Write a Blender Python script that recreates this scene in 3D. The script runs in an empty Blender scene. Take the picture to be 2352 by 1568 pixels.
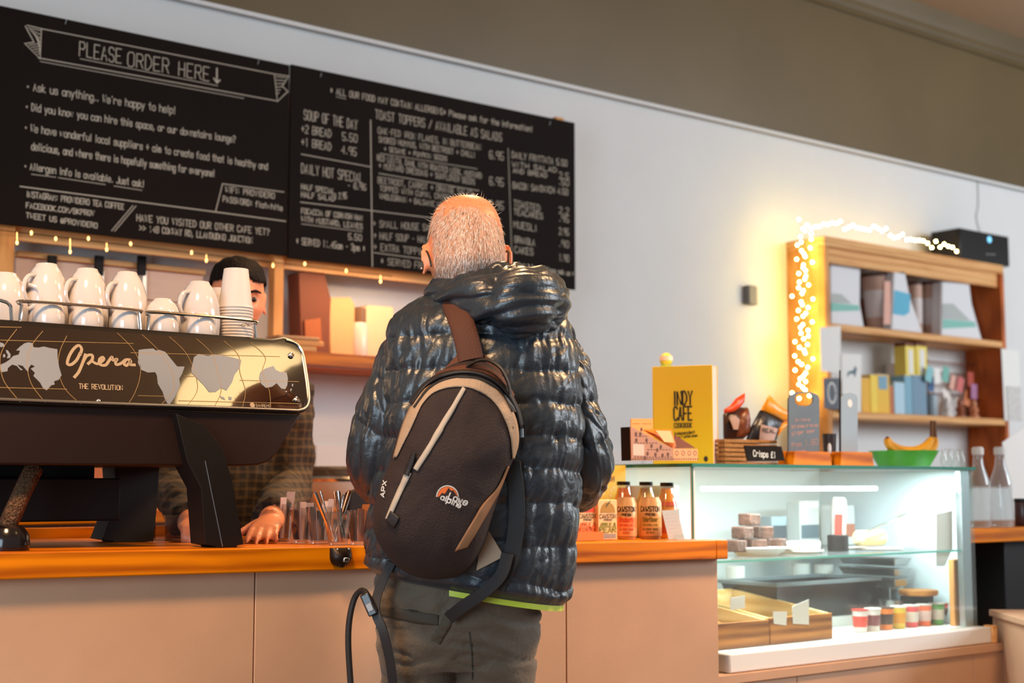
# Cafe counter: customer with backpack in front of chalkboard menus, espresso machine and glass display case
import bpy, bmesh, math, random
import numpy as np
from mathutils import Vector, Matrix, noise
from mathutils.bvhtree import BVHTree
random.seed(7)
V = Vector
SC = bpy.context.scene
COL = SC.collection
PI = math.pi
# ---------------------------------------------------------------- camera geometry (for reading true positions)
FPX = 3267.0; TH = math.radians(51.8); PT = math.atan(331/3267.0); CAM = V((0, 0, 1.11))
FW = V((math.cos(TH)*math.cos(PT), math.sin(TH)*math.cos(PT), math.sin(PT)))
RT = V((math.sin(TH), -math.cos(TH), 0))
UP = V((-math.cos(TH)*math.sin(PT), -math.sin(TH)*math.sin(PT), math.cos(PT)))
FH = V((math.cos(TH), math.sin(TH), 0)); ZZ = V((0, 0, 1)); XX = V((1, 0, 0)); YY = V((0, 1, 0))
def ray(x, y): return FW + RT*((x-1176)/FPX) - UP*((y-784)/FPX)
def at(x, y, D): return CAM + ray(x, y)*D
def onY(x, y, Y):
    r = ray(x, y); return CAM + r*(Y/r.y)
def onX(x, y, X):
    r = ray(x, y); return CAM + r*(X/r.x)
def onZ(x, y, Z):
    r = ray(x, y); return CAM + r*((Z-CAM.z)/r.z)
def depth(P): return (V(P)-CAM).dot(FW)
cam = bpy.data.cameras.new('camera'); co = bpy.data.objects.new('camera', cam); COL.objects.link(co)
cam.sensor_width = 36; cam.lens = FPX/2352*36; cam.clip_start = .05
m = Matrix((RT, UP, -FW)).transposed().to_4x4(); m.translation = CAM; co.matrix_world = m
cam.dof.use_dof = True; cam.dof.focus_distance = 3.05; cam.dof.aperture_fstop = 3.4
SC.camera = co
vs = SC.view_settings
vs.view_transform = 'Standard'; vs.look = 'None'; vs.gamma = 1; vs.use_curve_mapping = False; vs.exposure = 0.0
SC.cycles.use_denoising = True
SC.cycles.max_bounces = 8; SC.cycles.use_adaptive_sampling = True; SC.cycles.adaptive_threshold = .035; SC.cycles.transparent_max_bounces = 24; SC.cycles.sample_clamp_indirect = 6
SC.cycles.caustics_reflective = False; SC.cycles.caustics_refractive = False
# ---------------------------------------------------------------- materials
def lin(c):
    return tuple(((x/255)/12.92 if x/255 <= .04045 else ((x/255+.055)/1.055)**2.4) for x in c)
MATS = {}
def mat(name, rgb, rough=.5, metal=0, spec=.5, emit=0, var=0, vscale=8, bump=0, bscale=60, coat=0, sheen=0, alpha=1, ecol=None, trans=0, stretch=(1,1,1), sss=0, lin_rgb=None):
    if name in MATS: return MATS[name]
    mt = bpy.data.materials.new(name); mt.use_nodes = True; nt = mt.node_tree
    b = nt.nodes['Principled BSDF']; c = lin_rgb or lin(rgb)
    b.inputs['Base Color'].default_value = (*c, 1); b.inputs['Roughness'].default_value = rough
    b.inputs['Metallic'].default_value = metal; b.inputs['Specular IOR Level'].default_value = spec
    b.inputs['Coat Weight'].default_value = coat; b.inputs['Coat Roughness'].default_value = .08
    b.inputs['Sheen Weight'].default_value = sheen; b.inputs['Transmission Weight'].default_value = trans
    if sss:
        b.inputs['Subsurface Weight'].default_value = sss; b.inputs['Subsurface Radius'].default_value = (.01, .004, .002); b.inputs['Subsurface Scale'].default_value = 1
    if emit:
        b.inputs['Emission Color'].default_value = (*(lin(ecol) if ecol else c), 1); b.inputs['Emission Strength'].default_value = emit
    if var or bump:
        tc = nt.nodes.new('ShaderNodeTexCoord'); mp = nt.nodes.new('ShaderNodeMapping'); mp.inputs['Scale'].default_value = stretch
        nt.links.new(tc.outputs['Object'], mp.inputs['Vector'])
    if var:
        n = nt.nodes.new('ShaderNodeTexNoise'); n.inputs['Scale'].default_value = vscale; n.inputs['Detail'].default_value = 5
        nt.links.new(mp.outputs['Vector'], n.inputs['Vector'])
        r = nt.nodes.new('ShaderNodeValToRGB'); r.color_ramp.elements[0].position = .3; r.color_ramp.elements[1].position = .7
        r.color_ramp.elements[0].color = (*[x*(1-var) for x in c], 1); r.color_ramp.elements[1].color = (*[min(1, x*(1+var)) for x in c], 1)
        nt.links.new(n.outputs['Fac'], r.inputs['Fac']); nt.links.new(r.outputs['Color'], b.inputs['Base Color'])
    if bump:
        n2 = nt.nodes.new('ShaderNodeTexNoise'); n2.inputs['Scale'].default_value = bscale; n2.inputs['Detail'].default_value = 4
        nt.links.new(mp.outputs['Vector'], n2.inputs['Vector'])
        bp = nt.nodes.new('ShaderNodeBump'); bp.inputs['Strength'].default_value = bump; bp.inputs['Distance'].default_value = .01
        nt.links.new(n2.outputs['Fac'], bp.inputs['Height']); nt.links.new(bp.outputs['Normal'], b.inputs['Normal'])
    MATS[name] = mt; return mt
def wood(name, c0, c1, rough=.45, axis=0, scale=2.2, knots=True):
    mt = bpy.data.materials.new(name); mt.use_nodes = True; nt = mt.node_tree; b = nt.nodes['Principled BSDF']
    tc = nt.nodes.new('ShaderNodeTexCoord'); mp = nt.nodes.new('ShaderNodeMapping')
    s = [9, 9, 9]; s[axis] = .9; mp.inputs['Scale'].default_value = [k*scale/2.2 for k in s]
    nt.links.new(tc.outputs['Object'], mp.inputs['Vector'])
    n = nt.nodes.new('ShaderNodeTexNoise'); n.inputs['Scale'].default_value = 2.4; n.inputs['Detail'].default_value = 7; n.inputs['Distortion'].default_value = 1.2
    w = nt.nodes.new('ShaderNodeTexWave'); w.inputs['Scale'].default_value = 1.1; w.inputs['Distortion'].default_value = 7; w.inputs['Detail'].default_value = 3; w.bands_direction = 'Z'
    nt.links.new(mp.outputs['Vector'], n.inputs['Vector']); nt.links.new(mp.outputs['Vector'], w.inputs['Vector'])
    mx = nt.nodes.new('ShaderNodeMath'); mx.operation = 'MULTIPLY_ADD'; mx.inputs[1].default_value = .35
    ad = nt.nodes.new('ShaderNodeMath'); ad.operation = 'MULTIPLY'; ad.inputs[1].default_value = .75
    nt.links.new(n.outputs['Fac'], ad.inputs[0]); nt.links.new(w.outputs['Fac'], mx.inputs[0]); nt.links.new(ad.outputs[0], mx.inputs[2])
    r = nt.nodes.new('ShaderNodeValToRGB'); r.color_ramp.elements[0].position = .25; r.color_ramp.elements[1].position = .72
    r.color_ramp.elements[0].color = (*lin(c0), 1); r.color_ramp.elements[1].color = (*lin(c1), 1)
    nt.links.new(mx.outputs[0], r.inputs['Fac']); nt.links.new(r.outputs['Color'], b.inputs['Base Color'])
    b.inputs['Roughness'].default_value = rough; b.inputs['Specular IOR Level'].default_value = .18; MATS[name] = mt; return mt
def glass(name, tint=(.93, .99, .97), gloss=1.0, dirt=0.0):
    mt = bpy.data.materials.new(name); mt.use_nodes = True; nt = mt.node_tree; nt.nodes.remove(nt.nodes['Principled BSDF'])
    out = nt.nodes['Material Output']; t = nt.nodes.new('ShaderNodeBsdfTransparent'); t.inputs['Color'].default_value = (*tint, 1)
    g = nt.nodes.new('ShaderNodeBsdfGlossy'); g.inputs['Roughness'].default_value = .03
    fr = nt.nodes.new('ShaderNodeFresnel'); ge = nt.nodes.new('ShaderNodeNewGeometry'); iv = nt.nodes.new('ShaderNodeMapRange'); iv.inputs['To Min'].default_value = 1.45; iv.inputs['To Max'].default_value = 1/1.45
    nt.links.new(ge.outputs['Backfacing'], iv.inputs['Value']); nt.links.new(iv.outputs[0], fr.inputs['IOR'])
    ml = nt.nodes.new('ShaderNodeMath'); ml.operation = 'MULTIPLY'; ml.inputs[1].default_value = gloss
    nt.links.new(fr.outputs[0], ml.inputs[0])
    mx = nt.nodes.new('ShaderNodeMixShader'); nt.links.new(ml.outputs[0], mx.inputs[0]); nt.links.new(t.outputs[0], mx.inputs[1]); nt.links.new(g.outputs[0], mx.inputs[2])
    last = mx
    if dirt:
        d = nt.nodes.new('ShaderNodeBsdfDiffuse'); d.inputs['Color'].default_value = (.9, .95, .95, 1)
        m2 = nt.nodes.new('ShaderNodeMixShader'); m2.inputs[0].default_value = dirt
        nt.links.new(mx.outputs[0], m2.inputs[1]); nt.links.new(d.outputs[0], m2.inputs[2]); last = m2
    nt.links.new(last.outputs[0], out.inputs['Surface']); MATS[name] = mt; return mt
# ---------------------------------------------------------------- mesh builder
MW = {}
def mw(o): return MW.get(o.name, Matrix.Identity(4))
class MB:
    def __init__(s): s.v = []; s.f = []; s.mi = []; s.cur = 0
    def add(s, vs, fs):
        k = len(s.v); s.v += [V(p) for p in vs]; s.f += [[i+k for i in f] for f in fs]; s.mi += [s.cur]*len(fs); return s
    def box(s, x0, x1, y0, y1, z0, z1):
        return s.add([(x, y, z) for z in (z0, z1) for y in (y0, y1) for x in (x0, x1)], [(0, 2, 3, 1), (4, 5, 7, 6), (0, 1, 5, 4), (2, 6, 7, 3), (0, 4, 6, 2), (1, 3, 7, 5)])
    def obox(s, c, u, v, w, a, b, d):
        c = V(c); u = V(u).normalized()*a; v = V(v).normalized()*b; w = V(w).normalized()*d
        return s.add([c+u*x+v*y+w*z for z in (-1, 1) for y in (-1, 1) for x in (-1, 1)], [(0, 2, 3, 1), (4, 5, 7, 6), (0, 1, 5, 4), (2, 6, 7, 3), (0, 4, 6, 2), (1, 3, 7, 5)])
    def loft(s, rings, c0=True, c1=True, closed=True):
        n = len(rings[0]); vs = [p for r in rings for p in r]; fs = []
        for i in range(len(rings)-1):
            for j in range(n if closed else n-1):
                k = (j+1) % n; fs.append((i*n+j, i*n+k, (i+1)*n+k, (i+1)*n+j))
        if c0: fs.append(tuple(range(n-1, -1, -1)))
        if c1: fs.append(tuple((len(rings)-1)*n+j for j in range(n)))
        return s.add(vs, fs)
    def tube(s, pts, r, n=8, c=True):
        pts = [V(p) for p in pts]; rs = r if isinstance(r, (list, tuple)) else [r]*len(pts)
        t0 = (pts[1]-pts[0]).normalized(); a = t0.orthogonal().normalized(); rings = []
        for i, p in enumerate(pts):
            t = (pts[min(i+1, len(pts)-1)]-pts[max(i-1, 0)]).normalized(); a = (a-t*a.dot(t)).normalized(); b = t.cross(a)
            rings.append([p+(a*math.cos(2*PI*j/n)+b*math.sin(2*PI*j/n))*rs[i] for j in range(n)])
        return s.loft(rings, c, c)
    def lathe(s, prof, o=(0, 0, 0), n=28, ax=None):
        o = V(o); u, v, w = ax or (XX, YY, ZZ)
        rings = [[o+u*(r*math.cos(2*PI*j/n))+v*(r*math.sin(2*PI*j/n))+w*z for j in range(n)] for r, z in prof]
        return s.loft(rings, prof[0][0] > 1e-5, prof[-1][0] > 1e-5)
    def prism(s, poly, o=(0, 0, 0), u=XX, v=ZZ, n=YY, d=.01):
        o = V(o); a = [o+u*x+v*y for x, y in poly]; k = len(a)
        return s.add(a+[p+n*d for p in a], [tuple(range(k))]+[tuple(range(2*k-1, k-1, -1))]+[(i, i+k, (i+1) % k+k, (i+1) % k) for i in range(k)])
    def poly3(s, pts, nrm, d):
        a = [V(p) for p in pts]; k = len(a); nn = V(nrm)*d
        return s.add(a+[p+nn for p in a], [tuple(range(k))]+[tuple(range(2*k-1, k-1, -1))]+[(i, i+k, (i+1) % k+k, (i+1) % k) for i in range(k)])
    def grid(s, P, closed=False):
        n = len(P[0]); fs = [(i*n+j, i*n+j+1, (i+1)*n+j+1, (i+1)*n+j) for i in range(len(P)-1) for j in range(n-1)]
        return s.add([p for r in P for p in r], fs)
    def ball(s, c, rx, ry=None, rz=None, n=16, m=10, ax=None):
        ry = ry or rx; rz = rz or rx; c = V(c); u, v, w = ax or (XX, YY, ZZ)
        rings = []
        for i in range(m+1):
            t = PI*i/m; q = max(math.sin(t), 1e-4)
            rings.append([c+u*(rx*q*math.cos(2*PI*j/n))+v*(ry*q*math.sin(2*PI*j/n))-w*(rz*math.cos(t)) for j in range(n)])
        return s.loft(rings)
    def build(s, name, mats, parent=None, local=False, smooth=True, bevel=0, angle=35, kind=None, label=None, normals=True, solid=0, sub=0):
        me = bpy.data.meshes.new(name)
        vv = s.v
        if parent is not None and not local:
            inv = mw(parent).inverted(); vv = [inv @ p for p in vv]
        me.from_pydata([tuple(p) for p in vv], [], s.f)
        mats = mats if isinstance(mats, (list, tuple)) else [mats]
        for q in mats: me.materials.append(q)
        if len(mats) > 1: me.polygons.foreach_set('material_index', s.mi)
        if normals:
            bm = bmesh.new(); bm.from_mesh(me); bmesh.ops.recalc_face_normals(bm, faces=bm.faces); bm.to_mesh(me); bm.free()
        if smooth:
            me.shade_smooth(); me.set_sharp_from_angle(angle=math.radians(angle))
        o = bpy.data.objects.new(name, me); COL.objects.link(o)
        if parent is not None:
            o.parent = parent; MW[o.name] = mw(parent).copy()
        if bevel:
            bv = o.modifiers.new('bevel', 'BEVEL'); bv.width = bevel; bv.segments = 2; bv.limit_method = 'ANGLE'; bv.angle_limit = math.radians(40); bv.harden_normals = False
        if solid:
            sm = o.modifiers.new('solid', 'SOLIDIFY'); sm.thickness = solid; sm.offset = 1
        if sub:
            sb = o.modifiers.new('sub', 'SUBSURF'); sb.levels = sub; sb.render_levels = sub
        if kind: o['kind'] = kind
        if label: o['label'] = label
        return o
def tag(o, label, cat, group=None, kind=None):
    o['label'] = label; o['category'] = cat
    if group: o['group'] = group
    if kind: o['kind'] = kind
    return o
def thing(name, label, cat, loc=(0, 0, 0), rz=0, group=None):
    o = bpy.data.objects.new(name, None); COL.objects.link(o); o.empty_display_size = .05
    o.location = loc; o.rotation_euler = (0, 0, rz); MW[o.name] = Matrix.Translation(V(loc)) @ Matrix.Rotation(rz, 4, 'Z')
    return tag(o, label, cat, group)
def dup(root, loc, rz=None, label=None, tilt=None):
    def cp(o, par):
        c = o.copy(); COL.objects.link(c)
        if par is not None: c.parent = par
        for ch in [q for q in o.children]: cp(ch, c)
        return c
    c = cp(root, None); c.location = loc
    if rz is not None: c.rotation_euler = (tilt or 0, 0, rz)
    if label: c['label'] = label
    return c
def struct(name, mb, m, **k):
    o = mb.build(name, m, **k); o['kind'] = 'structure'; return o
def cr(pts, n=8, closed=False):
    P = [V(p) for p in pts]; out = []; L = len(P)
    for i in range(L if closed else L-1):
        g = (lambda k: P[k % L]) if closed else (lambda k: P[max(0, min(L-1, k))])
        a, b, c, d = g(i-1), g(i), g(i+1), g(i+2)
        for q in range(n):
            t = q/n; out.append(.5*((2*b)+(c-a)*t+(2*a-5*b+4*c-d)*t*t+(3*b-a-3*c+d)*t**3))
    if not closed: out.append(P[-1])
    return out
# ---------------------------------------------------------------- single-stroke lettering
GL = dict(A="002640 1232", B="00063645443303 3342413000", C="4536160501103041", D="00062644422000", E="46060040 0333", F="460600 0333", G="45361605011030414323", H="0006 4046 0343", I="2026", J="4641301001", K="0006 460340", L="060040", M="0006234640", N="00064046", O="160501103041453616", P="00063645443303", Q="160501103041453616 2240", R="00063645443303 2340", S="453616050413334241301001", T="0646 2026", U="060110304146", V="062046", W="0610233046", X="0046 0640", Y="062346 2320", Z="06460040",
 a="4334140301103041 4440", b="0600 0314344341301001", c="4334140301103041", d="4640 4334140301103041", e="02424334140301103041", f="36261510 0434", g="4334140301103041 444b3a1a0b", h="0600 0314344340", i="2024 2526", j="242b1a0a 2526", k="0600 340240", l="2620", m="0400 03142320 23344340", n="0400 0314344340", o="140301103041433414", p="040a 0314344341301001", q="444a 4334140301103041", r="0400 03143443", s="43341403123241301001", t="262130 0434", u="0401103041 4440", v="042044", w="0410233044", x="0440 0044", y="0420 441a", z="04440040")
GL.update({'0': "160501103041453616", '1': "152620", '2': "05163645440040", '3': "051636454433 334241301001 1333", '4': "30360242", '5': "460603334241301001", '6': "453616050110304142331302", '7': "064610", '8': "130405163645443342413010010213 1333", '9': "432313040516364541 4130", '.': "2021", ',': "211b", '!': "2622 2120", '?': "05163645442322 2120", ':': "2122 2425", '-': "1333", '/': "0046", '&': "401526350301102042", "'": "2625", '"': "1615 3635", '(': "36151130", ')': "16353110", '@': "3331111333 314144351504011030", '*': "2125 1432 1234", '+': "2125 0343", '£': "4536261510 0040 0333", '•': "2233 2332 2223", '>': "054301", '#': "0600", '_': "0040"})
def gp(c): return {'a': -2, 'b': -1}.get(c) if c in 'ab' else int(c)
NARROW = {'i': 2, 'l': 2, 'I': 2, '.': 2, ',': 2, '!': 2, "'": 2, ':': 2, 't': 3.4, 'f': 3.4, ' ': 3, 'm': 4.6, 'w': 4.6, '•': 3, '(': 3, ')': 3, 'j': 2.5}
def text_width(t, gap=1.5): return sum(NARROW.get(c, 4)+gap for c in t)-gap
def write(mb, t, P0, P1, up, n, th=.003, h=None, jit=.12, off=.0008, bold=None, proj=None):
    """letters of text t along P0->P1 (world), cap height h, strokes as flat ribbons lifted by off along n"""
    P0 = V(P0); P1 = V(P1); u = P1-P0; L = u.length; u = u/L; n = V(n); up = V(up); up = (up-u*up.dot(u)).normalized() if up.dot(u) > .98 else up
    k = L/text_width(t); hy = (h or 6*k)/6; x = 0
    for ch in t:
        w = NARROW.get(ch, 4); dx = x-(2-w/2 if ch in NARROW and ch not in 'mw' else 0)
        for st in GL.get(ch, '').split():
            pts = [(int(st[i]), gp(st[i+1])) for i in range(0, len(st), 2)]
            Q = [P0+u*((dx+px+random.uniform(-jit, jit))*k)+up*((py+random.uniform(-jit, jit))*hy) for px, py in pts]
            ribbon(mb, Q, th, n, off, proj)
        x += w+1.5
    return mb
RB = [0]
def ribbon(mb, Q, th, n, off=.0008, proj=None, closed=False):
    n = V(n); Q = [q for i, q in enumerate(Q) if i == 0 or (q-Q[i-1]).length > 1e-6]
    if closed: Q = Q+[Q[0]]
    if len(Q) < 2: return
    RB[0] = (RB[0]+1) % 40; off = off+RB[0]*4e-6; L = len(Q); row = []
    for i, p in enumerate(Q):
        d0 = (Q[i]-Q[i-1]).normalized() if i else (Q[1]-Q[0]).normalized(); d1 = (Q[i+1]-Q[i]).normalized() if i < L-1 else d0
        s0, s1 = n.cross(d0), n.cross(d1); m_ = s0+s1
        if m_.length < .5: m_ = s0
        m_.normalize(); k = 1/max(.55, m_.dot(s0)); s = m_*(th*.5*k); e = V()
        if i == 0: e = d1*(-th*.35)
        if i == L-1: e = d0*(th*.35)
        row.append([p+e-s, p+e+s])
    row = [[proj(q) for q in r] if proj else [q+n*off for q in r] for r in row]
    mb.grid(row)
# ---------------------------------------------------------------- palette
M_wall = mat('wall_paint', (226, 224, 222), .75, var=.02, vscale=3, bump=.05, bscale=90)
M_band = mat('brown_satin_paint', (107, 89, 60), .38, var=.12, vscale=1.2)
M_ceil = mat('ceiling_paint', (190, 160, 130), .8)
M_floor = mat('floor_tile', (120, 100, 86), .5, var=.15)
M_counter = wood('orange_pine', (156, 72, 2), (226, 128, 4), .4, 0)
M_pine = wood('pale_pine', (205, 140, 80), (235, 180, 120), .5, 0)
M_pinez = wood('pale_pine_upright', (196, 128, 66), (230, 165, 98), .5, 2)
M_panel = mat('tan_board', (198, 154, 122), .6, var=.06, vscale=5, bump=.03, bscale=160)
M_black = mat('black_enamel', (20, 13, 10), .34, spec=.35)
M_blackm = mat('black_matte', (22, 15, 12), .6, spec=.25)
M_board = mat('chalkboard_black', (27, 18, 13), .75, spec=.12, var=.12, vscale=3)
M_chalk = mat('chalk', (190, 178, 160), .9)
M_chalkd = mat('chalk_dull', (168, 150, 130), .9)
M_chrome = mat('chrome', (225, 215, 205), .12, 1)
M_steel = mat('brushed_steel', (200, 200, 200), .3, 1)
M_white = mat('white_glaze', (200, 191, 188), .12, coat=.4)
M_paper = mat('white_paper', (236, 232, 226), .7)
M_paperm = mat('paper_cup_white', (206, 196, 191), .55)
M_card = mat('kraft_card', (196, 142, 92), .75, var=.05, vscale=20)
M_yellow = mat('yellow_card', (240, 200, 16), .5)
M_glass = glass('clear_glass', (.95, .99, .98), 1.0, .035)
M_glassd = glass('tumbler_glass', (.88, .87, .85), 2.6, .02)
M_gedge = mat('green_glass_edge', (70, 170, 150), .15, spec=.8, emit=.0)
M_letk = mat('dark_ink', (34, 26, 18), .6)
M_letw = mat('white_ink', (240, 238, 232), .6)
# ---------------------------------------------------------------- the room
WY = 4.85
struct('floor', MB().box(-3, 11, -3, WY+.1, -.05, 0), M_floor)
struct('wall_back', MB().box(.3, 11, WY, WY+.12, 0, 2.99), M_wall)
zb = 2.925; zt = 3.735
struct('wall_upper', MB().box(.3, 11, WY-.03, WY+.12, zb, zt+.2), M_band, bevel=.004)
struct('trim_1', MB().box(.3, 11, WY-.038, WY-.0305, zb-.012, zb+.004), M_wall)
mb = MB(); prof = [(0, 0), (.02, 0), (.02, .018), (.012, .03), (.03, .05), (.03, .075), (.055, .11), (.07, .16), (0, .16)]
mb.loft([[V((x, WY-.0305-a, zt-.05+b)) for a, b in prof] for x in (.3, 11)])
struct('trim_2', mb, M_band)
struct('ceiling', MB().box(-1.5, 11, -1.6, WY+.1, zt+.11, zt+.16), M_ceil)
# ---------------------------------------------------------------- worktop and counter front
CT0, CTX, CTS = .988, .87, .0115
def ctop(x): return CT0-CTS*(x-CTX)
FY = 2.66
def slab(x0, x1, y0, y1, t):
    mb = MB(); return mb.add([(x, y, ctop(x)-(t if k == 0 else 0)) for k in (0, 1) for y in (y0, y1) for x in (x0, x1)], [(0, 2, 3, 1), (4, 5, 7, 6), (0, 1, 5, 4), (2, 6, 7, 3), (0, 4, 6, 2), (1, 3, 7, 5)])
XE = onY(1672, 1243, FY).x
XC = onY(1589, 1100, 2.76).x          # left side of the display case
mb = slab(.35, XC-.012, FY, 3.42, .05)
w2 = slab(XC-.012, XE, FY, 2.742, .05); mb.add(w2.v, w2.f)
top = mb.build('counter_worktop', M_counter, bevel=.003); tag(top, 'thick orange pine worktop of the service counter', 'worktop')
ledge = MB().box(.35, 1.75, 3.425, 3.45, .86, ctop(1)+.022).build('upstand', M_counter, top, bevel=.002)
for i in range(7):
    pass
px_j = [onY(585, 1400, 2.69).x, onY(1301, 1480, 2.69).x, onY(1650, 1400, 2.69).x]
xs = [.35]+px_j
labs = ['tan counter front panel under the espresso machine', 'tan counter front panel behind the customer', 'tan counter front panel between the customer and the display case']
for i in range(3):
    a, b = xs[i], xs[i+1]
    mb = MB(); g = .0017
    zt0, zt1 = ctop(a)-.0505, ctop(b)-.0505
    mb.add([(x, y, z) for y in (2.69, 2.71) for (x, z) in ((a+g, .02), (b-g, .02), (b-g, zt1), (a+g, zt0))], [(0, 1, 2, 3), (7, 6, 5, 4), (0, 4, 5, 1), (1, 5, 6, 2), (2, 6, 7, 3), (3, 7, 4, 0)])
    o = mb.build('counter_facing', M_panel, bevel=.001); tag(o, labs[i], 'panel', 'counter front panels')
cb = MB().box(.36, XC-.01, 2.712, 3.40, .02, .905).build('counter_carcass', M_blackm); tag(cb, 'dark carcass of the counter hidden behind the tan panels', 'counter')
# bottle opener under the worktop edge
bo = thing('bottle_opener', 'dark cast iron bottle opener screwed to the worktop edge', 'bottle opener', onY(781, 1262, FY-.002))
c = onY(781, 1262, FY-.001); w = .026
mb = MB(); rings = []
for i in range(9):
    t = i/8; hw = w*(1 if t < .45 else math.sqrt(max(0.02, 1-((t-.45)/.55)**2))); dz = -.041*t; d = .012+.012*math.sin(PI*min(1, t*1.05))
    rings.append([V((c.x+hw*math.cos(a), c.y-d*max(0, math.sin(a))-.0005, c.z+.004+dz)) for a in [PI*k/12 for k in range(13)]])
mb.loft(rings); mb.build('opener_cup', mat('cast_iron', (40, 26, 18), .4, metal=.6), bo)
mb = MB().box(c.x-.007, c.x+.007, c.y-.028, c.y-.012, c.z-.025, c.z-.016); mb.build('tooth', M_steel, bo, bevel=.002)
mb = MB()
for dx in (-.014, .014): mb.ball((c.x+dx, c.y-.012, c.z+.001), .003, n=8, m=6)
mb.build('screw', M_steel, bo)
# ---------------------------------------------------------------- chalkboards
BY = 4.60
def chalkline(mb, pts, wpx=3): ribbon(mb, [onY(x, y, BY-.012) for x, y in pts], wpx*.0011, (0, -1, 0), .0006)
def cw(mb, t, x0, y0, x1, y1, hpx, th=.0030):
    P0 = onY(x0, y0, BY-.012); P1 = onY(x1, y1, BY-.012); h = (onY(x0, y0-hpx, BY-.012)-P0).length
    write(mb, t, P0, P1, ZZ, (0, -1, 0), th, h)
xa, xm, xb = onY(45, 300, BY).x, onY(660, 400, BY).x, onY(1317, 470, BY).x
b1 = thing('chalkboard', 'left chalkboard headed please order here above the espresso machine', 'chalkboard', (1.9, BY, 1.95))
MB().box(1.0, xm-.004, BY-.012, BY, 1.952, 2.673).build('board', M_board, b1, bevel=.002)
b2 = thing('chalkboard', 'right chalkboard listing soup, toast toppers and prices behind the customer', 'chalkboard', (3.2, BY, 1.95))
MB().box(xm+.002, xb, BY-.012, BY, 1.946, 2.678).build('board', M_board, b2, bevel=.002)
mb = MB()
chalkline(mb, [(62, 58), (95, 66), (92, 135), (57, 100), (78, 97), (58, 60)], 3)
for k in range(7): chalkline(mb, [(64+k*4, 64+k*4), (92, 70+k*9)], 2.4)
for k in range(5): chalkline(mb, [(66+k*5, 104+k*5), (90, 100+k*6)], 2.4)
chalkline(mb, [(95, 66), (630, 170)], 3); chalkline(mb, [(88, 133), (637, 232)], 3); chalkline(mb, [(92, 141), (560, 226)], 2)
chalkline(mb, [(630, 170), (663, 175), (648, 198), (661, 210), (637, 233), (630, 170)], 3)
for k in range(6): chalkline(mb, [(634, 176+k*8), (656-k*3, 178+k*7)], 2.4)
chalkline(mb, [(184, 135), (500, 197)], 2)
chalkline(mb, [(498, 157), (498, 188)], 5); chalkline(mb, [(491, 180), (498, 190), (505, 184)], 5)
cw(mb, 'PLEASE', 182, 128, 278, 146, 33); cw(mb, 'ORDER', 293, 152, 387, 168, 33); cw(mb, 'HERE', 410, 174, 480, 187, 32)
L = [('• Ask us anything.. We\'re happy to help!', 60, 206, 402, 262, 18), ('• Did you know you can hire this space, or our downstairs lounge?', 58, 252, 540, 328, 17), ('• We have wonderful local suppliers + aim to create food that is healthy and', 56, 300, 614, 390, 17), ('delicious, and where there is hopefully something for everyone!', 72, 344, 492, 406, 17), ('• Allergen Info is available. Just ask!', 55, 388, 330, 430, 16)]
for t, x0, y0, x1, y1, h in L: cw(mb, t, x0, y0, x1, y1, h)
chalkline(mb, [(72, 400), (128, 407)], 2); chalkline(mb, [(134, 408), (242, 424)], 2); chalkline(mb, [(262, 427), (326, 437)], 2)
chalkline(mb, [(46, 428), (490, 486), (656, 508)], 3.5); chalkline(mb, [(495, 486), (511, 422), (652, 441)], 3)
cw(mb, 'INSTAGRAM: PROVIDERO TEA COFFEE', 61, 452, 284, 481, 13); cw(mb, 'FACEBOOK.COM/BKPROV', 60, 477, 216, 496, 12); cw(mb, 'TWEET US @PROVIDERO', 60, 500, 223, 524, 12)
cw(mb, 'WIFI: PROVIDERO', 518, 441, 630, 456, 13); cw(mb, 'PASSWORD: flatwhite', 512, 463, 648, 484, 13)
chalkline(mb, [(305, 472), (256, 530)], 2.5); chalkline(mb, [(312, 473), (263, 531)], 2.5)
cw(mb, 'HAVE YOU VISITED OUR OTHER CAFE YET?', 314, 507, 618, 540, 15); cw(mb, '>> 14B CONWAY RD, LLANDUDNO JUNCTION <', 320, 530, 592, 560, 14)
mb.build('chalk_lettering', M_chalk, b1, smooth=False)
mb = MB()
cw(mb, '* ALL OUR FOOD MAY CONTAIN ALLERGENS* Please ask for the information!', 758, 214, 1222, 303, 14); chalkline(mb, [(772, 222), (794, 227)], 2)
cw(mb, 'SOUP OF THE DAY', 698, 274, 820, 298, 22); cw(mb, '+2 BREAD', 692, 304, 760, 316, 18); cw(mb, '5.50', 786, 322, 820, 327, 18); cw(mb, '+1 BREAD', 692, 334, 760, 346, 18); cw(mb, '4.95', 784, 352, 818, 358, 18)
chalkline(mb, [(692, 354), (850, 383)], 3); cw(mb, 'DAILY HOT SPECIAL', 692, 397, 832, 420, 22); cw(mb, '- 6.95', 798, 432, 840, 437, 13)
cw(mb, 'HALF SPECIAL', 692, 434, 768, 446, 12); cw(mb, 'HALF SALAD', 692, 452, 768, 462, 12); cw(mb, ') 7.95', 768, 458, 796, 456, 14)
chalkline(mb, [(690, 464), (1130, 517)], 3); cw(mb, 'FOCACCIA OF CORNISH HAM', 692, 490, 832, 506, 12); cw(mb, 'WITH MUSTARD, LEAVES', 692, 508, 832, 526, 12); chalkline(mb, [(692, 514), (832, 532)], 2); cw(mb, '5.50', 800, 550, 830, 553, 14)
cw(mb, '* SERVED 11.45am - 3pm *', 680, 560, 838, 578, 15)
chalkline(mb, [(851, 276), (855, 612)], 4)
cw(mb, 'TOAST TOPPERS / AVAILABLE AS SALADS', 862, 272, 1152, 325, 20)
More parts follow.
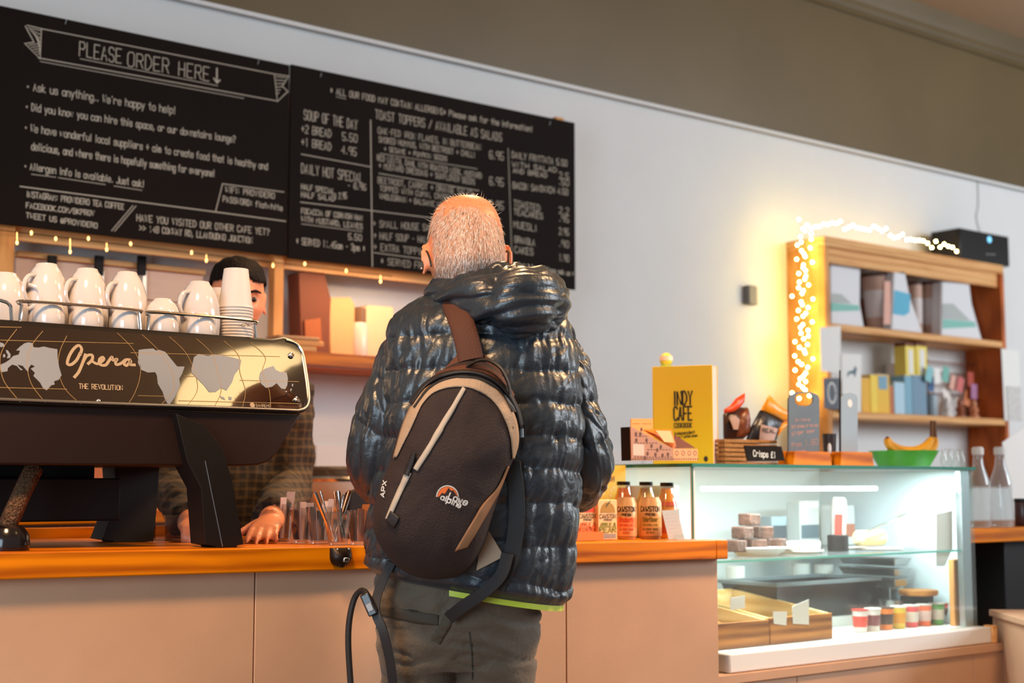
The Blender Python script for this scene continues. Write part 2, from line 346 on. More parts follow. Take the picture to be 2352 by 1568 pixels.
T = [('OAK-FED IRON FLAKES, IN BUTTERBEAN', 868, 306, 1104, 345, 14), ('SMOKED HUMMUS, WITH BEETROOT + CHILLI', 870, 326, 1090, 362, 13), ('+ SESAME + PUMPKIN SEEDS', 882, 347, 1026, 370, 11), ('RED LENTIL DAHL WITH ROASTED LEEK, MUSTARD', 866, 368, 1106, 410, 13), ('+ MUSTARD DRESSING + SUNFLOWER SEEDS', 870, 386, 1090, 424, 13), ('BEETROOT, CARROT + ORANGE SALAD', 868, 420, 1084, 450, 14), ('TOPPED WITH CUMIN, CRISPY ONIONS', 872, 438, 1080, 466, 12), ('WHOLEGRAIN + BALSAMIC LEAVES', 872, 456, 1040, 480, 12), ('+ SMALL HOUSE SALAD', 856, 520, 1010, 532, 15), ('+ HALF SOUP - HALF SALAD', 858, 548, 1030, 562, 15), ('+ EXTRA TOPPINGS', 858, 574, 990, 588, 16), ('* SERVED FROM 11', 874, 606, 1010, 622, 15)]
for t, x0, y0, x1, y1, h in T: cw(mb, t, x0, y0, x1, y1, h, .0024)
chalkline(mb, [(872, 352), (1096, 388)], 2); chalkline(mb, [(870, 398), (1100, 438)], 2.5); chalkline(mb, [(858, 580), (990, 597)], 2.5)
for y in (364, 424, 478): cw(mb, '6.95', 1124, y, 1156, y+4, 18)
chalkline(mb, [(1167, 340), (1176, 610)], 2.5)
R = [('DAILY FRITTATA 5.50', 1176, 362, 1302, 382, 14), ('WITH SALAD', 1176, 382, 1278, 396, 11), ('AND BREAD', 1178, 396, 1256, 408, 10), ('BACON SANDWICH 4.50', 1178, 432, 1304, 448, 14), ('TOASTED', 1180, 474, 1240, 486, 15), ('TEACAKES', 1180, 492, 1246, 503, 13), ('MUESLI', 1180, 522, 1232, 532, 15), ('GRANOLA', 1182, 556, 1228, 564, 14), ('CAKES', 1182, 580, 1224, 586, 15), ('* Gluten free options ask us *', 1178, 612, 1318, 634, 11)]
for t, x0, y0, x1, y1, h in R: cw(mb, t, x0, y0, x1, y1, h)
for k, (y, p) in enumerate(((410, '2.5'), (424, '.50'), (490, '2.2'), (508, '.95'), (538, '2.95'), (566, '.90'), (598, '1.90'))): cw(mb, p, 1284, y, 1306, y+3, 15)
mb.build('chalk_lettering', M_chalk, b2, smooth=False)
for bb, pts in ((b1, ((150, 50), (592, 143))), (b2, ((736, 172), (1262, 283)))):
    mb = MB()
    for x, y in pts:
        p = onY(x, y, BY-.013); mb.tube([p+V((0, 0, -.008)), p+V((.002, -.004, .008))], .002, 6)
    mb.build('fixing_nail', M_steel, bb)
# ---------------------------------------------------------------- espresso machine
MY = 2.72; KP = .40; ZB0 = onY(0, 926, MY).z
def onP(x, y, off=0.0):   # the leaning front panel: foot at MY, top tilted back
    r = ray(x, y); t = (MY-off-KP*(ZB0-CAM.z))/(r.y-KP*r.z); return CAM+r*t
def mp(x, y, Y=MY): p = onY(x, y, Y); return (p.x, p.z)
def mpp(x, y): p = onP(x, y); return (p.x, p.z)
PV = V((0, KP, 1)); PO = V((0, MY-KP*ZB0, 0)); PN = V((0, -1, KP)).normalized()
em = thing('espresso_machine', 'long black espresso machine with a world map front standing on the worktop', 'espresso machine', (1.1, MY, ctop(1.1)))
zt_ = mpp(0, 735)[1]+.002; zbm = mp(0, 926)[1]
rc = [V((*mpp(x, y), 0)) for x, y in ((652, 773), (680, 783), (698, 806), (707, 850), (714, 905), (712, 930), (702, 944), (684, 950))]
rc = [(p.x, p.y) for p in cr(rc, 5)]
poly = [(.35, zt_)]+[(rc[0][0]-.03, zt_)]+rc+[(.35, zbm)]
MB().prism(poly, PO, XX, PV, YY, .43).build('body', M_black, em, bevel=.004)
# front panel slightly inset polished black glass, framed by a bright trim
M_gpan = mat('polished_black_panel', (30, 19, 13), .03, spec=.9, coat=.7)
pc = [(x, y) for x, y in poly]
cx_, cz_ = .35, (zt_+zbm)/2
def inset(P, d):
    out = []
    for i, (x, z) in enumerate(P):
        a = V((*P[i-1], 0)); b = V((x, z, 0)); c = V((*P[(i+1) % len(P)], 0)); t = (c-a).normalized(); out.append((x-t.y*-d*-1 if 0 else x+t.y*d, z-t.x*d))
    return out
in1 = inset(poly, .0075)
if in1[4][0] > poly[4][0]: in1 = inset(poly, -.0075)
in1[0] = (.352, zt_-.010); in1[1] = (in1[1][0], zt_-.010); in1[-1] = (.352, zbm+.0085)
MB().prism(in1, PO-YY*.003, XX, PV, YY, .004).build('front_panel', M_gpan, em, smooth=False)
mb = MB(); pa = [PO-YY*.004+XX*x+PV*z for x, z in in1[2:]]
mb.tube(pa, .0032, 8); mb.build('panel_trim', mat('bright_trim', (190, 190, 190), .25, 1), em)
# lower body: tapered hull
hull = [(.35, zbm), mp(690, 950), mp(700, 948), mp(640, 1045), mp(622, 1060), mp(598, 1068), mp(560, 1070), (.35, mp(0, 1068)[1])]
r1 = [V((x, MY+.012, z)) for x, z in hull]; r2 = [V((x-.02 if i in (1, 2, 3, 4, 5, 6) else x, MY+.46, z)) for i, (x, z) in enumerate(hull)]
MB().loft([r1, r2]).build('lower_body', mat('dark_brown_enamel', (34, 17, 12), .45, spec=.3), em, bevel=.004)
def legpoly(pts, Y, d, nm):
    MB().prism([(q[0], max(q[1], ctop(q[0])+.0004)) for q in [mp(x, y, Y) for x, y in pts]], (0, Y, 0), XX, ZZ, YY, d).build(nm, M_blackm, em, bevel=.003)
legpoly([(405, 950), (470, 975), (512, 1030), (533, 1100), (560, 1250), (545, 1252), (545, 1257), (496, 1259), (496, 1254), (472, 1250), (462, 1120), (430, 1060)], MY-.012, .07, 'leg')
MB().tube([onY(471, 1058, MY-.0125), onY(511, 1255, MY-.0125)], .0012, 5).build('leg_edge', M_steel, em)
yl = 3.08
legpoly([(262, 1062), (268, 1150), (235, 1238), (262, 1242), (262, 1250), (308, 1250), (308, 1244), (352, 1243), (362, 1150), (366, 1062)], yl, .07, 'leg')
mb = MB(); x0, z0 = mp(-60, 1200, 2.95); x1, z1 = mp(270, 1100, 2.95)
mb.box(.35, x1, 2.93, 3.16, z0, z1+.002); mb.build('drip_tray', M_blackm, em, bevel=.004)
MB().box(.6, x1-.04, 2.98, 3.1, z1, z1+.06).build('tray_support', M_blackm, em)
# map print on the panel
M_land = mat('silver_print', (126, 132, 144), .45, metal=.2)
M_gold = mat('gold_line', (150, 122, 80), .5, metal=.3)
def pl(pts, sc=None): return [onP(x, y, .0034) for x, y in pts]
def Z3(pts, ox=0, oy=560, k=720/2352): return [(ox+x*k, oy+y*k) for x, y in pts]
lands = [
 [(5, 905), (40, 890), (70, 870), (100, 840), (140, 830), (150, 800), (120, 800), (150, 770), (185, 745), (215, 738), (245, 745), (250, 775), (290, 778), (330, 770), (370, 780), (430, 790), (432, 860), (445, 930), (462, 985), (440, 1020), (405, 1030), (410, 1055), (385, 1060), (350, 1098), (325, 1085), (300, 1040), (250, 990), (262, 968), (230, 935), (262, 920), (235, 905), (215, 930), (212, 960), (195, 945), (170, 915), (130, 905), (150, 930), (172, 945), (155, 948), (125, 915), (90, 905), (60, 930), (55, 955), (15, 962), (5, 950)],
 [(45, 795), (60, 800), (80, 830), (75, 855), (50, 858), (60, 835), (48, 815)], [(22, 830), (38, 826), (40, 848), (24, 852)], [(0, 738), (28, 748), (35, 770), (0, 775)],
 [(1040, 795), (1090, 788), (1150, 785), (1170, 800), (1195, 795), (1240, 810), (1280, 860), (1330, 920), (1385, 920), (1365, 975), (1345, 1010), (1350, 1060), (1335, 1100), (1310, 1150), (1275, 1200), (1262, 1208), (1235, 1160), (1220, 1110), (1185, 1050), (1178, 990), (1165, 962), (1110, 965), (1060, 945), (1035, 890)],
 [(1455, 850), (1490, 825), (1520, 832), (1560, 840), (1610, 828), (1680, 838), (1740, 850), (1810, 870), (1800, 930), (1760, 980), (1740, 1040), (1700, 1100), (1660, 1080), (1620, 1110), (1570, 1112), (1530, 1060), (1480, 1010), (1440, 970), (1435, 940)],
 [(1955, 960), (1990, 935), (2050, 915), (2070, 945), (2100, 960), (2150, 965), (2160, 1010), (2155, 1060), (2140, 1090), (2110, 1085), (2075, 1045), (2040, 1072), (1995, 1080), (1960, 1050), (1945, 1005)],
 [(2190, 1050), (2200, 1050), (2198, 1070), (2190, 1068)], [(2180, 1085), (2190, 1085), (2185, 1105), (2177, 1102)], [(2135, 1105), (2155, 1103), (2150, 1115)], [(1650, 1140), (1680, 1150), (1690, 1170), (1660, 1160)], [(1715, 1145), (1740, 1150), (1735, 1172), (1715, 1165)]]
for L_ in lands: MB().poly3(pl(Z3(L_)), PN, .0003).build('map_print', M_land, em, smooth=False)
mb = MB()
def arc(pts, w=.0011): ribbon(mb, cr(pl(Z3(pts)), 8), w, PN, .0002)
arc([(500, 690), (445, 820), (440, 960), (490, 1090), (605, 1200)]); arc([(880, 668), (990, 780), (1050, 900), (1045, 1020), (1000, 1140), (950, 1210)])
arc([(125, 640), (30, 770), (0, 880), (30, 1030), (150, 1185)]); arc([(320, 655), (240, 760), (205, 900), (235, 1050), (340, 1190)])
for k in range(5): arc([(1065+k*205, 680+k*16), (1190+k*200, 800+k*12), (1290+k*170, 960), (1300+k*180, 1100), (1190+k*210, 1220)])
for y, x0, x1 in ((730, 0, 1000), (1085, 0, 500), (1120, 1035, 1240), (800, 980, 2100), (965, 1380, 1460), (985, 1800, 2240), (1150, 1340, 2240), (630, 0, 160)): arc([(x0, y+x0*.025-8), ((x0+x1)/2, y+(x0+x1)*.0125-8), (x1, y+x1*.025-8)])
mb.build('grid_lines', M_gold, em, smooth=False)
mb = MB()
op = [[(600, 830), (612, 790), (590, 762), (550, 790), (515, 850), (505, 900), (535, 905), (575, 870), (600, 820)], [(640, 830), (620, 890), (590, 960), (558, 1000)], [(625, 880), (650, 840), (690, 835), (690, 870), (660, 900)], [(690, 880), (730, 900), (775, 870), (770, 850), (745, 870), (750, 905), (790, 910), (815, 880)], [(812, 884), (838, 850), (846, 872), (876, 866), (866, 884), (872, 906), (905, 898), (938, 872)], [(975, 870), (945, 870), (930, 900), (950, 912), (980, 880), (975, 905), (1010, 908)]]
for s_ in op: ribbon(mb, cr(pl(Z3(s_)), 6), .006, PN, .0006)
mb.build('script_lettering', mat('warm_print', (158, 136, 112), .5), em, smooth=False); mb = MB(); P0, P1 = pl(Z3([(592, 1085), (918, 1098)])); write(mb, 'THE REVOLUTION', P0, P1, V((.12, KP, 1)).normalized(), PN, .0016, .0105, jit=0)
mb.build('lettering', mat('warm_print', (158, 136, 112), .5), em, smooth=False); mb = MB(); P0, P1 = pl(Z3([(1920, 1222), (2030, 1226)])); write(mb, 'SANREMO', P0, P1, PV.normalized(), PN, .001, .006, jit=0)
a = pl(Z3([(1893, 1210)]))[0]; mb.prism([(.0058*math.cos(k*PI/10), .0058*math.sin(k*PI/10)) for k in range(20)], a+PN*.0004, XX, PV, PN, .0003)
mb.build('maker_mark', mat('warm_print', (158, 136, 112), .5), em, smooth=False)
for x, y in Z3([(2183, 838), (2222, 1170), (736, 1177)]):
    p = onP(x, y, .0035); r = .0036 if x < 300 else .0068
    MB().lathe([(r, 0), (r, .003), (r*.7, .0042), (.001, .0035)], p, 16, (XX, PV.normalized(), PN)).build('panel_screw', M_chrome, em)
# cup rails on the machine roof
RY = MY+.08
for pts in ([(-60, 735), (-55, 688), (-20, 686), (14, 694), (24, 704), (27, 738)], [(45, 736), (50, 700), (62, 692), (305, 711), (318, 718), (322, 750)], [(338, 754), (342, 724), (356, 717), (572, 735), (584, 745), (588, 775)]):
    P = [onY(x, y, RY) for x, y in pts]; P[0].z = zt_-.004; P[-1].z = zt_-.004
    MB().tube([P[0]]+cr(P[1:-1], 5)+[P[-1]], .0036, 8).build('cup_rail', M_chrome, em)
P = [onY(596, 775, RY), onY(594, 750, RY), onY(585, 738, RY)]; P[0].z = zt_-.004
q = [V((p.x, p.y, p.z)) for p in P]; MB().tube([q[0]+V((0, .02, 0)), q[1]+V((0, .02, 0)), q[1]+V((0, .05, .01)), q[1]+V((0, .3, .012)), q[1]+V((0, .32, -.05))], .0036, 8).build('cup_rail', M_chrome, em)
# ---------------------------------------------------------------- cups on the machine
def cupbody(mb, s=1.0, H=.12):
    pr = [(.041, 0), (.0435, .003), (.0455, .03), (.0455, .05), (.043, .072), (.037, .092), (.029, .107), (.023, .114), (.021, .119), (.019, .12), (.0175, .118)]
    mb.lathe([(r*s, z*H/.12) for r, z in pr]+[(.001, H*.985)], (0, 0, 0), 36)
def latte_cup(label, loc, rz, s=1.0, H=.12, handle=True):
    t = thing('coffee_cup', label, 'cup', loc, rz, 'upturned white cups on the espresso machine')
    mb = MB(); cupbody(mb, s, H); mb.build('cup_body', M_white, t, local=True)
    if handle:
        mb = MB(); mb.tube(cr([(-.040*s, 0, H*.30), (-.062*s, 0, H*.42), (-.068*s, 0, H*.58), (-.058*s, 0, H*.74), (-.034*s, 0, H*.80)], 6), [.0045]*25, 8); mb.build('handle', M_white, t, local=True)
    return t
zc = zt_+.0005
def oncups(x, Y): p = onY(x, 740, Y+.065); return V((p.x, p.y, zc))
cl = ['white cup cut by the left edge of the photo, on the espresso machine', 'upturned white cup on the machine, first one behind the long rail', 'upturned white cup on the machine, middle one behind the long rail', 'upturned white cup on the machine, last one behind the long rail']
for (x, s, H, rz), lb in zip(((8, 1.06, .108, 2.6), (103, 1.02, .135, .55), (197, 1.02, .133, .55), (289, 1.0, .134, .55)), cl): latte_cup(lb, oncups(x, 2.835), rz, s, H)
latte_cup('small upturned white cup in front of the gap between the rails', oncups(372, 2.80), .3, .86, .078, False)
latte_cup('upturned white cup with its handle out, left of the tall paper cup stack', oncups(456, 2.84), .5, 1.04, .129)
latte_cup('upturned white cup half hidden by the tall paper cup stack', oncups(500, 2.93), .5, 1.0, .132)
for x, lb in ((111, 'first'), (201, 'second'), (290, 'third'), (376, 'fourth'), (462, 'fifth')):
    t = thing('espresso_cup', 'small upturned espresso cup just behind the chrome rail, %s from the left' % lb, 'cup', oncups(x, 2.768), 0, 'small espresso cups along the rail')
    MB().lathe([(.031, 0), (.0322, .004), (.032, .02), (.029, .034), (.024, .043), (.016, .048), (.0145, .05), (.001, .0495)], (0, 0, 0), 32).build('cup_body', M_white, t, local=True)
def paper_cup(label, loc, group):
    t = thing('paper_cup', label, 'paper cup', loc, 0, group)
    MB().lathe([(.0385, .004), (.0278, .091), (.0272, .0925), (.0262, .0925), (.0258, .089), (.001, .089)], (0, 0, 0), 36).build('cup_wall', M_paperm, t, local=True)
    mb = MB(); mb.lathe([(.0385+.0024*math.cos(k*PI/5), .0033+.0030*math.sin(k*PI/5)) for k in range(11)], (0, 0, 0), 36); mb.build('rolled_rim', M_paperm, t, local=True)
    return t
p = oncups(540, 2.85); gname = 'nested paper cups in the tall stack'; s0 = None; nst = 12
names = ['bottom', 'second', 'third', 'fourth', 'fifth', 'sixth', 'seventh', 'eighth', 'ninth', 'tenth', 'eleventh', 'top']
for k in range(nst):
    loc = V((p.x, p.y, p.z+.0068*k)); lb = 'white paper cup, %s in the tall stack before the barista' % (names[k]+' cup' if k in (0, 11) else names[k]+' from the bottom')
    if s0 is None: s0 = paper_cup(lb, loc, gname)
    else: dup(s0, loc, 0.3*k, lb)
p = oncups(436, 3.02)
for k in range(6):
    nm = ['bottom', 'second from bottom', 'third from bottom', 'fourth from bottom', 'fifth from bottom', 'top'][k]
    c_ = dup(s0, V((p.x, p.y, p.z+.0068*k+.008*0)), .2*k, 'white paper cup, %s in the low stack behind a handled cup' % nm); c_['group'] = 'paper cups in the low stack'
# ---------------------------------------------------------------- hose with grommet on the worktop
hs = thing('braided_hose', 'braided steel hose running into a black grommet below the machine', 'hose', onZ(22, 1258, ctop(.9)))
P = cr([onY(77, 1078, 2.84), onY(60, 1112, 2.82), onY(38, 1160, 2.78), onY(14, 1215, 2.76), onY(4, 1250, 2.76)], 10)
mb = MB(); N = len(P); rings = []
for i in range(N*6-5):
    a = P[i//6]; b = P[min(N-1, i//6+1)]; c = a.lerp(b, (i % 6)/6); rings.append((c, .0175+.0012*math.sin(i*2.1)))
mb.tube([r[0] for r in rings], [r[1] for r in rings], 14); M_braid = mat('braided_sleeve', (120, 86, 60), .35, metal=.7, bump=.8, bscale=220); mb.build('braid', M_braid, hs)
c = onY(14, 1262, 2.74); c.z = ctop(c.x)
MB().lathe([(.042, 0), (.044, .01), (.041, .03), (.032, .043), (.018, .048), (.001, .048)], c, 28).build('grommet', mat('black_gloss_rubber', (26, 20, 20), .15), hs)
# ---------------------------------------------------------------- tumblers of sachets and spoons
def tumbler(x, yb, Y, label, rx=31, h=100):
    b = onZ(x, yb, ctop(1.7)); b.z = ctop(b.x)+.0004; k = depth(b)/FPX; R_ = rx*k; Hh = h*k
    t = thing('glass_tumbler', label, 'glass', b, 0, 'glass tumblers on the worktop')
    MB().lathe([(.001, .006), (R_*.66, .006), (R_*.94, Hh), (R_, Hh), (R_*.72, .0), (.001, .0)], (0, 0, 0), 28).build('glass_wall', M_glassd, t, local=True)
    return b, R_, Hh
M_s1 = mat('white_sachet', (206, 176, 168), .6); M_s2 = mat('brown_sachet', (84, 52, 36), .6); M_s3 = mat('amber_sachet', (178, 96, 44), .6); M_dk = mat('dark_sachet', (40, 28, 24), .5)
def sachets(b, R_, Hh, cols, label, h0=.75):
    n = len(cols)
    for i, (mt_, up) in enumerate(cols):
        a = 2*PI*i/n+.4; r = R_*.36; c = b+V((r*math.cos(a), r*math.sin(a), .008)); tl = V((math.cos(a)*.16, math.sin(a)*.16, 1)).normalized()
        w = V((-math.sin(a+.9), math.cos(a+.9), 0)); hh = Hh*up; ww = R_*.34
        mb = MB(); mb.obox(c+tl*hh*.5, w, tl, w.cross(tl), ww, hh*.5, .0012)
        o = mb.build('sugar_sachet', mt_); tag(o, label % ('standing tallest' if up > 1.15 and i == 0 else ['facing front', 'tucked left', 'tucked right', 'leaning back', 'leaning forward'][i % 5]), 'sachet', 'sachets in the tumblers')
b, r, h = tumbler(650, 1243, 2.92, 'tumbler of sachets nearest the barista\'s hand', 29, 85)
sachets(b, r, h, [(M_s1, 1.25), (M_dk, .9), (M_dk, .85), (M_s1, 1.1), (M_dk, .8)], 'sachet in the tumbler nearest the barista\'s hand, %s')
b, r, h = tumbler(695, 1247, 2.87, 'tumbler of white sachets, second from the barista\'s hand', 30, 80)
sachets(b, r, h, [(M_s1, 1.05), (M_dk, .8), (M_dk, .85), (M_s1, 1.08), (M_dk, .75)], 'sachet in the second tumbler from the barista\'s hand, %s')
b, r, h = tumbler(735, 1249, 2.90, 'tumbler of dark and white sachets behind the spoon tumbler', 32, 85)
sachets(b, r, h, [(M_s1, 1.06), (M_dk, .85), (M_dk, .9), (M_dk, .8), (M_s1, 1.12)], 'sachet in the tumbler behind the spoons, %s')
b, r, h = tumbler(828, 1250, 2.87, 'tumbler of amber sachets close to the customer\'s elbow', 33, 78)
sachets(b, r, h, [(M_s3, 1.08), (M_s3, .9), (M_s2, .8), (M_s3, .95), (M_s2, .86)], 'amber or brown sachet in the tumbler beside the customer, %s')
b, r, h = tumbler(776, 1252, 2.74, 'front tumbler holding metal spoons and stirrers', 31, 76)
for i, (px, py, th_, lb) in enumerate(((722, 1130, .0048, 'thick dark stirrer leaning far left in the front tumbler'), (736, 1128, .0022, 'thin spoon handle beside the thick left stirrer'), (768, 1128, .003, 'copper coloured stirrer upright in the front tumbler'), (777, 1127, .0045, 'wide upright metal spoon handle in the middle of the tumbler'), (789, 1135, .003, 'pale spoon handle right of the upright handle'), (802, 1125, .0035, 'copper stirrer leaning right in the front tumbler'), (806, 1135, .002, 'thinnest stirrer, furthest right in the front tumbler'))):
    tp = onY(px, py, b.y+.012*math.sin(i*2)); bt = b+V((r*.35*math.cos(i*1.3+2.2), r*.35*math.sin(i*1.3+2.2), .008))
    mb = MB(); d = (tp-bt).normalized(); s = RT; n_ = d.cross(s)
    mb.loft([[p+s*(w*math.cos(a))+n_*(w*.4*math.sin(a)) for a in [2*PI*k/10 for k in range(10)]] for p, w in ((bt, th_*1.6), (bt+d*.012, th_*2.1), (bt+d*.03, th_*1.2), (bt+d*.045, th_*.7), (bt.lerp(tp, .75), th_*.9), (tp-d*.004, th_*1.1), (tp, th_*.7))])
    o = mb.build('spoon', mat('copper_metal', (190, 120, 80), .25, .9) if i in (2, 5) else M_chrome); tag(o, lb, 'spoon', 'spoons and stirrers')
# dark card terminal behind the tumblers
tm = thing('till_terminal', 'dark till terminal behind the tumblers at the customer\'s left arm', 'till', onY(840, 1200, 3.05))
P = [onY(x, y, 3.05) for x, y in ((800, 1182), (806, 1130), (830, 1121), (900, 1118), (905, 1182))]
mb = MB(); mb.poly3(P, (0, 1, 0), .03); mb.build('screen', M_black, tm, bevel=.004)
q = onY(855, 1200, 3.08); MB().box(q.x-.05, q.x+.05, 3.07, 3.17, ctop(q.x), ctop(q.x)+.012).build('base', M_black, tm, bevel=.004)
MB().box(q.x-.015, q.x+.015, 3.08, 3.1, ctop(q.x)+.012, P[0].z+.02).build('stand', M_black, tm, bevel=.002)
q = onZ(390, 1240, ctop(1.1)); ab = thing('acrylic_box', 'clear acrylic box on the worktop left of the barista\'s hands', 'box', onY(390, 1238, 3.16))
q = onY(392, 1238, 3.16); q.z = ctop(q.x); mb = MB()
for a in (-1, 1): mb.box(q.x+a*.024-.001, q.x+a*.024+.001, 3.14, 3.19, q.z, q.z+.06)
mb.box(q.x-.024, q.x+.024, 3.14, 3.142, q.z, q.z+.06); mb.build('box_walls', M_glassd, ab)
# ---------------------------------------------------------------- back bar below and behind the boards
SY = 4.62      # front edge of the back shelving (the boards hang on it)
sh = thing('back_shelving', 'pine shelving frame behind the bar that carries the chalkboards', 'shelf', (2.2, SY, 0))
ZBW = onY(780, 1165, 4.36).z
def post(px0, px1, zt0=2.66, zb0=ZBW+.0005): 
    a, b_ = onY(px0, 620, SY).x, onY(px1, 620, SY).x
    MB().box(a, b_, SY, SY+.045, zb0, zt0).build('post', M_pinez, sh, bevel=.002)
post(-5, 32); post(630, 652)
a = onY(1297, 700, SY).x; MB().box(a-.045, a, SY, SY+.045, ZBW+.0005, 2.70).build('post', M_pinez, sh, bevel=.002)
zr = onY(400, 578, SY).z; MB().box(1.2, a-.05, SY+.0455, SY+.058, 1.935-.018, 1.975).build('rail', M_pine, sh, bevel=.002)
s0x = onY(654, 830, SY).x; zs = onY(780, 812, SY-.1).z
MB().box(s0x-.05, a, SY-.12, SY-.002, zs-.05, zs-.002).build('shelf_board', M_counter, sh, bevel=.002)
MB().box(s0x-.05, a, SY+.046, WY-.002, zs-.05, zs-.002).build('shelf_board', M_counter, sh, bevel=.002)
# clad panel with hooks behind the cups
x0, x1 = onY(36, 640, 4.78).x, onY(470, 640, 4.78).x; z1 = onY(180, 603, 4.78).z
cp = thing('wall_cladding', 'whitewashed plank cladding with a pine cap behind the cups', 'cladding', (x0, 4.80, 1.2))
mb = MB(); nb = 8
for i in range(nb): mb.box(x0, x1, 4.79, 4.81, z1-.11*(i+1)+.003, z1-.11*i)
mb.build('planks', mat('whitewash', (224, 190, 168), .6, var=.06, vscale=6, stretch=(1, 6, 6)), cp, bevel=.003)
MB().box(x0, x1, 4.77, 4.812, z1+.001, z1+.02).build('cap_rail', M_pine, cp, bevel=.002)
for px, lb in ((120, 'leftmost'), (228, 'middle'), (326, 'rightmost')):
    p = onY(px, 600, 4.76); t = thing('hook_bracket', 'black hook bracket on the plank cladding, %s of three' % lb, 'bracket', p, 0, 'brackets on the cladding')
    MB().box(p.x-.016, p.x+.016, 4.755, 4.768, p.z-.05, p.z+.02).build('clip', M_blackm, t, bevel=.002)
    MB().box(p.x+.004, p.x+.022, 4.762, 4.772, p.z-.30, p.z-.03).build('steel_strip', M_steel, t, bevel=.002)
# back worktop with sink etc.
bw = thing('back_worktop', 'pale back worktop along the wall behind the barista', 'worktop', (2.4, 4.4, .9)); zbw = onY(780, 1165, 4.36).z
MB().box(.8, 3.6, 4.25, WY-.004, zbw-.04, zbw).build('top', M_counter, bw, bevel=.003)
MB().box(.82, 3.55, 4.3, WY-.01, .02, zbw-.041).build('cabinets', M_panel, bw)
p = onY(765, 1110, 4.5); R_ = (onY(852, 1110, 4.5)-p).length
hp = thing('crepe_plate', 'round white hotplate with dark rim and bright band behind the tumblers', 'appliance', (p.x, p.y, zbw))
za = onY(765, 1100, 4.5).z
q0 = V((p.x, p.y, zbw))
MB().lathe([(R_*.55, 0), (R_*.62, .02), (R_*.72, (za-zbw)*.3), (R_*.97, za-zbw-.01)], q0, 40).build('bowl', mat('cool_white_steel', (214, 224, 226), .35), hp)
MB().lathe([(R_*.98, za-zbw-.009), (R_*1.0, za-zbw), (R_*.98, za-zbw+.009)], q0, 40).build('bright_band', M_chrome, hp)
MB().lathe([(R_*.96, za-zbw+.0095), (R_*.96, za-zbw+.035), (R_*.9, za-zbw+.045), (.001, za-zbw+.045)], q0, 40).build('dark_lid', mat('dark_lid', (70, 56, 44), .5, bump=.6, bscale=40), hp)
# tiles on the wall
mb = MB(); 
for i in range(9):
    for j in range(2):
        xa_ = onY(722, 1060, WY).x-1.05+i*.35; zz = onY(740, 1022, WY).z
        mb.box(xa_+.002, xa_+.348, WY-.008, WY-.0005, zz-.24*(j+1)+.002, zz-.24*j)
tl = mb.build('wall_tiles', mat('tile_white', (226, 214, 206), .35), bevel=.001); tl['kind'] = 'structure'; tl.name = 'trim_3'
# items on the pine shelf
def box_on(nm, lb, cat, px0, px1, py0, py1, Y, d, m_, grp=None, rz=0, part='carton', bev=.003, zbase=None):
    a, b_ = onY(px0, py1, Y), onY(px1, py0, Y); zb_ = a.z if zbase is None else zbase
    t = thing(nm, lb, cat, ((a.x+b_.x)/2, Y+d/2, zb_), rz, grp)
    MB().box(-(b_.x-a.x)/2, (b_.x-a.x)/2, -d/2, d/2, 0, b_.z-zb_).build(part, m_, t, local=True, bevel=bev); return t
M_brown = mat('brown_card', (120, 62, 34), .7); M_tan = mat('tan_bag', (222, 168, 116), .7, bump=.2, bscale=30); 
SYI = SY+.062
# tall brown block bag with slanted top
q = [onY(x, y, SYI) for x, y in ((692, 808), (686, 625), (742, 613), (762, 690), (756, 808))]
for p_ in (q[0], q[-1]): p_.z = zs
t = thing('coffee_bag', 'tall dark brown bag with a slanted top on the pine shelf', 'bag', V((q[0].x+.06, SYI, zs))); MB().poly3(q, (0, 1, 0), .09).build('bag_body', M_brown, t, bevel=.004)
q = [onY(x, y, SYI-.008) for x, y in ((702, 788), (700, 735), (736, 730), (740, 790))]; MB().poly3(q, (0, 1, 0), .004).build('front_label', mat('orange_label', (170, 92, 44), .7), t)
q = [onY(x, y, SYI) for x, y in ((758, 810), (754, 690), (764, 683), (806, 682), (816, 700), (814, 812))]
for p_ in (q[0], q[-1]): p_.z = zs
t = thing('kraft_bag', 'tan kraft bag beside the tall dark brown bag', 'bag', V((q[0].x+.06, SYI, zs))); MB().poly3(q, (0, 1, 0), .09).build('bag_body', M_tan, t, bevel=.006)
p = onY(822, 811, SYI+.02); t = thing('spice_jar', 'clear jar with white contents between the kraft bag and a pale bag', 'jar', V((p.x, p.y, zs)))
MB().lathe([(.036, 0), (.038, .004), (.038, .13), (.03, .145)], (p.x, p.y, zs), 24).build('jar_glass', mat('frosted_jar', (226, 205, 196), .25), t)
MB().lathe([(.031, .1455), (.031, .2), (.026, .203)], (p.x, p.y, zs), 24).build('jar_lid', mat('olive_lid', (120, 84, 52), .5), t)
q = [onY(x, y, SYI) for x, y in ((838, 815), (836, 706), (850, 700), (905, 705), (905, 818))]
for p_ in (q[0], q[-1]): p_.z = zs
t = thing('pale_bag', 'pale cream bag at the customer\'s left shoulder on the pine shelf', 'bag', V((q[0].x+.06, SYI, zs))); MB().poly3(q, (0, 1, 0), .09).build('bag_body', mat('cream_bag', (236, 196, 160), .7, bump=.2, bscale=30), t, bevel=.006)
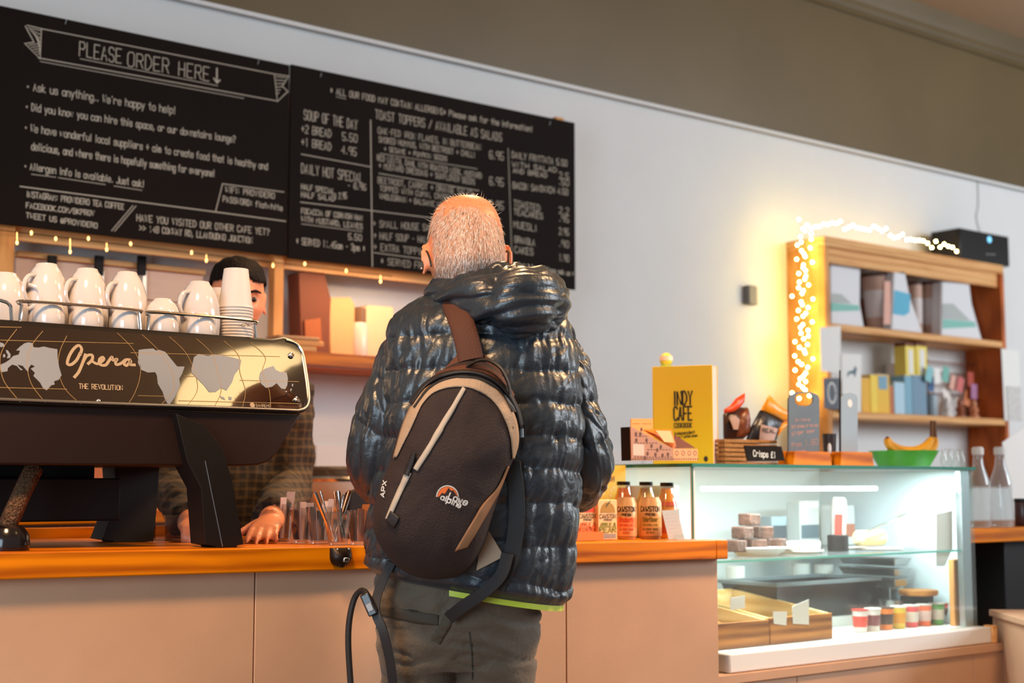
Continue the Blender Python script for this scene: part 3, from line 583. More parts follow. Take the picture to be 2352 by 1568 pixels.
for k, (y0, y1, x1_, mt_, lb) in enumerate(((788, 806, 728, mat('board_dark', (200, 150, 90), .6), 'lowest'), (772, 787, 745, M_pine, 'middle'), (762, 771, 735, mat('board_top', (188, 140, 96), .6), 'topmost'))):
    a, b_ = onY(640, y1, SY-.1), onY(x1_, y0, SY-.1)
    zz0 = zs+(0, .021, .041)[k]; t = MB().box(a.x, b_.x, SY-.10, SY-.003, zz0+.0005, zz0+(.0205, .0195, .014)[k]).build('serving_board', mt_, bevel=.004); tag(t, '%s wooden serving board of the low pile on the pine shelf' % lb, 'board', 'serving boards on the pine shelf')
# tins under the machine gap (on the back worktop)
for px0, px1, mt_, lb in ((-6, 18, M_paperm, 'white tin at the far left seen through the gap under the machine'), (20, 40, M_paper, 'second pale tin seen through the gap under the machine'), (60, 142, M_blackm, 'dark box between the pale and orange tins under the machine'), (146, 190, mat('orange_tin', (196, 110, 56), .5), 'orange tin seen through the gap under the machine'), (194, 248, mat('rust_tin', (176, 96, 50), .5), 'rust coloured tin right of the orange tin under the machine'), (262, 285, mat('bright_tin', (226, 120, 36), .5), 'bright orange tin next to the rear machine leg')):
    box_on('storage_tin', lb, 'tin', px0, px1, 1060, 1140, 4.38, .09, mt_, 'tins on the back worktop', zbase=zbw+.0005, part='tin_body')
# bulbs hanging along the shelving
sl = thing('string_lights', 'string of little warm bulbs hanging below the chalkboards', 'string lights', onY(300, 565, SY-.03))
bp = [(39, 557), (72, 535), (128, 548), (161, 578), (203, 548), (245, 573), (300, 560), (440, 580), (474, 598), (560, 600), (627, 610), (700, 606), (795, 622), (874, 646)]
cord = [onY(x, 528+.118*x, SY-.03) for x in range(-20, 921, 40)]
MB().tube(cord, .0016, 5).build('cord', M_blackm, sl)
M_bulb = mat('warm_bulb', (255, 190, 110), .3, emit=5)
for x, y in bp:
    p = onY(x, y, SY-.03); tp = onY(x, 528+.118*x, SY-.03)
    mb = MB(); mb.tube([tp, p+V((0, 0, .008))], .0012, 5); mb.ball(p, .0042, .0042, .007, 8, 6); mb.build('bulb', M_bulb, sl)
# ---------------------------------------------------------------- display case
CY = 2.76; XR = onY(2233, 1074, CY).x; CB = 3.42; ZT = 1.1705; ZB = .655
def pillow(mb, P, n, t):
    P = [V(p) for p in P]; c = sum(P, V())/len(P); n = V(n)
    f1 = [c+(p-c)*.86+n*(t*.55) for p in P]; f2 = [c+(p-c)*.5+n*t for p in P]; b1 = [c+(p-c)*.86-n*(t*.55) for p in P]; b2 = [c+(p-c)*.5-n*t for p in P]
    return mb.loft([b2, b1, P, f1, f2])
dc = thing('display_case', 'glass display case of cakes and drinks with a lit interior set into the counter', 'display case', (3.4, CY, .6))
e = .006
MB().box(XC-.004, XR+.01, CY-.006, CB, ZT-.007, ZT).build('top_glass', M_glass, dc)
M_gsee = mat('glass_edge_tint', (36, 120, 104), .2, spec=.8)
mb = MB(); mb.box(XC-.004, XR+.01, CY-.0075, CY-.0062, ZT-.0095, ZT+.0002); mb.box(XC-.0055, XC-.0042, CY-.0075, CB, ZT-.0095, ZT+.0002); mb.build('top_glass_edge', M_gsee, dc)
MB().box(XC+.012, XR-.002, CY, CY+e, ZB+.001, ZT-.0075).build('front_glass', M_glass, dc)
MB().box(XC, XC+e, CY, CB-.02, ctop(2.8)+.001, ZT-.0075).build('side_glass', M_glass, dc)
MB().box(XC-.0012, XC+.003, CY-.002, CY-.0003, ctop(2.8)+.001, ZT-.0075).build('side_glass_edge', M_gsee, dc)
MB().box(XR-.004, XR+.002, CY, CB-.02, ZB+.001, ZT-.0075).build('side_glass', M_glass, dc)
M_frame = mat('white_frame', (232, 236, 236), .4)
MB().box(XC+.0062, XC+.0118, CY, CY+.012, ZB, ZT-.0075).build('corner_strip', M_frame, dc)
mb = MB(); mb.box(XR-.055, XR-.008, CY+.007, CY+.03, ZB, ZT-.008); mb.build('corner_post', mat('satin_alu', (190, 198, 200), .3, .8), dc, bevel=.003)
xs0 = onY(1650, 1400, CY).x
mb = MB(); mb.box(xs0-.005, XR+.01, CY-.045, CB, .604, ZB); mb.build('base_sill', mat('sill_white', (232, 228, 224), .4), dc, bevel=.004)
MB().box(xs0, XR-.01, CB-.03, CB-.012, ZB+.002, ZT-.008).build('back_panel', mat('case_back', (222, 232, 235), .35), dc)
MB().box(XR+.0105, XR+.035, CY-.05, CY-.015, .604, ZB+.004).build('end_block', M_pine, dc, bevel=.002)
zg = onY(1900, 1275, CY+.03).z
MB().box(XC+.05, XR-.06, CY+.012, CB-.05, zg-.006, zg).build('glass_shelf', M_glass, dc)
MB().box(XC+.05, XR-.06, CY+.0105, CY+.0118, zg-.0062, zg+.0002).build('shelf_edge', mat('shelf_edge_tint', (120, 210, 196), .2), dc)
MB().box(XR-.012, XR-.006, CY+.06, CB-.032, ZB+.002, ZT-.009).build('added_end_panel', mat('case_end', (214, 224, 228), .35), dc)  # white panel added to whiten the right end of the case
M_led = mat('led_tube', (232, 250, 255), .4, emit=9)
za = onY(1800, 1122, CY+.04).z
a, b_ = onY(1612, 1122, CY+.04).x, onY(2012, 1122, CY+.04).x
MB().tube([(a, CY+.04, za), (b_, CY+.04, za)], .0065, 10).build('led_tube', M_led, dc)
a, b_ = onY(2158, 1122, CY+.04).x, onY(2200, 1122, CY+.04).x
MB().tube([(a, CY+.04, za), (b_, CY+.04, za)], .005, 10).build('led_tube', M_led, dc)
a, b_ = onY(1900, 1150, CB-.06).x, XR-.07
MB().box(XC+.012, XC+.2, CB-.06, CB-.035, 1.12, ZT-.009).build('wood_batten', M_counter, dc)
# counter front and timber strip below the case
ts = MB().box(px_j[2]+.002, onY(2331, 1475, CY-.05).x, CY-.058, CY+.02, .578, .603).build('timber_strip', M_panel, bevel=.0015); tag(ts, 'tan timber strip running under the display case sill', 'strip')
jx = [px_j[2]+.002, onY(1832, 1560, 2.71).x, onY(2237, 1520, 2.71).x, onY(2331, 1500, 2.71).x]
for i, lb in enumerate(('low tan panel under the wooden crates of the display case', 'long low tan panel under the middle of the display case', 'low tan panel at the right end below the display case')):
    o = MB().box(jx[i]+.0016, jx[i+1]-.0016, 2.712, 2.735, .02, .5775).build('counter_facing', M_panel, bevel=.001); tag(o, lb, 'panel', 'panels below the display case')
# right hand worktop, cabinet, ledge
rw0 = XR+.03
rw = thing('side_worktop', 'short pine worktop to the right of the display case carrying glass bottles', 'worktop', (rw0, 2.8, .94)); zr0 = onY(2300, 1212, 2.80).z
MB().box(rw0, 5.6, 2.80, 3.45, zr0-.047, zr0).build('top', M_counter, rw, bevel=.003)
xk = onY(2309, 1330, 2.86).x
MB().box(xk, 5.5, 2.86, 3.4, .4, zr0-.048).build('dark_cabinet', M_black, rw, bevel=.003)
MB().box(rw0, xk-.002, 3.30, 3.32, .4, zr0-.048).build('back_board', M_blackm, rw)
MB().box(rw0, xk-.002, 2.86, 3.298, .58, .60).build('bottom_shelf', M_pine, rw)
A, B = onZ(2243, 1402, .70)+V((.07, 0, 0)), onZ(2352, 1434, .70)+V((.07, 0, 0)); d = (B-A).normalized(); nn = V((-d.y, d.x, 0)); B = A+d*.5
lg = thing('low_ledge', 'low tan ledge angled away from the right end of the case', 'ledge', A)
mb = MB(); mb.poly3([A, B, B+nn*.16, A+nn*.16], -ZZ, .02); mb.build('ledge_top', M_panel, lg, bevel=.002)
mb = MB(); mb.poly3([p-ZZ*.021 for p in (A+nn*.012, B+nn*.012, B+nn*.15, A+nn*.15)], -ZZ, .66); mb.build('ledge_panel', M_panel, lg)
# kraft bag and jars under the worktop
def bag_px(name, label, cat, px, Y, t, m_, part='bag_body', grp=None):
    P = [onY(x, y, Y) for x, y in px]; c = sum(P, V())/len(P); o = thing(name, label, cat, (c.x, c.y, min(p.z for p in P)), 0, grp)
    mb = MB(); pillow(mb, P, YY, t); mb.build(part, m_, o, angle=60); return o
bag_px('kraft_bag', 'brown kraft bag on the low shelf right of the display case', 'bag', [(2250, 1398), (2246, 1300), (2262, 1276), (2290, 1280), (2296, 1330), (2304, 1360), (2304, 1398)], 3.0, .05, M_tan)
t = box_on('label_tin', 'small tin with red and white label beside the low kraft bag', 'tin', 2295, 2308, 1345, 1402, 2.98, .05, mat('tin_red', (170, 60, 40), .5))
# ---- crates and goods inside the case
M_crate = wood('crate_wood', (120, 66, 24), (196, 126, 58), .5, 0); M_crl = wood('crate_pale', (216, 170, 90), (246, 214, 150), .5, 1)
def crate(label, x0, x1, yb, yt, Y, d):
    a, b_ = onY(x0, yb, Y), onY(x1, yb, Y); zt = onY((x0+x1)/2, yt, Y).z; z0 = ZB+.001; t = thing('wooden_crate', label, 'crate', (a.x, Y, z0), 0, 'wooden crates in the display case'); th = .012
    MB().box(a.x, b_.x, Y, Y+th, z0, zt).build('front_board', M_crate, t, bevel=.002)
    MB().box(a.x, b_.x, Y+d-th, Y+d, z0, zt+.05).build('back_board', M_crl, t, bevel=.002)
    for x_ in (a.x, b_.x-th):
        mb = MB(); mb.prism([(Y+th, z0), (Y+d-th, z0), (Y+d-th, zt+.05), (Y+th, zt)], (x_, 0, 0), YY, ZZ, XX, th); mb.build('side_board', M_crl, t, bevel=.002)
    MB().box(a.x+th, b_.x-th, Y+th, Y+d-th, z0, z0+.012).build('bottom', M_crate, t)
    return a.x, b_.x, z0, zt
c1 = crate('left wooden crate of pastries in the display case, against the counter panel', 1632, 1768, 1490, 1428, 2.80, .40)
c2 = crate('right wooden crate with price tickets in the display case', 1770, 1913, 1475, 1413, 2.80, .40)
M_past = mat('pastry', (206, 140, 66), .6, var=.3, vscale=30, bump=.5, bscale=60); M_past2 = mat('pale_roll', (240, 214, 160), .6, var=.15, vscale=30)
k = 0
for cc, m_ in ((c1, M_past), (c2, M_past2)):
    for i in range(2):
        for j in range(3):
            x = cc[0]+.045+(cc[1]-cc[0]-.09)*i; y = 2.86+.11*j; mb = MB(); mb.ball((x, y, cc[2]+.036), .034, .05, .022, 14, 8); o = mb.build('pastry', m_)
            tag(o, '%s pastry in the %s crate, %s row %s side' % ('golden' if m_ is M_past else 'pale', 'left' if cc is c1 else 'right', ['front', 'middle', 'back'][j], ['left', 'right'][i]), 'pastry', 'pastries in the crates')
def ticket(label, px, Y):
    P = [onY(x, y, Y) for x, y in px]; mb = MB(); mb.poly3(P, (0, 1, 0), .0015); o = mb.build('price_ticket', M_paper, smooth=False); tag(o, label, 'ticket', 'price tickets in the display case')
ticket('grey price ticket standing in the left crate', [(1678, 1372), (1711, 1367), (1711, 1396), (1678, 1401)], 2.86)
ticket('white price ticket hanging on the left half of the right crate', [(1776, 1404), (1808, 1404), (1806, 1436), (1778, 1432)], 2.797)
ticket('white price ticket hanging on the right half of the right crate', [(1820, 1392), (1858, 1376), (1858, 1434), (1822, 1432)], 2.797)
# black basket
P = [onY(1785, 1420, 3.0), onY(2022, 1420, 3.0)]; z1 = onY(1900, 1334, 3.0).z; z0 = onY(1900, 1420, 3.0).z
bk = thing('black_basket', 'black plastic basket in the middle of the display case floor', 'basket', (P[0].x, 3.0, ZB))
x0, x1 = P[0].x, P[1].x; mb = MB()
def rr(x0, x1, y0, y1, z, i): return [V((x0+i, y0+i, z)), V((x1-i, y0+i, z)), V((x1-i, y1-i, z)), V((x0+i, y1-i, z))]
mb.loft([rr(x0, x1, 3.0, 3.24, z0+.001 if z0 > ZB else ZB+.001, .03), rr(x0, x1, 3.0, 3.24, z1, 0), rr(x0, x1, 3.0, 3.24, z1, .008), rr(x0, x1, 3.0, 3.24, max(z0, ZB)+.01, .036)]); mb.build('tub', mat('black_plastic', (24, 25, 28), .25), bk, bevel=.003)
mb = MB(); mb.loft([rr(x0-.006, x1+.006, 2.994, 3.246, z1-.008, 0), rr(x0-.006, x1+.006, 2.994, 3.246, z1+.003, 0), rr(x0-.006, x1+.006, 2.994, 3.246, z1+.003, .016), rr(x0-.006, x1+.006, 2.994, 3.246, z1-.008, .016)], False, False); mb.build('rim', mat('grey_plastic', (120, 128, 132), .3), bk, bevel=.002)
if z0 > ZB+.004: MB().box(x0+.03, x1-.03, 3.03, 3.21, ZB+.001, z0).build('riser', M_frame, bk)
# pots of dessert
pots = [((236, 226, 222), (206, 60, 50), 'white and red'), ((236, 228, 220), (120, 60, 66), 'white and plum'), ((232, 120, 40), (60, 40, 36), 'dark and orange'), ((236, 200, 70), (228, 150, 40), 'yellow'), ((220, 70, 76), (236, 220, 210), 'pink red'), ((232, 96, 40), (236, 200, 190), 'orange red'), ((60, 150, 50), (236, 230, 220), 'green'), ((216, 66, 40), (70, 50, 40), 'brick red')]
M_lidw = mat('foil_lid', (232, 226, 220), .35)
for i, (c0, c1_, nm) in enumerate(pots):
    x = 1976+i*29.5; p = onY(x, 1440, 2.87); p.z = onY(x, 1452-i*1.6, 2.84).z; p.z = ZB+.001
    h = .066; t = thing('dessert_pot', '%s dessert pot, %s in the row by the front glass' % (nm, ['first', 'second', 'third', 'fourth', 'fifth', 'sixth', 'seventh', 'last'][i]), 'pot', p, 0, 'dessert pots in the display case')
    MB().lathe([(.019, 0), (.0245, h), (.001, h)], (0, 0, 0), 20).build('pot_wall', mat('pot%d' % i, c0, .4), t, local=True)
    MB().lathe([(.0212, h*.25), (.0240, h*.75)], (0, 0, 0), 20).build('pot_label', mat('potl%d' % i, c1_, .4), t, local=True)
    MB().lathe([(.0265, h+.0005), (.027, h+.004), (.001, h+.005)], (0, 0, 0), 20).build('lid', M_lidw if i % 2 else mat('potlid%d' % i, c1_, .4), t, local=True)
# right hand things in the case: card, dishes
P = [onY(x, y, 2.80) for x, y in ((2150, 1180), (2188, 1172), (2188, 1258), (2170, 1300), (2150, 1300))]; o = MB().poly3(P, (0, 1, 0), .002).build('white_card', M_paper, smooth=False); tag(o, 'white card with a cut corner hanging at the right end of the display case', 'card')
MB_ = MB().box(onY(2190, 1300, 2.80).x, onY(2213, 1300, 2.80).x, 2.80, 2.82, ZB+.001, onY(2200, 1284, 2.8).z); o = MB_.build('wooden_upright', M_pinez, bevel=.002); tag(o, 'pale wooden upright inside the right end of the display case', 'upright')
def cyl(nm, lb, cat, x, yb, yt, Y, rpx, m_, prof=None, z=None, grp=None, part='body', lid=None):
    p = onY(x, yb, Y); k = depth(p)/FPX; r = rpx*k
    if z is not None: zz = z
    else: zz = p.z
    h = onY(x, yt, Y).z-zz; p.z = zz; t = thing(nm, lb, cat, p, 0, grp)
    prof = prof or [(.97, 0), (1, .02), (1, .97), (.96, 1)]
    MB().lathe([(r*a, h*b) for a, b in prof]+([(.0005, h*prof[-1][1])] if prof[-1][0] > .01 else []), (0, 0, 0), 26).build(part, m_, t, local=True)
    if lid: 
        lp, lm, ln = lid; MB().lathe([(r*a, h*b) for a, b in lp]+[(.0005, h*lp[-1][1])], (0, 0, 0), 26).build(ln, lm, t, local=True)
    return t
M_stl = mat('dish_steel', (190, 196, 198), .25, .9)
cyl('serving_dish', 'wide steel dish on the case floor behind the dessert pots', 'dish', 2060, 1400, 1376, 2.98, 40, M_stl, [(.8, 0), (1, .8), (1.03, 1)], ZB+.001)
cyl('white_tub', 'white round tub behind the crates in the display case', 'tub', 1735, 1400, 1332, 3.325, 42, M_paper, [(.9, 0), (1, .9), (1.04, .92), (1.04, 1)], ZB+.001)
cyl('wooden_platter', 'round wooden platter raised at the right of the display case floor', 'platter', 2110, 1372, 1354, 2.91, 44, M_crate, [(.95, 0), (1, .3), (1, 1)], onY(2110, 1366, 2.91).z)
o = MB().box(onY(2085, 1366, 2.91).x, onY(2135, 1366, 2.91).x, 2.895, 2.94, ZB+.001, onY(2110, 1366, 2.91).z-.001).build('riser_block', M_blackm); tag(o, 'dark riser block under the wooden platter', 'block')
for i, (lb, dz) in enumerate((('lowest', 0), ('middle', .034), ('top', .068))):
    x0_, x1_ = onY(2056, 1300, 2.96).x, onY(2096, 1300, 2.96).x; z_ = ZB+.12+dz; t = thing('steel_tray', '%s steel tray of the stack at the right end of the case' % lb, 'tray', (x0_, 2.96, z_), 0, 'steel trays in the display case'); mb = MB()
    mb.loft([rr(x0_, x1_, 2.96, 3.2, z_, .012), rr(x0_, x1_, 2.96, 3.2, z_+.026, 0), rr(x0_, x1_, 2.96, 3.2, z_+.026, .006), rr(x0_, x1_, 2.96, 3.2, z_+.004, .016)]); mb.build('tray_shell', M_stl, t, bevel=.002)
    MB().box(x0_+.02, x1_-.02, 2.98, 3.18, z_+.0045, z_+.022).build('tray_contents', [M_choc_ for M_choc_ in (mat('tray_brown', (120, 78, 50), .7, var=.3, vscale=50),)], t)
o = MB().box(x0_+.01, x1_-.01, 2.99, 3.17, ZB+.001, ZB+.119).build('tray_stand', M_stl, bevel=.003); tag(o, 'steel block stand carrying the tray stack at the right end of the case', 'stand')
for i, (x, h_, lb) in enumerate(((1690, 1300, 'shorter white tub at the back behind the crates, against the back panel'), (1840, 1294, 'white cup behind the black basket, first along the back panel'), (1893, 1296, 'white cup behind the black basket, second along the back panel'))): cyl('white_tub', lb, 'tub', x, 1380, h_, 3.30, 22, M_paper, [(.8, 0), (1, 1), (.93, 1)], ZB+.001)
for i, (x, w_, y_, c_, lb) in enumerate(((1860, 22, 1150, (210, 216, 214), 'pale tall carton on the glass shelf behind the iced slices'), (1940, 24, 1160, (226, 230, 230), 'white tall carton on the glass shelf behind the wrap'), (1790, 18, 1185, (150, 166, 172), 'grey slim carton on the glass shelf behind the brownies'))):
    x0_, x1_ = onY(x-w_, 1200, 3.2).x, onY(x+w_, 1200, 3.2).x; t = thing('carton', lb, 'carton', (x0_, 3.2, zg), 0); MB().box(x0_, x1_, 3.2, 3.26, zg+.0006, onY(x, y_, 3.2).z).build('carton_body', mat('carton%d' % i, c_, .5), t, bevel=.003); MB().box(x0_+.004, x1_-.004, 3.1985, 3.1998, zg+.03, zg+.075).build('carton_label', mat('cartl%d' % i, ((90, 110, 120), (196, 120, 90), (60, 70, 76))[i], .5), t)
# cakes on the glass shelf
M_choc = mat('chocolate_cake', (92, 56, 40), .6, var=.4, vscale=60, bump=.6, bscale=80); M_icing = mat('icing', (236, 226, 214), .5, bump=.4, bscale=60)
pl_ = cyl('cake_plate', 'white oval plate under the brownie pile in the display case', 'plate', 1740, 1262, 1256, 2.92, 66, M_paper, [(.7, 0), (1, .8), (1.02, 1)], zg+.0006)
zp = zg+.0095
for i in range(9):
    lv = 0 if i < 5 else (1 if i < 8 else 2); q = i-(0, 5, 8)[lv]; p = onY(1690+q*24+lv*16, 1250, 2.92+.02*(q % 2)); o = MB().obox((p.x, p.y, zp+.021+lv*.038), V((math.cos(q*.5), math.sin(q*.5), 0)), V((-math.sin(q*.5), math.cos(q*.5), 0)), ZZ, .022, .026, .0175).build('brownie', M_choc, bevel=.004)
    tag(o, 'chocolate brownie in the pile, %s layer, %s' % (['bottom', 'middle', 'top'][lv], ['first from left', 'second from left', 'third from left', 'fourth from left', 'fifth from left'][q]), 'brownie', 'brownies on the white plate')
cyl('cake_plate', 'white plate with iced slices in the middle of the glass shelf', 'plate', 1835, 1268, 1263, 2.95, 56, M_paper, [(.7, 0), (1, .8), (1.02, 1)], zg+.0006)
for i in range(3):
    p = onY(1808+i*26, 1255, 2.95); o = MB().box(p.x-.02, p.x+.02, 2.92, 2.98, zg+.0095, zg+.036).build('iced_slice', M_icing, bevel=.006); tag(o, 'iced cake slice on the middle plate, %s' % ['left one', 'centre one', 'right one'][i], 'cake', 'iced slices')
cyl('dark_pot', 'small dark pot right of the iced slices on the glass shelf', 'pot', 1925, 1262, 1228, 2.95, 24, M_blackm, None, zg+.0006)
bag_px('wrapped_snack', 'wrapped snack with red stripe standing behind the dark pot', 'snack', [(1912, 1240), (1914, 1142), (1940, 1142), (1938, 1240)], 3.1, .02, M_paper)
o = MB().poly3([onY(x, y, 3.077) for x, y in ((1918, 1180), (1936, 1180), (1935, 1228), (1918, 1228))], (0, 1, 0), .001).build('red_stripe', mat('red_print', (206, 60, 44), .5)); tag(o, 'red label on the wrapped snack behind the dark pot', 'label')
cyl('cake_plate', 'white plate with a wrap near the right of the glass shelf', 'plate', 2010, 1262, 1257, 2.98, 62, M_paper, [(.7, 0), (1, .8), (1.02, 1)], zg+.0006)
mb = MB(); P0 = onY(1965, 1240, 2.98); P1 = onY(2030, 1225, 2.98); P0.z = zg+.036; P1.z = zg+.036
mb.tube([P0, P0.lerp(P1, .1), P0.lerp(P1, .9), P1], [.015, .026, .026, .015], 14); o = mb.build('wrap_sandwich', M_past2); tag(o, 'pale rolled wrap lying on the plate at the right of the glass shelf', 'wrap')
mb = MB(); mb.tube([onY(1990, 1222, 2.94), onY(2040, 1200, 2.94), onY(2080, 1180, 2.94)], .004, 8); o = mb.build('serving_tongs', M_chrome); tag(o, 'steel tongs leaning over the wrap in the display case', 'tongs')
# white price holder and card seen through the side glass
o = MB().box(XC+.03, XC+.05, 2.86, 3.3, ctop(2.8)+.002, 1.11).build('inner_side_panel', M_frame); tag(o, 'pale inner panel just behind the side glass of the display case', 'panel')
# ---------------------------------------------------------------- drinks on the worktop left of the case
def ground(x, yb, Y): p = onY(x, yb, Y); return V((p.x, p.y, ctop(p.x)+.0004))
M_can = mat('can_beige', (214, 172, 122), .35, metal=.15); M_canr = mat('can_rim', (60, 36, 22), .35, metal=.6)
def facing(p): d = (CAM-p); d.z = 0; return d.normalized()
def can(label, x, Y, band, yb=1237, yt=1141, rpx=25):
    p = ground(x, yb, Y); k = depth(p)/FPX; r = rpx*k; h = (yb-yt)*k; t = thing('drink_can', label, 'can', p, 0, 'beige drink cans')
    MB().lathe([(r*.8, .0), (r*.97, h*.07), (r, h*.1), (r, h*.86), (r*.8, h*.97), (r*.8, h), (.0005, h*.985)], (0, 0, 0), 36).build('can_body', M_can, t, local=True)
    MB().lathe([(r*.78, .0002), (r*.95, h*.062), (r*.985, h*.07)], (0, 0, 0), 36).build('can_foot', M_canr, t, local=True)
    n = facing(p); u = ZZ.cross(n).normalized(); wrap = lambda q: (lambda l: p+n*0+V((0, 0, l.z))+ (n*math.cos(l.dot(u)/r)+u*math.sin(l.dot(u)/r))*(r+.0005))(q-p)
    mb = MB()
    def row(s, z, w, hh, th): write(mb, s, p+u*(-w/2)+V((0, 0, z)), p+u*(w/2)+V((0, 0, z)), ZZ, n, th, hh, .05, proj=wrap)
    row('CAWSTON', h*.66, r*1.9, h*.115, .0024); row('-PRESS-', h*.56, r*1.2, h*.055, .0016)
    mb.build('lettering', M_letk, t, smooth=False)
    mb = MB(); row(band[1], h*.42, r*1.35, h*.10, .0024); row('SPARKLING', h*.32, r*1.3, h*.04, .0012); row('NO ADDED SUGAR', h*.22, r*1.4, h*.04, .0012); row('330', h*.14, r*.7, h*.04, .0012); mb.build('flavour_print', band[0], t, smooth=False)
    mb = MB(); mb.lathe([(r+.0003, h*.28), (r+.0003, h*.52)], (0, 0, 0), 36); mb.build('flavour_band', band[2], t, local=True)
    return t
can('beige drink can with red orange print, first from the juice cartons', 1439, 2.80, (mat('print_red', (206, 74, 30), .5), 'Rhubarb', mat('band_red', (226, 140, 84), .45)), rpx=24)
can('beige drink can with olive print in front of the pale bottle', 1494, 2.795, (mat('print_olive', (120, 104, 40), .5), 'Elderflower', mat('band_olive', (206, 170, 104), .45)), rpx=26)
def bottle(label, x, Y, col, yb=1232, yt=1104):
    p = ground(x, yb, Y); k = depth(p)/FPX; h = (yb-yt)*k; r = 27*k; t = thing('juice_bottle', label, 'bottle', p, 0, 'black capped juice bottles')
    pr = [(r*.9, 0), (r, .01), (r, h*.45), (r*.9, h*.62), (r*.62, h*.78), (r*.50, h*.88), (r*.50, h*.93)]
    MB().lathe([(a*1.03, b) for a, b in pr], (0, 0, 0), 30).build('bottle_glass', M_glassd, t, local=True)
    MB().lathe([(a*.96, b+.0015) for a, b in pr[:-1]]+[(.0005, h*.885)], (0, 0, 0), 30).build('juice', mat('juice_%d%d%d' % col, col, .25, coat=.3), t, local=True)
    MB().lathe([(r*.56, h*.932), (r*.58, h*.94), (r*.58, h*.995), (r*.54, h), (.0005, h)], (0, 0, 0), 24).build('cap', M_black, t, local=True)
    return p, r, h, t
bottle('orange juice bottle behind the can with red print', 1433, 2.93, (236, 130, 10)); bottle('pale yellow bottle behind the can with olive print', 1485, 2.885, (238, 206, 120))
p, r, h, t = bottle('orange juice bottle with red band behind the leaning price card', 1533, 2.81, (250, 164, 6))
MB().lathe([(r*1.02*.93, h*.58), (r*1.02*.84, h*.66)], (0, 0, 0), 30).build('red_band', mat('red_band', (226, 88, 16), .4), t, local=True)
MB().lathe([(r*1.035, h*.1), (r*1.035, h*.42)], (0, 0, 0), 30).build('bottle_label', mat('rust_label', (190, 80, 30), .5), t, local=True)
M_cart = mat('carton_cream', (244, 206, 150), .55)
def carton(label, px, Y, l1, l2, c1_, fruit, leaf=False):
    P = [onY(x, y, Y) for x, y in px]; z0 = ctop(P[0].x)+.0004; P[0].z = P[1].z = z0
    t = thing('juice_carton', label, 'carton', (P[0].x, Y, z0), 0, 'juice cartons'); x0, x1, z1 = P[0].x, P[1].x, P[2].z
    MB().box(x0, x1, Y, Y+.045, z0, z1).build('carton_body', M_cart, t, bevel=.002)
    w = x1-x0; h = z1-z0; N = (0, -1, 0); q = lambda a, b: V((x0+w*a, Y-.0004, z0+h*b))
    mb = MB(); write(mb, 'CAWSTON', q(.08, .54), q(.92, .54), ZZ, N, .0016, h*.1, .03); write(mb, 'PRESS', q(.3, .48), q(.7, .48), ZZ, N, .0011, h*.035, .03); mb.build('lettering', M_letk, t, smooth=False)
    mb = MB(); write(mb, l1, q(.12, .335), q(.9, .335), ZZ, N, .0026, h*.09, .03); write(mb, l2, q(.08, .19), q(.92, .19), ZZ, N, .0034, h*.13, .03); mb.build('flavour_print', c1_, t, smooth=False)
    mb = MB(); mb.poly3([q(.5, .68)+V((w*.38*math.cos(a), 0, h*.26*math.sin(a))) for a in [PI*k/14 for k in range(15)]], N, .0006); mb.build('fruit_print', fruit, t, smooth=False)
    if leaf: mb = MB(); mb.poly3([q(.36, .79), q(.42, .88), q(.66, .985), q(.56, .9)], N, .001); mb.build('leaf_print', mat('leaf_print', (70, 74, 20), .5), t, smooth=False)
    mb = MB(); mb.poly3([q(.2, .045), q(.92, .045), q(.92, .15), q(.2, .15)], N, .0006); mb.build('grey_patch', mat('grey_patch', (150, 140, 134), .5), t, smooth=False)
M_po = mat('print_orange', (236, 118, 40), .5); M_pg = mat('print_green', (140, 146, 30), .5)
carton('juice carton with red fruit and orange words next to the customer', [(1327, 1240), (1371, 1240), (1371, 1146), (1327, 1146)], 2.78, 'APPLE &', 'RHUBARB', M_po, mat('fruit_red', (220, 70, 30), .5))
carton('apple and pear juice carton with olive fruit and green words', [(1374, 1240), (1418, 1240), (1418, 1147), (1374, 1147)], 2.77, 'APPLE &', 'PEAR', M_pg, mat('fruit_olive', (176, 134, 30), .5), True)
# open tray in front of the cartons
tr = thing('card_tray', 'open orange brown cardboard tray beside the customer in front of the cartons', 'tray', ground(1350, 1244, 2.74))
a = onY(1290, 1243, 2.735).x; b_ = onY(1386, 1243, 2.735).x; z0 = ctop(a)+.0004; zA = onY(1330, 1222, 2.735).z; zB = onY(1325, 1192, 2.735).z
M_trayc = mat('tray_card', (226, 128, 56), .7); M_trayd = mat('tray_inside', (120, 50, 22), .8)
MB().box(a, b_, 2.735, 2.738, z0, zA).build('front_wall', M_trayc, tr)
xt = onY(1326, 1200, 2.738).x
MB().prism([(a, z0), (b_-.001, z0), (b_-.001, zA), (xt, zB), (a, zB)], (0, 2.826, 0), XX, ZZ, YY, .003).build('rear_wall', M_trayd, tr)
MB().box(a, b_-.003, 2.739, 2.825, z0, z0+.003).build('tray_floor', M_trayc, tr)
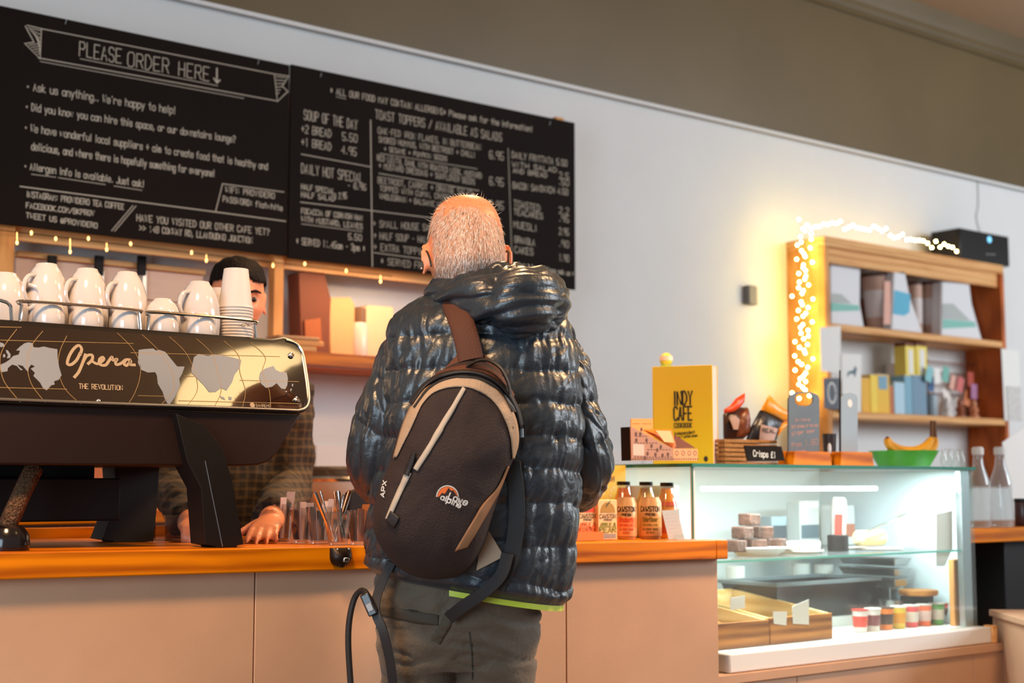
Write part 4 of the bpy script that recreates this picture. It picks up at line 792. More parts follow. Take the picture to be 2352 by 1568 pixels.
# price card in a clear stand
P = [onY(x, y, 2.73) for x, y in ((1536, 1238), (1572, 1237), (1556, 1170), (1520, 1172))]; P[0].z = P[1].z = ctop(P[0].x)+.001
pc_ = thing('price_card', 'grey price card leaning left in a clear stand by the case corner', 'card', P[0]); MB().poly3(P, (0, 1, 0), .0015).build('card_face', mat('grey_card', (186, 194, 198), .5), pc_, smooth=False)
mb = MB()
for k in range(6): a = P[3].lerp(P[0], .18+.12*k); b_ = P[2].lerp(P[1], .18+.12*k); write(mb, ['-- ---', '--- --', '-- ----', '--- ---', '---- --', '-- ---'][k], a.lerp(b_, .15), a.lerp(b_, .85), (P[3]-P[0]).normalized(), (0, -1, 0), .0008, .005)
mb.build('lettering', mat('faint_orange_ink', (206, 150, 120), .6), pc_, smooth=False)
c = P[0].lerp(P[1], .6); MB().box(c.x-.014, c.x+.014, 2.72, 2.745, ctop(c.x)+.0004, ctop(c.x)+.014).build('clear_foot', M_glass, pc_)
# yellow poster card and batten behind
yp = thing('yellow_card', 'yellow card with pale dots between the customer and the juice bottles', 'card', ground(1400, 1230, 3.0)); Y_ = 3.0
P = [onY(x, y, Y_) for x, y in ((1330, 1235), (1437, 1235), (1437, 1068), (1330, 1068))]; P[0].z = P[1].z = ctop(P[0].x)+.001
MB().poly3(P, (0, 1, 0), .004).build('card_face', M_yellow, yp, smooth=False)
mb = MB()
for x, y in ((1394, 1118), (1404, 1126), (1386, 1134), (1380, 1140), (1402, 1138), (1410, 1120), (1396, 1146)):
    c = onY(x, y, Y_-.0003); mb.prism([(.004*math.cos(k*PI/5), .0048*math.sin(k*PI/5)) for k in range(10)], c, XX, ZZ, -YY, .0006)
mb.build('pale_dots', mat('pale_dot', (250, 226, 140), .5), yp, smooth=False)
mb = MB(); write(mb, 'TH', onY(1398, 1105, Y_), onY(1410, 1105, Y_), ZZ, (0, -1, 0), .003, .014); mb.build('lettering', mat('brown_ink', (150, 90, 10), .6), yp, smooth=False)
# ---------------------------------------------------------------- things on top of the display case
ZS = ZT+.0006
def ontop(x, Y): p = onY(x, 1050, Y); return V((p.x, Y, ZS))
k6 = lambda pts: [(1420+x/4.9, 780+y/4.9) for x, y in pts]
def flat(pts, Y): 
    P = [onY(x, y, Y) for x, y in pts]
    for p in P: p.z = max(p.z, ZS)
    return P
sb = thing('snack_box', 'open patterned cardboard box of orange snack bars in front of the yellow book', 'box', ontop(1520, 2.80))
M_pat = mat('box_mauve', (186, 140, 118), .6); M_sal = mat('box_salmon', (236, 170, 122), .6); SB = 2.80
MB().poly3(flat(k6([(150, 1360), (140, 975), (610, 1222), (620, 1360)]), SB), (0, 1, 0), .003).build('side_wall', M_pat, sb, smooth=False)
MB().poly3(flat(k6([(622, 1360), (614, 1222), (895, 1230), (895, 1360)]), SB), (0, 1, 0), .003).build('front_lip', M_sal, sb, smooth=False)
P = flat(k6([(145, 1100), (145, 888), (390, 888), (390, 1100)]), SB+.13); MB().poly3(P, (0, 1, 0), .003).build('header_card', mat('header_orange', (244, 166, 84), .6), sb, smooth=False)
a = flat(k6([(150, 1360), (140, 980)]), SB+.003); b_ = [p+V((.0, .04, .0)) for p in a]; MB().poly3([a[0], a[1], b_[1], b_[0]], (1, 0, 0), .003).build('back_wall', M_blackm, sb, smooth=False)
P = flat(k6([(630, 1225), (640, 1070), (870, 1218)]), SB+.10); MB().poly3(P, (0, 1, 0), .003).build('inner_wall', M_brown, sb, smooth=False)
mb = MB(); MBk = MB()
for (x, y) in [(205, 1130), (320, 1130), (250, 1060), (330, 1280), (420, 1290), (500, 1300), (375, 1195), (480, 1205), (260, 1010), (200, 1060), (560, 1290), (300, 1330), (440, 1240)]:
    c = onY(*k6([(x, y)])[0], SB-.0004); mb.prism([(.0042*math.cos(k*PI/6), .0055*math.sin(k*PI/6)) for k in range(12)], c, XX, ZZ, -YY, .0005)
for (x, y) in [(660, 1275), (730, 1275), (800, 1275), (865, 1275)]:
    c = onY(*k6([(x, y)])[0], SB-.0004); ribbon(mb, [c+V((.006*math.cos(k*PI/5), 0, .006*math.sin(k*PI/5))) for k in range(10)], .0012, (0, -1, 0), .0004, closed=True)
for y, x0, x1 in ((1085, 200, 330), (1160, 180, 420), (1235, 330, 600), (1320, 180, 610)):
    for x in range(x0, x1, 34): a = onY(*k6([(x, y)])[0], SB); b_ = onY(*k6([(x+16, y+2)])[0], SB); ribbon(mb, [a, b_], .002, (0, -1, 0), .0005)
for x in range(160, 890, 26): c = onY(*k6([(x, 1346)])[0], SB); ribbon(mb, [c, c+V((.003, 0, .002))], .003, (0, -1, 0), .0005)
mb.build('print_pattern', mat('pattern_brown', (104, 66, 52), .6), sb, smooth=False)
mb = MB(); mb.poly3(flat(k6([(165, 1300), (165, 1170), (290, 1180), (290, 1305)]), SB-.0002), (0, -1, 0), .0006); mb.build('white_square', mat('pinkish_white', (226, 196, 186), .6), sb, smooth=False)
P0, P1 = [onY(*q, SB+.1295) for q in k6([(165, 960), (370, 960)])]; mb = MB(); write(mb, '--- ----', P0, P1, ZZ, (0, -1, 0), .0016, .008); mb.build('lettering', M_letk, sb, smooth=False)
for i in range(4):
    P = [onY(x, y, SB+.02+.024*i) for x, y in k6([(270+i*25, 1010), (600, 1010), (650, 1180+i*10), (610, 1225), (400+i*20, 1090)])]
    mb = MB(); pillow(mb, P, YY, .008); o = mb.build('snack_bar', mat('bar_orange', (236, 120, 36), .35)); tag(o, ['frontmost orange wrapped snack bar in the patterned box', 'second orange wrapped snack bar from the front of the patterned box', 'third orange wrapped snack bar in the patterned box', 'rearmost orange wrapped snack bar in the patterned box'][i], 'snack bar', 'snack bars in the box')
P = [onY(x, y, SB+.011) for x, y in k6([(420, 1020), (590, 1025), (630, 1160), (520, 1150)])]; o = MB().poly3(P, (0, 1, 0), .001).build('wrapper_panel', mat('wrapper_cream', (240, 200, 140), .5), smooth=False); tag(o, 'cream printed wrapper flap lying over the front snack bar', 'wrapper')
# the yellow book
bx0 = onY(1502, 1050, 3.10)
zk = onY(1502, 842, 3.10).z; rzb = math.radians(-60)
bkx = thing('cookbook', 'large yellow indy cafe cookbook standing upright on the display case', 'book', (bx0.x, bx0.y, ZS), rzb)
W_ = .182; H_ = zk-ZS; T_ = .066
MB().box(0, W_, 0, .003, 0, H_).build('front_cover', M_yellow, bkx, local=True, bevel=.001)
MB().box(.002, W_-.002, .0035, T_-.0035, .003, H_-.003).build('page_block', mat('page_pink', (236, 206, 200), .7), bkx, local=True)
MB().box(0, W_, T_-.003, T_, 0, H_).build('back_cover', M_yellow, bkx, local=True, bevel=.001)
MB().box(-.003, -.0002, 0, T_, 0, H_).build('spine', M_yellow, bkx, local=True, bevel=.001)
mb = MB(); q = lambda a, b: V((W_*a, -.0003, H_*b)); N = (0, -1, 0)
write(mb, 'INDY', q(.35, .605), q(.66, .605), ZZ, N, .0050, H_*.135, 0); write(mb, 'CAFE', q(.35, .45), q(.65, .45), ZZ, N, .0050, H_*.135, 0); write(mb, 'COOKBOOK', q(.35, .375), q(.65, .375), ZZ, N, .0022, H_*.045, 0)
write(mb, 'Independent', q(.35, .30), q(.70, .315), ZZ, N, .0016, H_*.03); write(mb, 'cafes + coffee shops', q(.36, .265), q(.74, .285), ZZ, N, .0014, H_*.022)
mb.prism([(.0062*math.cos(k*PI/9), .0085*math.sin(k*PI/9)) for k in range(18)], q(.875, .06), XX, ZZ, -YY, .0005); mb.build('lettering', M_letk, bkx, local=True, smooth=False)
# ornament peeping over the book
p = onY(1530, 826, 3.12); og = thing('small_ornament', 'small round yellow and green ornament peeping over the yellow book', 'ornament', (p.x, 3.12, ZS)); k = depth(p)/FPX
MB().ball((p.x, 3.12, p.z), 15*k, 15*k, 16*k, 18, 12).build('round_head', mat('lime_yellow', (226, 214, 70), .5), og)
MB().lathe([(15.5*k, 0), (15.6*k, 5*k), (15*k, 10*k)], (p.x, 3.12, p.z-2*k), 20).build('pale_band', mat('pale_peach', (250, 220, 200), .5), og)
mb = MB(); mb.ball((p.x, 3.12, p.z-15*k), 16*k, 9*k, 7*k, 14, 8); mb.build('green_bow', mat('leaf_green', (140, 176, 50), .5), og)
MB().box(p.x-12*k, p.x+12*k, 3.11, 3.13, ZS, p.z-18*k).build('stand', mat('stand_yellow', (220, 190, 60), .5), og)
# crisps basket and bags
a = onY(1662, 1050, 2.93); b_ = onY(1782, 1050, 2.93); zbk = onY(1720, 1012, 2.93).z
wb = thing('wicker_basket', 'low woven basket holding the crisp packets', 'basket', (a.x, 2.93, ZS))
M_wick = mat('wicker', (196, 136, 74), .7, var=.35, vscale=120, bump=1, bscale=220, stretch=(1, 1, 3))
mb = MB()
nr = 6
for i in range(nr):
    z = ZS+.004+(zbk-ZS-.006)*i/(nr-1); P = [V((a.x, 2.93, z)), V((b_.x, 2.93, z)), V((b_.x, 3.12, z)), V((a.x, 3.12, z))]; P = P+[P[0]]
    mb.tube([P[0], P[1], P[2], P[3], P[0]+V((0, .001, 0))], .0052, 8)
mb.build('weave', M_wick, wb); MB().box(a.x, b_.x, 2.93, 3.12, ZS, ZS+.004).build('basket_bottom', M_wick, wb)
k6b = lambda pts: k6(pts)
def crisp(label, parts, Y, grp='crisp packets in the basket'):
    t = None
    for nm, pts, m_, tt, dy in parts:
        P = [onY(x, y, Y+dy) for x, y in k6(pts)]
        if t is None: t = thing('crisp_packet', label, 'crisp packet', sum(P, V())/len(P), 0, grp)
        mb = MB()
        if tt > .004: pillow(mb, P, YY, tt)
        else: mb.poly3(P, (0, 1, 0), tt)
        mb.build(nm, m_, t, angle=70)
    return t
M_crn = mat('packet_navy', (44, 46, 56), .3, bump=.3, bscale=40); M_cro = mat('packet_orange', (240, 150, 30), .3, bump=.3, bscale=40); M_crd = mat('packet_red', (226, 70, 20), .3, bump=.4, bscale=40); M_crb = mat('packet_brown', (130, 74, 46), .3, var=.4, vscale=30, bump=.5, bscale=50); M_crk = mat('packet_dark', (64, 34, 28), .35, bump=.3, bscale=40)
crisp('navy and orange crisp packet leaning right in the basket', [('packet_body', [(1440, 1140), (1500, 980), (1600, 790), (1700, 840), (1860, 920), (1800, 1020), (1770, 1140)], M_crn, .022, 0), ('packet_top', [(1600, 790), (1690, 622), (1780, 720), (1960, 840), (1985, 940), (1930, 920), (1850, 920), (1720, 850)], M_cro, .014, -.008), ('packet_flap', [(1930, 920), (1850, 1010), (1775, 1100), (1800, 1000), (1840, 930)], M_cro, .008, -.012), ('label_patch', [(1590, 1130), (1610, 950), (1800, 1000), (1750, 1140)], mat('patch_pink', (196, 160, 146), .5), .002, -.0235)], 3.0)
P0, P1 = [onY(*q, 3.0-.024) for q in k6([(1622, 1040), (1770, 1050)])]; mb = MB(); write(mb, 'REAL', P0, P1, ZZ, (0, -1, 0), .0022, .012); o = mb.build('lettering', M_letk, bpy.data.objects['crisp_packet'], smooth=False)
crisp('red and brown crisp packet next to the yellow book', [('packet_body', [(1190, 1120), (1188, 830), (1260, 810), (1380, 760), (1450, 760), (1475, 900), (1470, 1060), (1400, 1120)], M_crk, .022, .03), ('packet_side', [(1330, 1090), (1360, 830), (1450, 760), (1475, 900), (1470, 1060), (1410, 1115)], M_crb, .016, .012), ('packet_top', [(1190, 830), (1190, 790), (1270, 740), (1340, 650), (1425, 597), (1420, 690), (1370, 760), (1290, 820)], M_crd, .012, .015), ('label_patch', [(1255, 880), (1320, 850), (1370, 900), (1350, 1010), (1300, 1010)], mat('patch_grey', (200, 170, 160), .5), .002, .004)], 3.0)
# crisps sign
P = flat(k6([(1455, 1362), (1420, 1188), (1838, 1200), (1880, 1362)]), 2.83); cs = thing('crisps_sign', 'black slanted crisps price sign in front of the basket', 'sign', P[0]); MB().poly3(P, (0, 1, 0), .004).build('sign_board', M_board, cs, bevel=.001)
P0, P1 = [onY(*q, 2.8299) for q in k6([(1520, 1310), (1770, 1330)])]; mb = MB(); write(mb, 'Crisps £1', P0, P1, ZZ, (0, -1, 0), .0022, .017); mb.build('lettering', M_letw, cs, smooth=False)
# chalk tag boards on wooden feet
def holed(outer, inner, Y, d, name, m_, par):
    bm = bmesh.new(); es = []
    for L_ in (outer, inner):
        vs_ = [bm.verts.new(p) for p in L_]; es += [bm.edges.new((vs_[i], vs_[(i+1) % len(vs_)])) for i in range(len(vs_))]
    bmesh.ops.triangle_fill(bm, use_beauty=True, edges=es); bmesh.ops.recalc_face_normals(bm, faces=bm.faces)
    r = bmesh.ops.extrude_face_region(bm, geom=bm.faces[:]); bmesh.ops.translate(bm, vec=(0, d, 0), verts=[v for v in r['geom'] if isinstance(v, bmesh.types.BMVert)])
    mb = MB(); bm.verts.index_update(); mb.add([v.co.copy() for v in bm.verts], [[v.index for v in f.verts] for f in bm.faces]); bm.free()
    return mb.build(name, m_, par, smooth=False)
M_slate = mat('slate_blue', (92, 104, 116), .6, var=.1, vscale=10)
tb = thing('tag_board', 'slate tag board with a handle hole on an orange wooden foot', 'sign', ontop(1848, 2.86)); Y_ = 2.86
out = [onY(x, y, Y_) for x, y in [(1812, 1050), (1812, 916), (1816, 908), (1830, 901), (1850, 898), (1868, 902), (1880, 908), (1882, 916), (1882, 1048)]]
inn = [onY(1847+21*math.copysign(abs(math.cos(a))**.7, math.cos(a)), 917+15*math.copysign(abs(math.sin(a))**.7, math.sin(a)), Y_) for a in [2*PI*k/24 for k in range(24)]]
holed(out, inn, Y_, .006, 'slate_panel', M_slate, tb)
mb = MB()
for t_, x0, y0, x1, y1, h in (('Drinks', 1826, 968, 1860, 966, 7), ('Soft drinks of the day', 1817, 983, 1878, 979, 7), ('ginger beer', 1818, 998, 1872, 992, 8), ('from', 1818, 1026, 1840, 1024, 10), ('1.80', 1848, 1024, 1878, 1020, 14), ('each', 1828, 1040, 1850, 1040, 8)): write(mb, t_, onY(x0, y0, Y_), onY(x1, y1, Y_), ZZ, (0, -1, 0), .0014, h*.00126)
mb.build('lettering', mat('pink_chalk', (206, 160, 150), .8), tb, smooth=False)
def foot(x0, x1, y0, par, Y=2.86):
    a, b_ = onY(x0, 1050, Y).x, onY(x1, 1050, Y).x; z = onY((x0+x1)/2, y0, Y).z; mb = MB(); mb.prism([(a, ZS), (b_, ZS), (b_-.008, z), (a+.008, z)], (0, Y-.03, 0), XX, ZZ, YY, .028); mb.build('wooden_foot', M_counter, par, bevel=.002)
    MB().prism([(a, ZS), (b_, ZS), (b_-.008, z), (a+.008, z)], (0, Y+.0075, 0), XX, ZZ, YY, .025).build('wooden_foot', M_counter, par, bevel=.002)
foot(1804, 1893, 1037, tb)
t2 = thing('tag_board', 'narrow pale slate tag board with a dark edge right of the dark beaker', 'sign', ontop(1950, 2.9)); Y_ = 2.90
MB().poly3([onY(x, y, Y_) for x, y in [(1932, 1044), (1932, 912), (1938, 904), (1955, 902), (1966, 906), (1970, 914), (1970, 1044)]], (0, 1, 0), .005).build('slate_panel', mat('pale_slate', (146, 160, 172), .5), t2, smooth=False)
MB().tube([onY(1929, 1046, Y_), onY(1929, 850, Y_)], .0028, 6).build('dark_edge', M_blackm, t2)
c = onY(1952, 926, Y_-.0003); mb = MB(); mb.prism([(.012*math.cos(k*PI/8), .013*math.sin(k*PI/8)) for k in range(16)], c, XX, ZZ, -YY, .0005); mb.build('round_print', M_paper, t2, smooth=False)
foot(1912, 1990, 1038, t2, 2.90)
cyl('dark_beaker', 'dark printed beaker between the two tag boards', 'beaker', 1906, 1058, 996, 2.93, 16, mat('beaker_dark', (52, 44, 46), .35), [(.8, 0), (1, 1), (.94, 1), (.9, .9)], ZS, part='beaker_wall')
c = onY(1906, 1030, 2.93-.022); o_ = bpy.data.objects['dark_beaker']; mb = MB()
mb.ball((c.x, c.y+.001, c.z), .009, .004, .018, 12, 8); mb.build('pale_print', mat('beaker_print', (190, 186, 190), .5), o_)
# pinned cards on the shelf's left edge
def pin(nm, label, px, Y, m_, cat='card'):
    P = [onY(x, y, Y) for x, y in px]; t = thing(nm, label, cat, sum(P, V())/len(P)); MB().poly3(P, (0, 1, 0), .002).build('card_face', m_, t, smooth=False); return t
SHY = 4.60
pin('pinned_sheet', 'blank white sheet pinned to the left end of the pine wall shelf', [(1883, 752), (1931, 748), (1931, 857), (1886, 852)], SHY-.012, M_paper)
t = pin('dark_print', 'dark grey print pinned below the blank white sheet', [(1891, 868), (1931, 868), (1931, 940), (1893, 938)], SHY-.016, mat('print_dark', (92, 92, 100), .6))
c = onY(1911, 902, SHY-.0165); mb = MB(); ribbon(mb, [c+V((.03*math.cos(k*PI/8), 0, .05*math.sin(k*PI/8))) for k in range(16)], .008, (0, -1, 0), .0004, closed=True); mb.build('white_ring', M_paper, t, smooth=False)
t = pin('white_poster', 'tall white card with a small dark animal picture left of the yellow books', [(1934, 812), (1978, 814), (1978, 946), (1934, 946)], SHY-.02, M_paper)
mb = MB(); mb.poly3([onY(x, y, SHY-.0205) for x, y in ((1945, 866), (1948, 853), (1960, 850), (1964, 840), (1968, 846), (1964, 866), (1960, 858), (1952, 858))], (0, -1, 0), .001); mb.build('dark_picture', mat('picture_grey', (90, 110, 120), .6), t, smooth=False)
# bowl with bananas
gb = thing('green_bowl', 'shallow bright green bowl holding bananas on the display case', 'bowl', ontop(2076, 2.95)); p = ontop(2076, 2.95); k = depth(p)/FPX
zr_ = onY(2076, 1036, 2.95).z-ZS
MB().lathe([(52*k, 0), (58*k, .004), (78*k, zr_), (80*k, zr_+.001), (76*k, zr_), (56*k, .008), (.0005, .008)], p, 40).build('bowl_wall', mat('bright_green', (60, 150, 20), .35), gb)
M_ban = mat('banana_skin', (236, 160, 30), .5, var=.25, vscale=14); M_bant = mat('banana_tip', (110, 66, 22), .7)
for pts, lb, Y_ in (([(2038, 1006), (2044, 1022), (2066, 1036), (2096, 1038), (2124, 1026), (2140, 1006)], 'front banana curving along the rim of the green bowl', 2.93), ([(2060, 1036), (2090, 1044), (2120, 1040), (2142, 1024), (2148, 1005)], 'rear banana tucked behind in the green bowl', 2.975)):
    P = cr([onY(x, y, Y_) for x, y in pts], 6); n = len(P); rs = [.006+.0145*min(1, math.sin(PI*min(1, (i+1.5)/(n+1)))**.6) for i in range(n)]
    t = thing('banana', lb, 'banana', P[n//2], 0, 'bananas in the green bowl'); MB().tube(P, rs, 6).build('skin', M_ban, t, angle=20)
    e_ = P[-1]; MB().tube([e_, e_+V((0, 0, .02)), onY(2140 if Y_ < 2.95 else 2146, 966, Y_)], [.0075, .006, .0065], 6).build('stem', M_bant, t)
    MB().ball(P[0], .0065, n=8, m=6).build('tip', M_bant, t)
# small and tall glass bottles
M_bg = glass('milk_glass', (.9, .93, .93), 1.8, .18)
for i, (x, lb) in enumerate(((2168, 'first'), (2182, 'second'), (2196, 'third'), (2209, 'fourth'))):
    cyl('mini_bottle', 'mini glass bottle, %s from the green bowl' % lb, 'bottle', x, 1070, 1031, 2.80+.025*(i % 2), 7.5, M_bg, [(.95, 0), (1, .03), (1, .5), (.55, .72), (.5, .95), (.58, .96), (.58, 1)], ZS, 'mini glass bottles', 'bottle_glass', ([(.6, .93), (.62, 1.0)], M_chrome, 'cap'))
for x, lb in ((2251, 'tall clear bottle on the side worktop, nearer the display case'), (2302, 'tall clear bottle on the side worktop, nearer the dark jar')):
    cyl('glass_bottle', lb, 'bottle', x, 1203, 1026, 2.9, 25, M_bg, [(.95, 0), (1, .03), (1, .52), (.9, .6), (.5, .76), (.42, .86), (.42, .92)], zr0+.0006, 'tall clear bottles', 'bottle_glass', ([(.52, .90), (.54, .92), (.54, .98), (.4, 1.0)], M_lidw, 'stopper'))
MB_ = MB().box(onY(2236, 1203, 2.86).x, onY(2330, 1203, 2.86).x, 2.84, 3.0, zr0+.0002, zr0+.0005); 
cyl('dark_jar', 'dark red jar at the right edge of the photo on the side worktop', 'jar', 2352, 1208, 1152, 2.88, 20, mat('jar_dark', (74, 36, 28), .3), None, zr0+.0006, lid=([(1.0, .98), (1.02, 1), (1.02, 1.12), (.95, 1.14)], M_black, 'lid'))
# ---------------------------------------------------------------- wall shelf with string lights
X0, X1 = onY(1893, 560, SHY).x, onY(2308, 700, SHY).x; zt2 = 2.366; th = .035
ws = thing('wall_shelf', 'pine wall shelf unit behind the display case at the right', 'shelf', (X0, SHY, 1.1))
zz = [onY(2100, 770, SHY).z, onY(2150, 962, SHY).z]
MB().box(X0, X1, SHY, WY-.001, zt2-.05, zt2).build('top_board', M_pine, ws, bevel=.003)
MB().box(X0, X0+th, SHY, WY-.001, 1.10, zt2-.0505).build('side_board', M_pinez, ws, bevel=.003)
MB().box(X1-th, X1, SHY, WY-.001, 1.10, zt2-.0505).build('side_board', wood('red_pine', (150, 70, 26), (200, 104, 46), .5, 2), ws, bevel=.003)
for z in zz: MB().box(X0+th+.0005, X1-th-.0005, SHY, WY-.001, z-.018, z+.018).build('shelf_board', M_pine, ws, bevel=.003)
MB().box(X0+th+.0005, X1-th-.0005, SHY+.02, SHY+.036, zz[0]+.33, zt2-.0505).build('top_rail', M_pine, ws)
k1 = lambda pts: [(1680+x/2.53, 460+y/2.53) for x, y in pts]
def on_shelf(pts, Y, lev):
    P = [onY(x, y, Y) for x, y in k1(pts)]; z = zz[lev]+.0186; zm = min(p.z for p in P)
    for p in P:
        if p.z < zm+.04: p.z = z
    return P
def shelf_bag(name, label, pts, Y, lev, t, m_, bands=(), grp='coffee bags on the wall shelf'):
    P = on_shelf(pts, Y, lev); o = thing(name, label, 'bag', sum(P, V())/len(P), 0, grp); mb = MB(); mb.poly3(P, (0, 1, 0), t); mb.build('bag_body', m_, o, bevel=.01)
    for bp_, bm_, nm in bands: MB().poly3([onY(x, y, Y-.0012) for x, y in k1(bp_)], (0, 1, 0), .001).build(nm, bm_, o, smooth=False)
M_teal = mat('teal_print', (130, 190, 176), .6); M_bagw = mat('bag_white', (222, 220, 222), .5); M_blue = mat('blue_print', (90, 176, 206), .6); M_gr = mat('grey_print', (176, 180, 176), .6)
YI = SHY+.06
shelf_bag('coffee_bag', 'white coffee bag with teal band at the left end of the upper shelf', [(578, 722), (572, 365), (600, 355), (752, 370), (750, 600), (775, 725)], YI, 0, .08, M_bagw, [([(580, 645), (580, 595), (742, 610), (745, 640)], M_teal, 'teal_band'), ([(585, 595), (585, 540), (640, 545), (700, 600)], M_gr, 'grey_hill')])
P = [onY(x, y, YI+.06) for x, y in k1([(805, 560), (808, 335), (990, 365), (1000, 560)])]; t = thing('box_lid', 'white box leaning at the back of the upper shelf above the wide tin', 'box', sum(P, V())/4); MB().poly3([p+V((0, .105, 0)) for p in P], (0, 1, 0), .022).build('box_body', M_paper, t, bevel=.003); MB().box(P[0].x+.02, P[2].x-.02, YI+.135, YI+.165, zz[0]+.0186, min(P[0].z, P[3].z)).build('box_base', M_brown, t)
M_tinp = mat('wrapped_tin', (206, 166, 146), .6, var=.1, vscale=20); M_tinw = mat('white_wrap', (226, 214, 210), .6); M_lidb = mat('brown_lid', (84, 52, 40), .5)
def tin(label, x, rp, y0, y1, m_, Y=YI, flare=1.25):
    p = onY(*k1([(x, y0)])[0], Y); kk = depth(p)/FPX/2.53; r = rp*kk; z = zz[0]+.0186; h = onY(*k1([(x, y1)])[0], Y).z-z; t = thing('coffee_tin', label, 'tin', (p.x, p.y, z), 0, 'wrapped tins on the wall shelf')
    MB().lathe([(r, 0), (r*flare, h), (.001, h)], (0, 0, 0), 24).build('tin_wall', m_, t, local=True); MB().lathe([(r*flare*1.03, h-.01), (r*flare*1.03, h+.008), (.001, h+.01)], (0, 0, 0), 24).build('lid', M_lidb, t, local=True)
    MB().lathe([(r*(1+(flare-1)*.25)*1.012, h*.25), (r*(1+(flare-1)*.72)*1.012, h*.72)], (0, 0, 0), 24).build('tin_label', M_tinw, t, local=True)
tin('wide flared tin with a brown lid on the upper shelf', 850, 62, 735, 440, M_tinp, YI+.085, 1.4)
tin('slim wrapped tin on the upper shelf behind the blue spotted bag', 1072, 36, 745, 485, M_tinp, YI+.10, 1.15)
tin('slim wrapped tin on the upper shelf left of the triangular bag', 1165, 46, 770, 485, M_tinp, YI+.10, 1.15)
shelf_bag('coffee_bag', 'white coffee bag with a round blue spot in the middle of the upper shelf', [(930, 762), (945, 410), (1010, 405), (1040, 560), (1115, 775)], YI-.04, 0, .06, M_bagw, [([(940, 660), (948, 520), (1040, 545), (1035, 650), (1005, 670)], M_blue, 'blue_spot'), ([(885, 720), (890, 470), (925, 470), (925, 720)], mat('pale_red_label', (226, 170, 150), .6), 'side_label')])
shelf_bag('coffee_bag', 'white triangular coffee bag with teal band at the right of the upper shelf', [(1220, 790), (1225, 470), (1385, 480), (1400, 600), (1460, 800)], YI-.02, 0, .07, M_bagw, [([(1228, 745), (1228, 690), (1415, 705), (1425, 735)], M_teal, 'teal_band'), ([(1228, 688), (1228, 600), (1290, 600), (1390, 700)], M_gr, 'grey_hill')])
# books on the lower shelf
bks = [(758, 806, 1035, 1232, (236, 176, 20), 'slim deep yellow book at the left of the lower shelf'), (812, 850, 1015, 1240, (244, 206, 60), 'yellow book with pale spine second on the lower shelf'), (852, 918, 1015, 1242, (236, 184, 30), 'wide yellow book with a photo on its back'), (920, 944, 1080, 1242, (190, 104, 40), 'thin rust coloured book between yellow and pale blue ones'), (950, 1008, 1060, 1245, (176, 206, 222), 'pale blue book in the middle of the lower shelf'), (1012, 1050, 1020, 1248, (120, 168, 188), 'teal blue book under the first yellow box'), (1056, 1134, 1020, 1250, (112, 142, 164), 'wide slate blue book at the right of the row')]
for x0, x1, y0, y1, c_, lb in bks:
    (a0, b0), (a1, b1) = k1([(x0, y1), (x1, y0)]); p, q = onY(a0, b0, SHY+.05), onY(a1, b1, SHY+.05); z = zz[1]+.0186
    t = thing('book', lb, 'book', (p.x, p.y, z), 0, 'books on the lower shelf'); MB().box(p.x, q.x-.002, SHY+.05, SHY+.14, z, q.z).build('cover', mat('book%d%d' % (x0, y0), c_, .5), t, bevel=.004)
    MB().box(p.x+.004, q.x-.006, SHY+.054, SHY+.136, q.z+.0002, q.z+.002).build('pages', M_paper, t)
    if x0 == 852: MB().poly3([onY(x, y, SHY+.0495) for x, y in k1([(852, 1020), (905, 1020), (905, 1100), (856, 1095)])], (0, -1, 0), .001).build('photo', mat('photo_blue', (120, 160, 180), .5), t, smooth=False)
for x0, x1, lb in ((1006, 1056, 'yellow and white box standing on the teal blue book'), (1068, 1126, 'yellow and white box standing on the slate blue book')):
    (a0, b0), (a1, b1) = k1([(x0, 1016), (x1, 850)]); p, q = onY(a0, b0, SHY+.07), onY(a1, b1, SHY+.07); z = onY(*k1([(1050, 1020)])[0], SHY+.05).z+.0025
    t = thing('tea_box', lb, 'box', (p.x, p.y, z), 0, 'tea boxes on the books'); MB().box(p.x, q.x, SHY+.06, SHY+.135, z, q.z).build('box_body', mat('tea_yellow', (240, 214, 90), .5), t, bevel=.002); w = q.x-p.x
    MB().box(p.x+w*.3, q.x-w*.25, SHY+.0585, SHY+.0599, z+.01, q.z-.02).build('white_panel', M_paper, t)
    MB().box(p.x+.002, q.x-.002, SHY+.062, SHY+.133, q.z+.0002, q.z+.02).build('brown_lid', M_brown, t)
cyl('wrapped_tin', 'pale tin behind the pale blue book on the lower shelf', 'tin', *k1([(960, 1060)])[0], k1([(960, 950)])[0][1], SHY+.195, 26, M_tinw, None, zz[1]+.0186)
cyl('clear_jar', 'small grey jar at the right end of the book row', 'jar', *k1([(1165, 1250)])[0], k1([(1165, 1130)])[0][1], SHY+.08, 13, mat('jar_grey', (150, 166, 176), .4), None, zz[1]+.0186)
cols = [((130, 190, 196), 1150, 1010), ((236, 232, 226), 1195, 1020), ((110, 176, 160), 1245, 1010), ((206, 96, 90), 1330, 1070), ((226, 170, 150), 1290, 1060), ((170, 110, 150), 1410, 1110), ((236, 226, 216), 1250, 1130), ((210, 120, 70), 1370, 1150), ((190, 80, 60), 1390, 1040), ((60, 100, 150), 1160, 1065), ((226, 206, 190), 1320, 1190), ((150, 70, 50), 1420, 1190)]
nms = ['turquoise', 'white', 'sea green', 'dull red', 'peach', 'mauve', 'pale cream', 'rust', 'brick', 'deep blue', 'light pink', 'maroon']
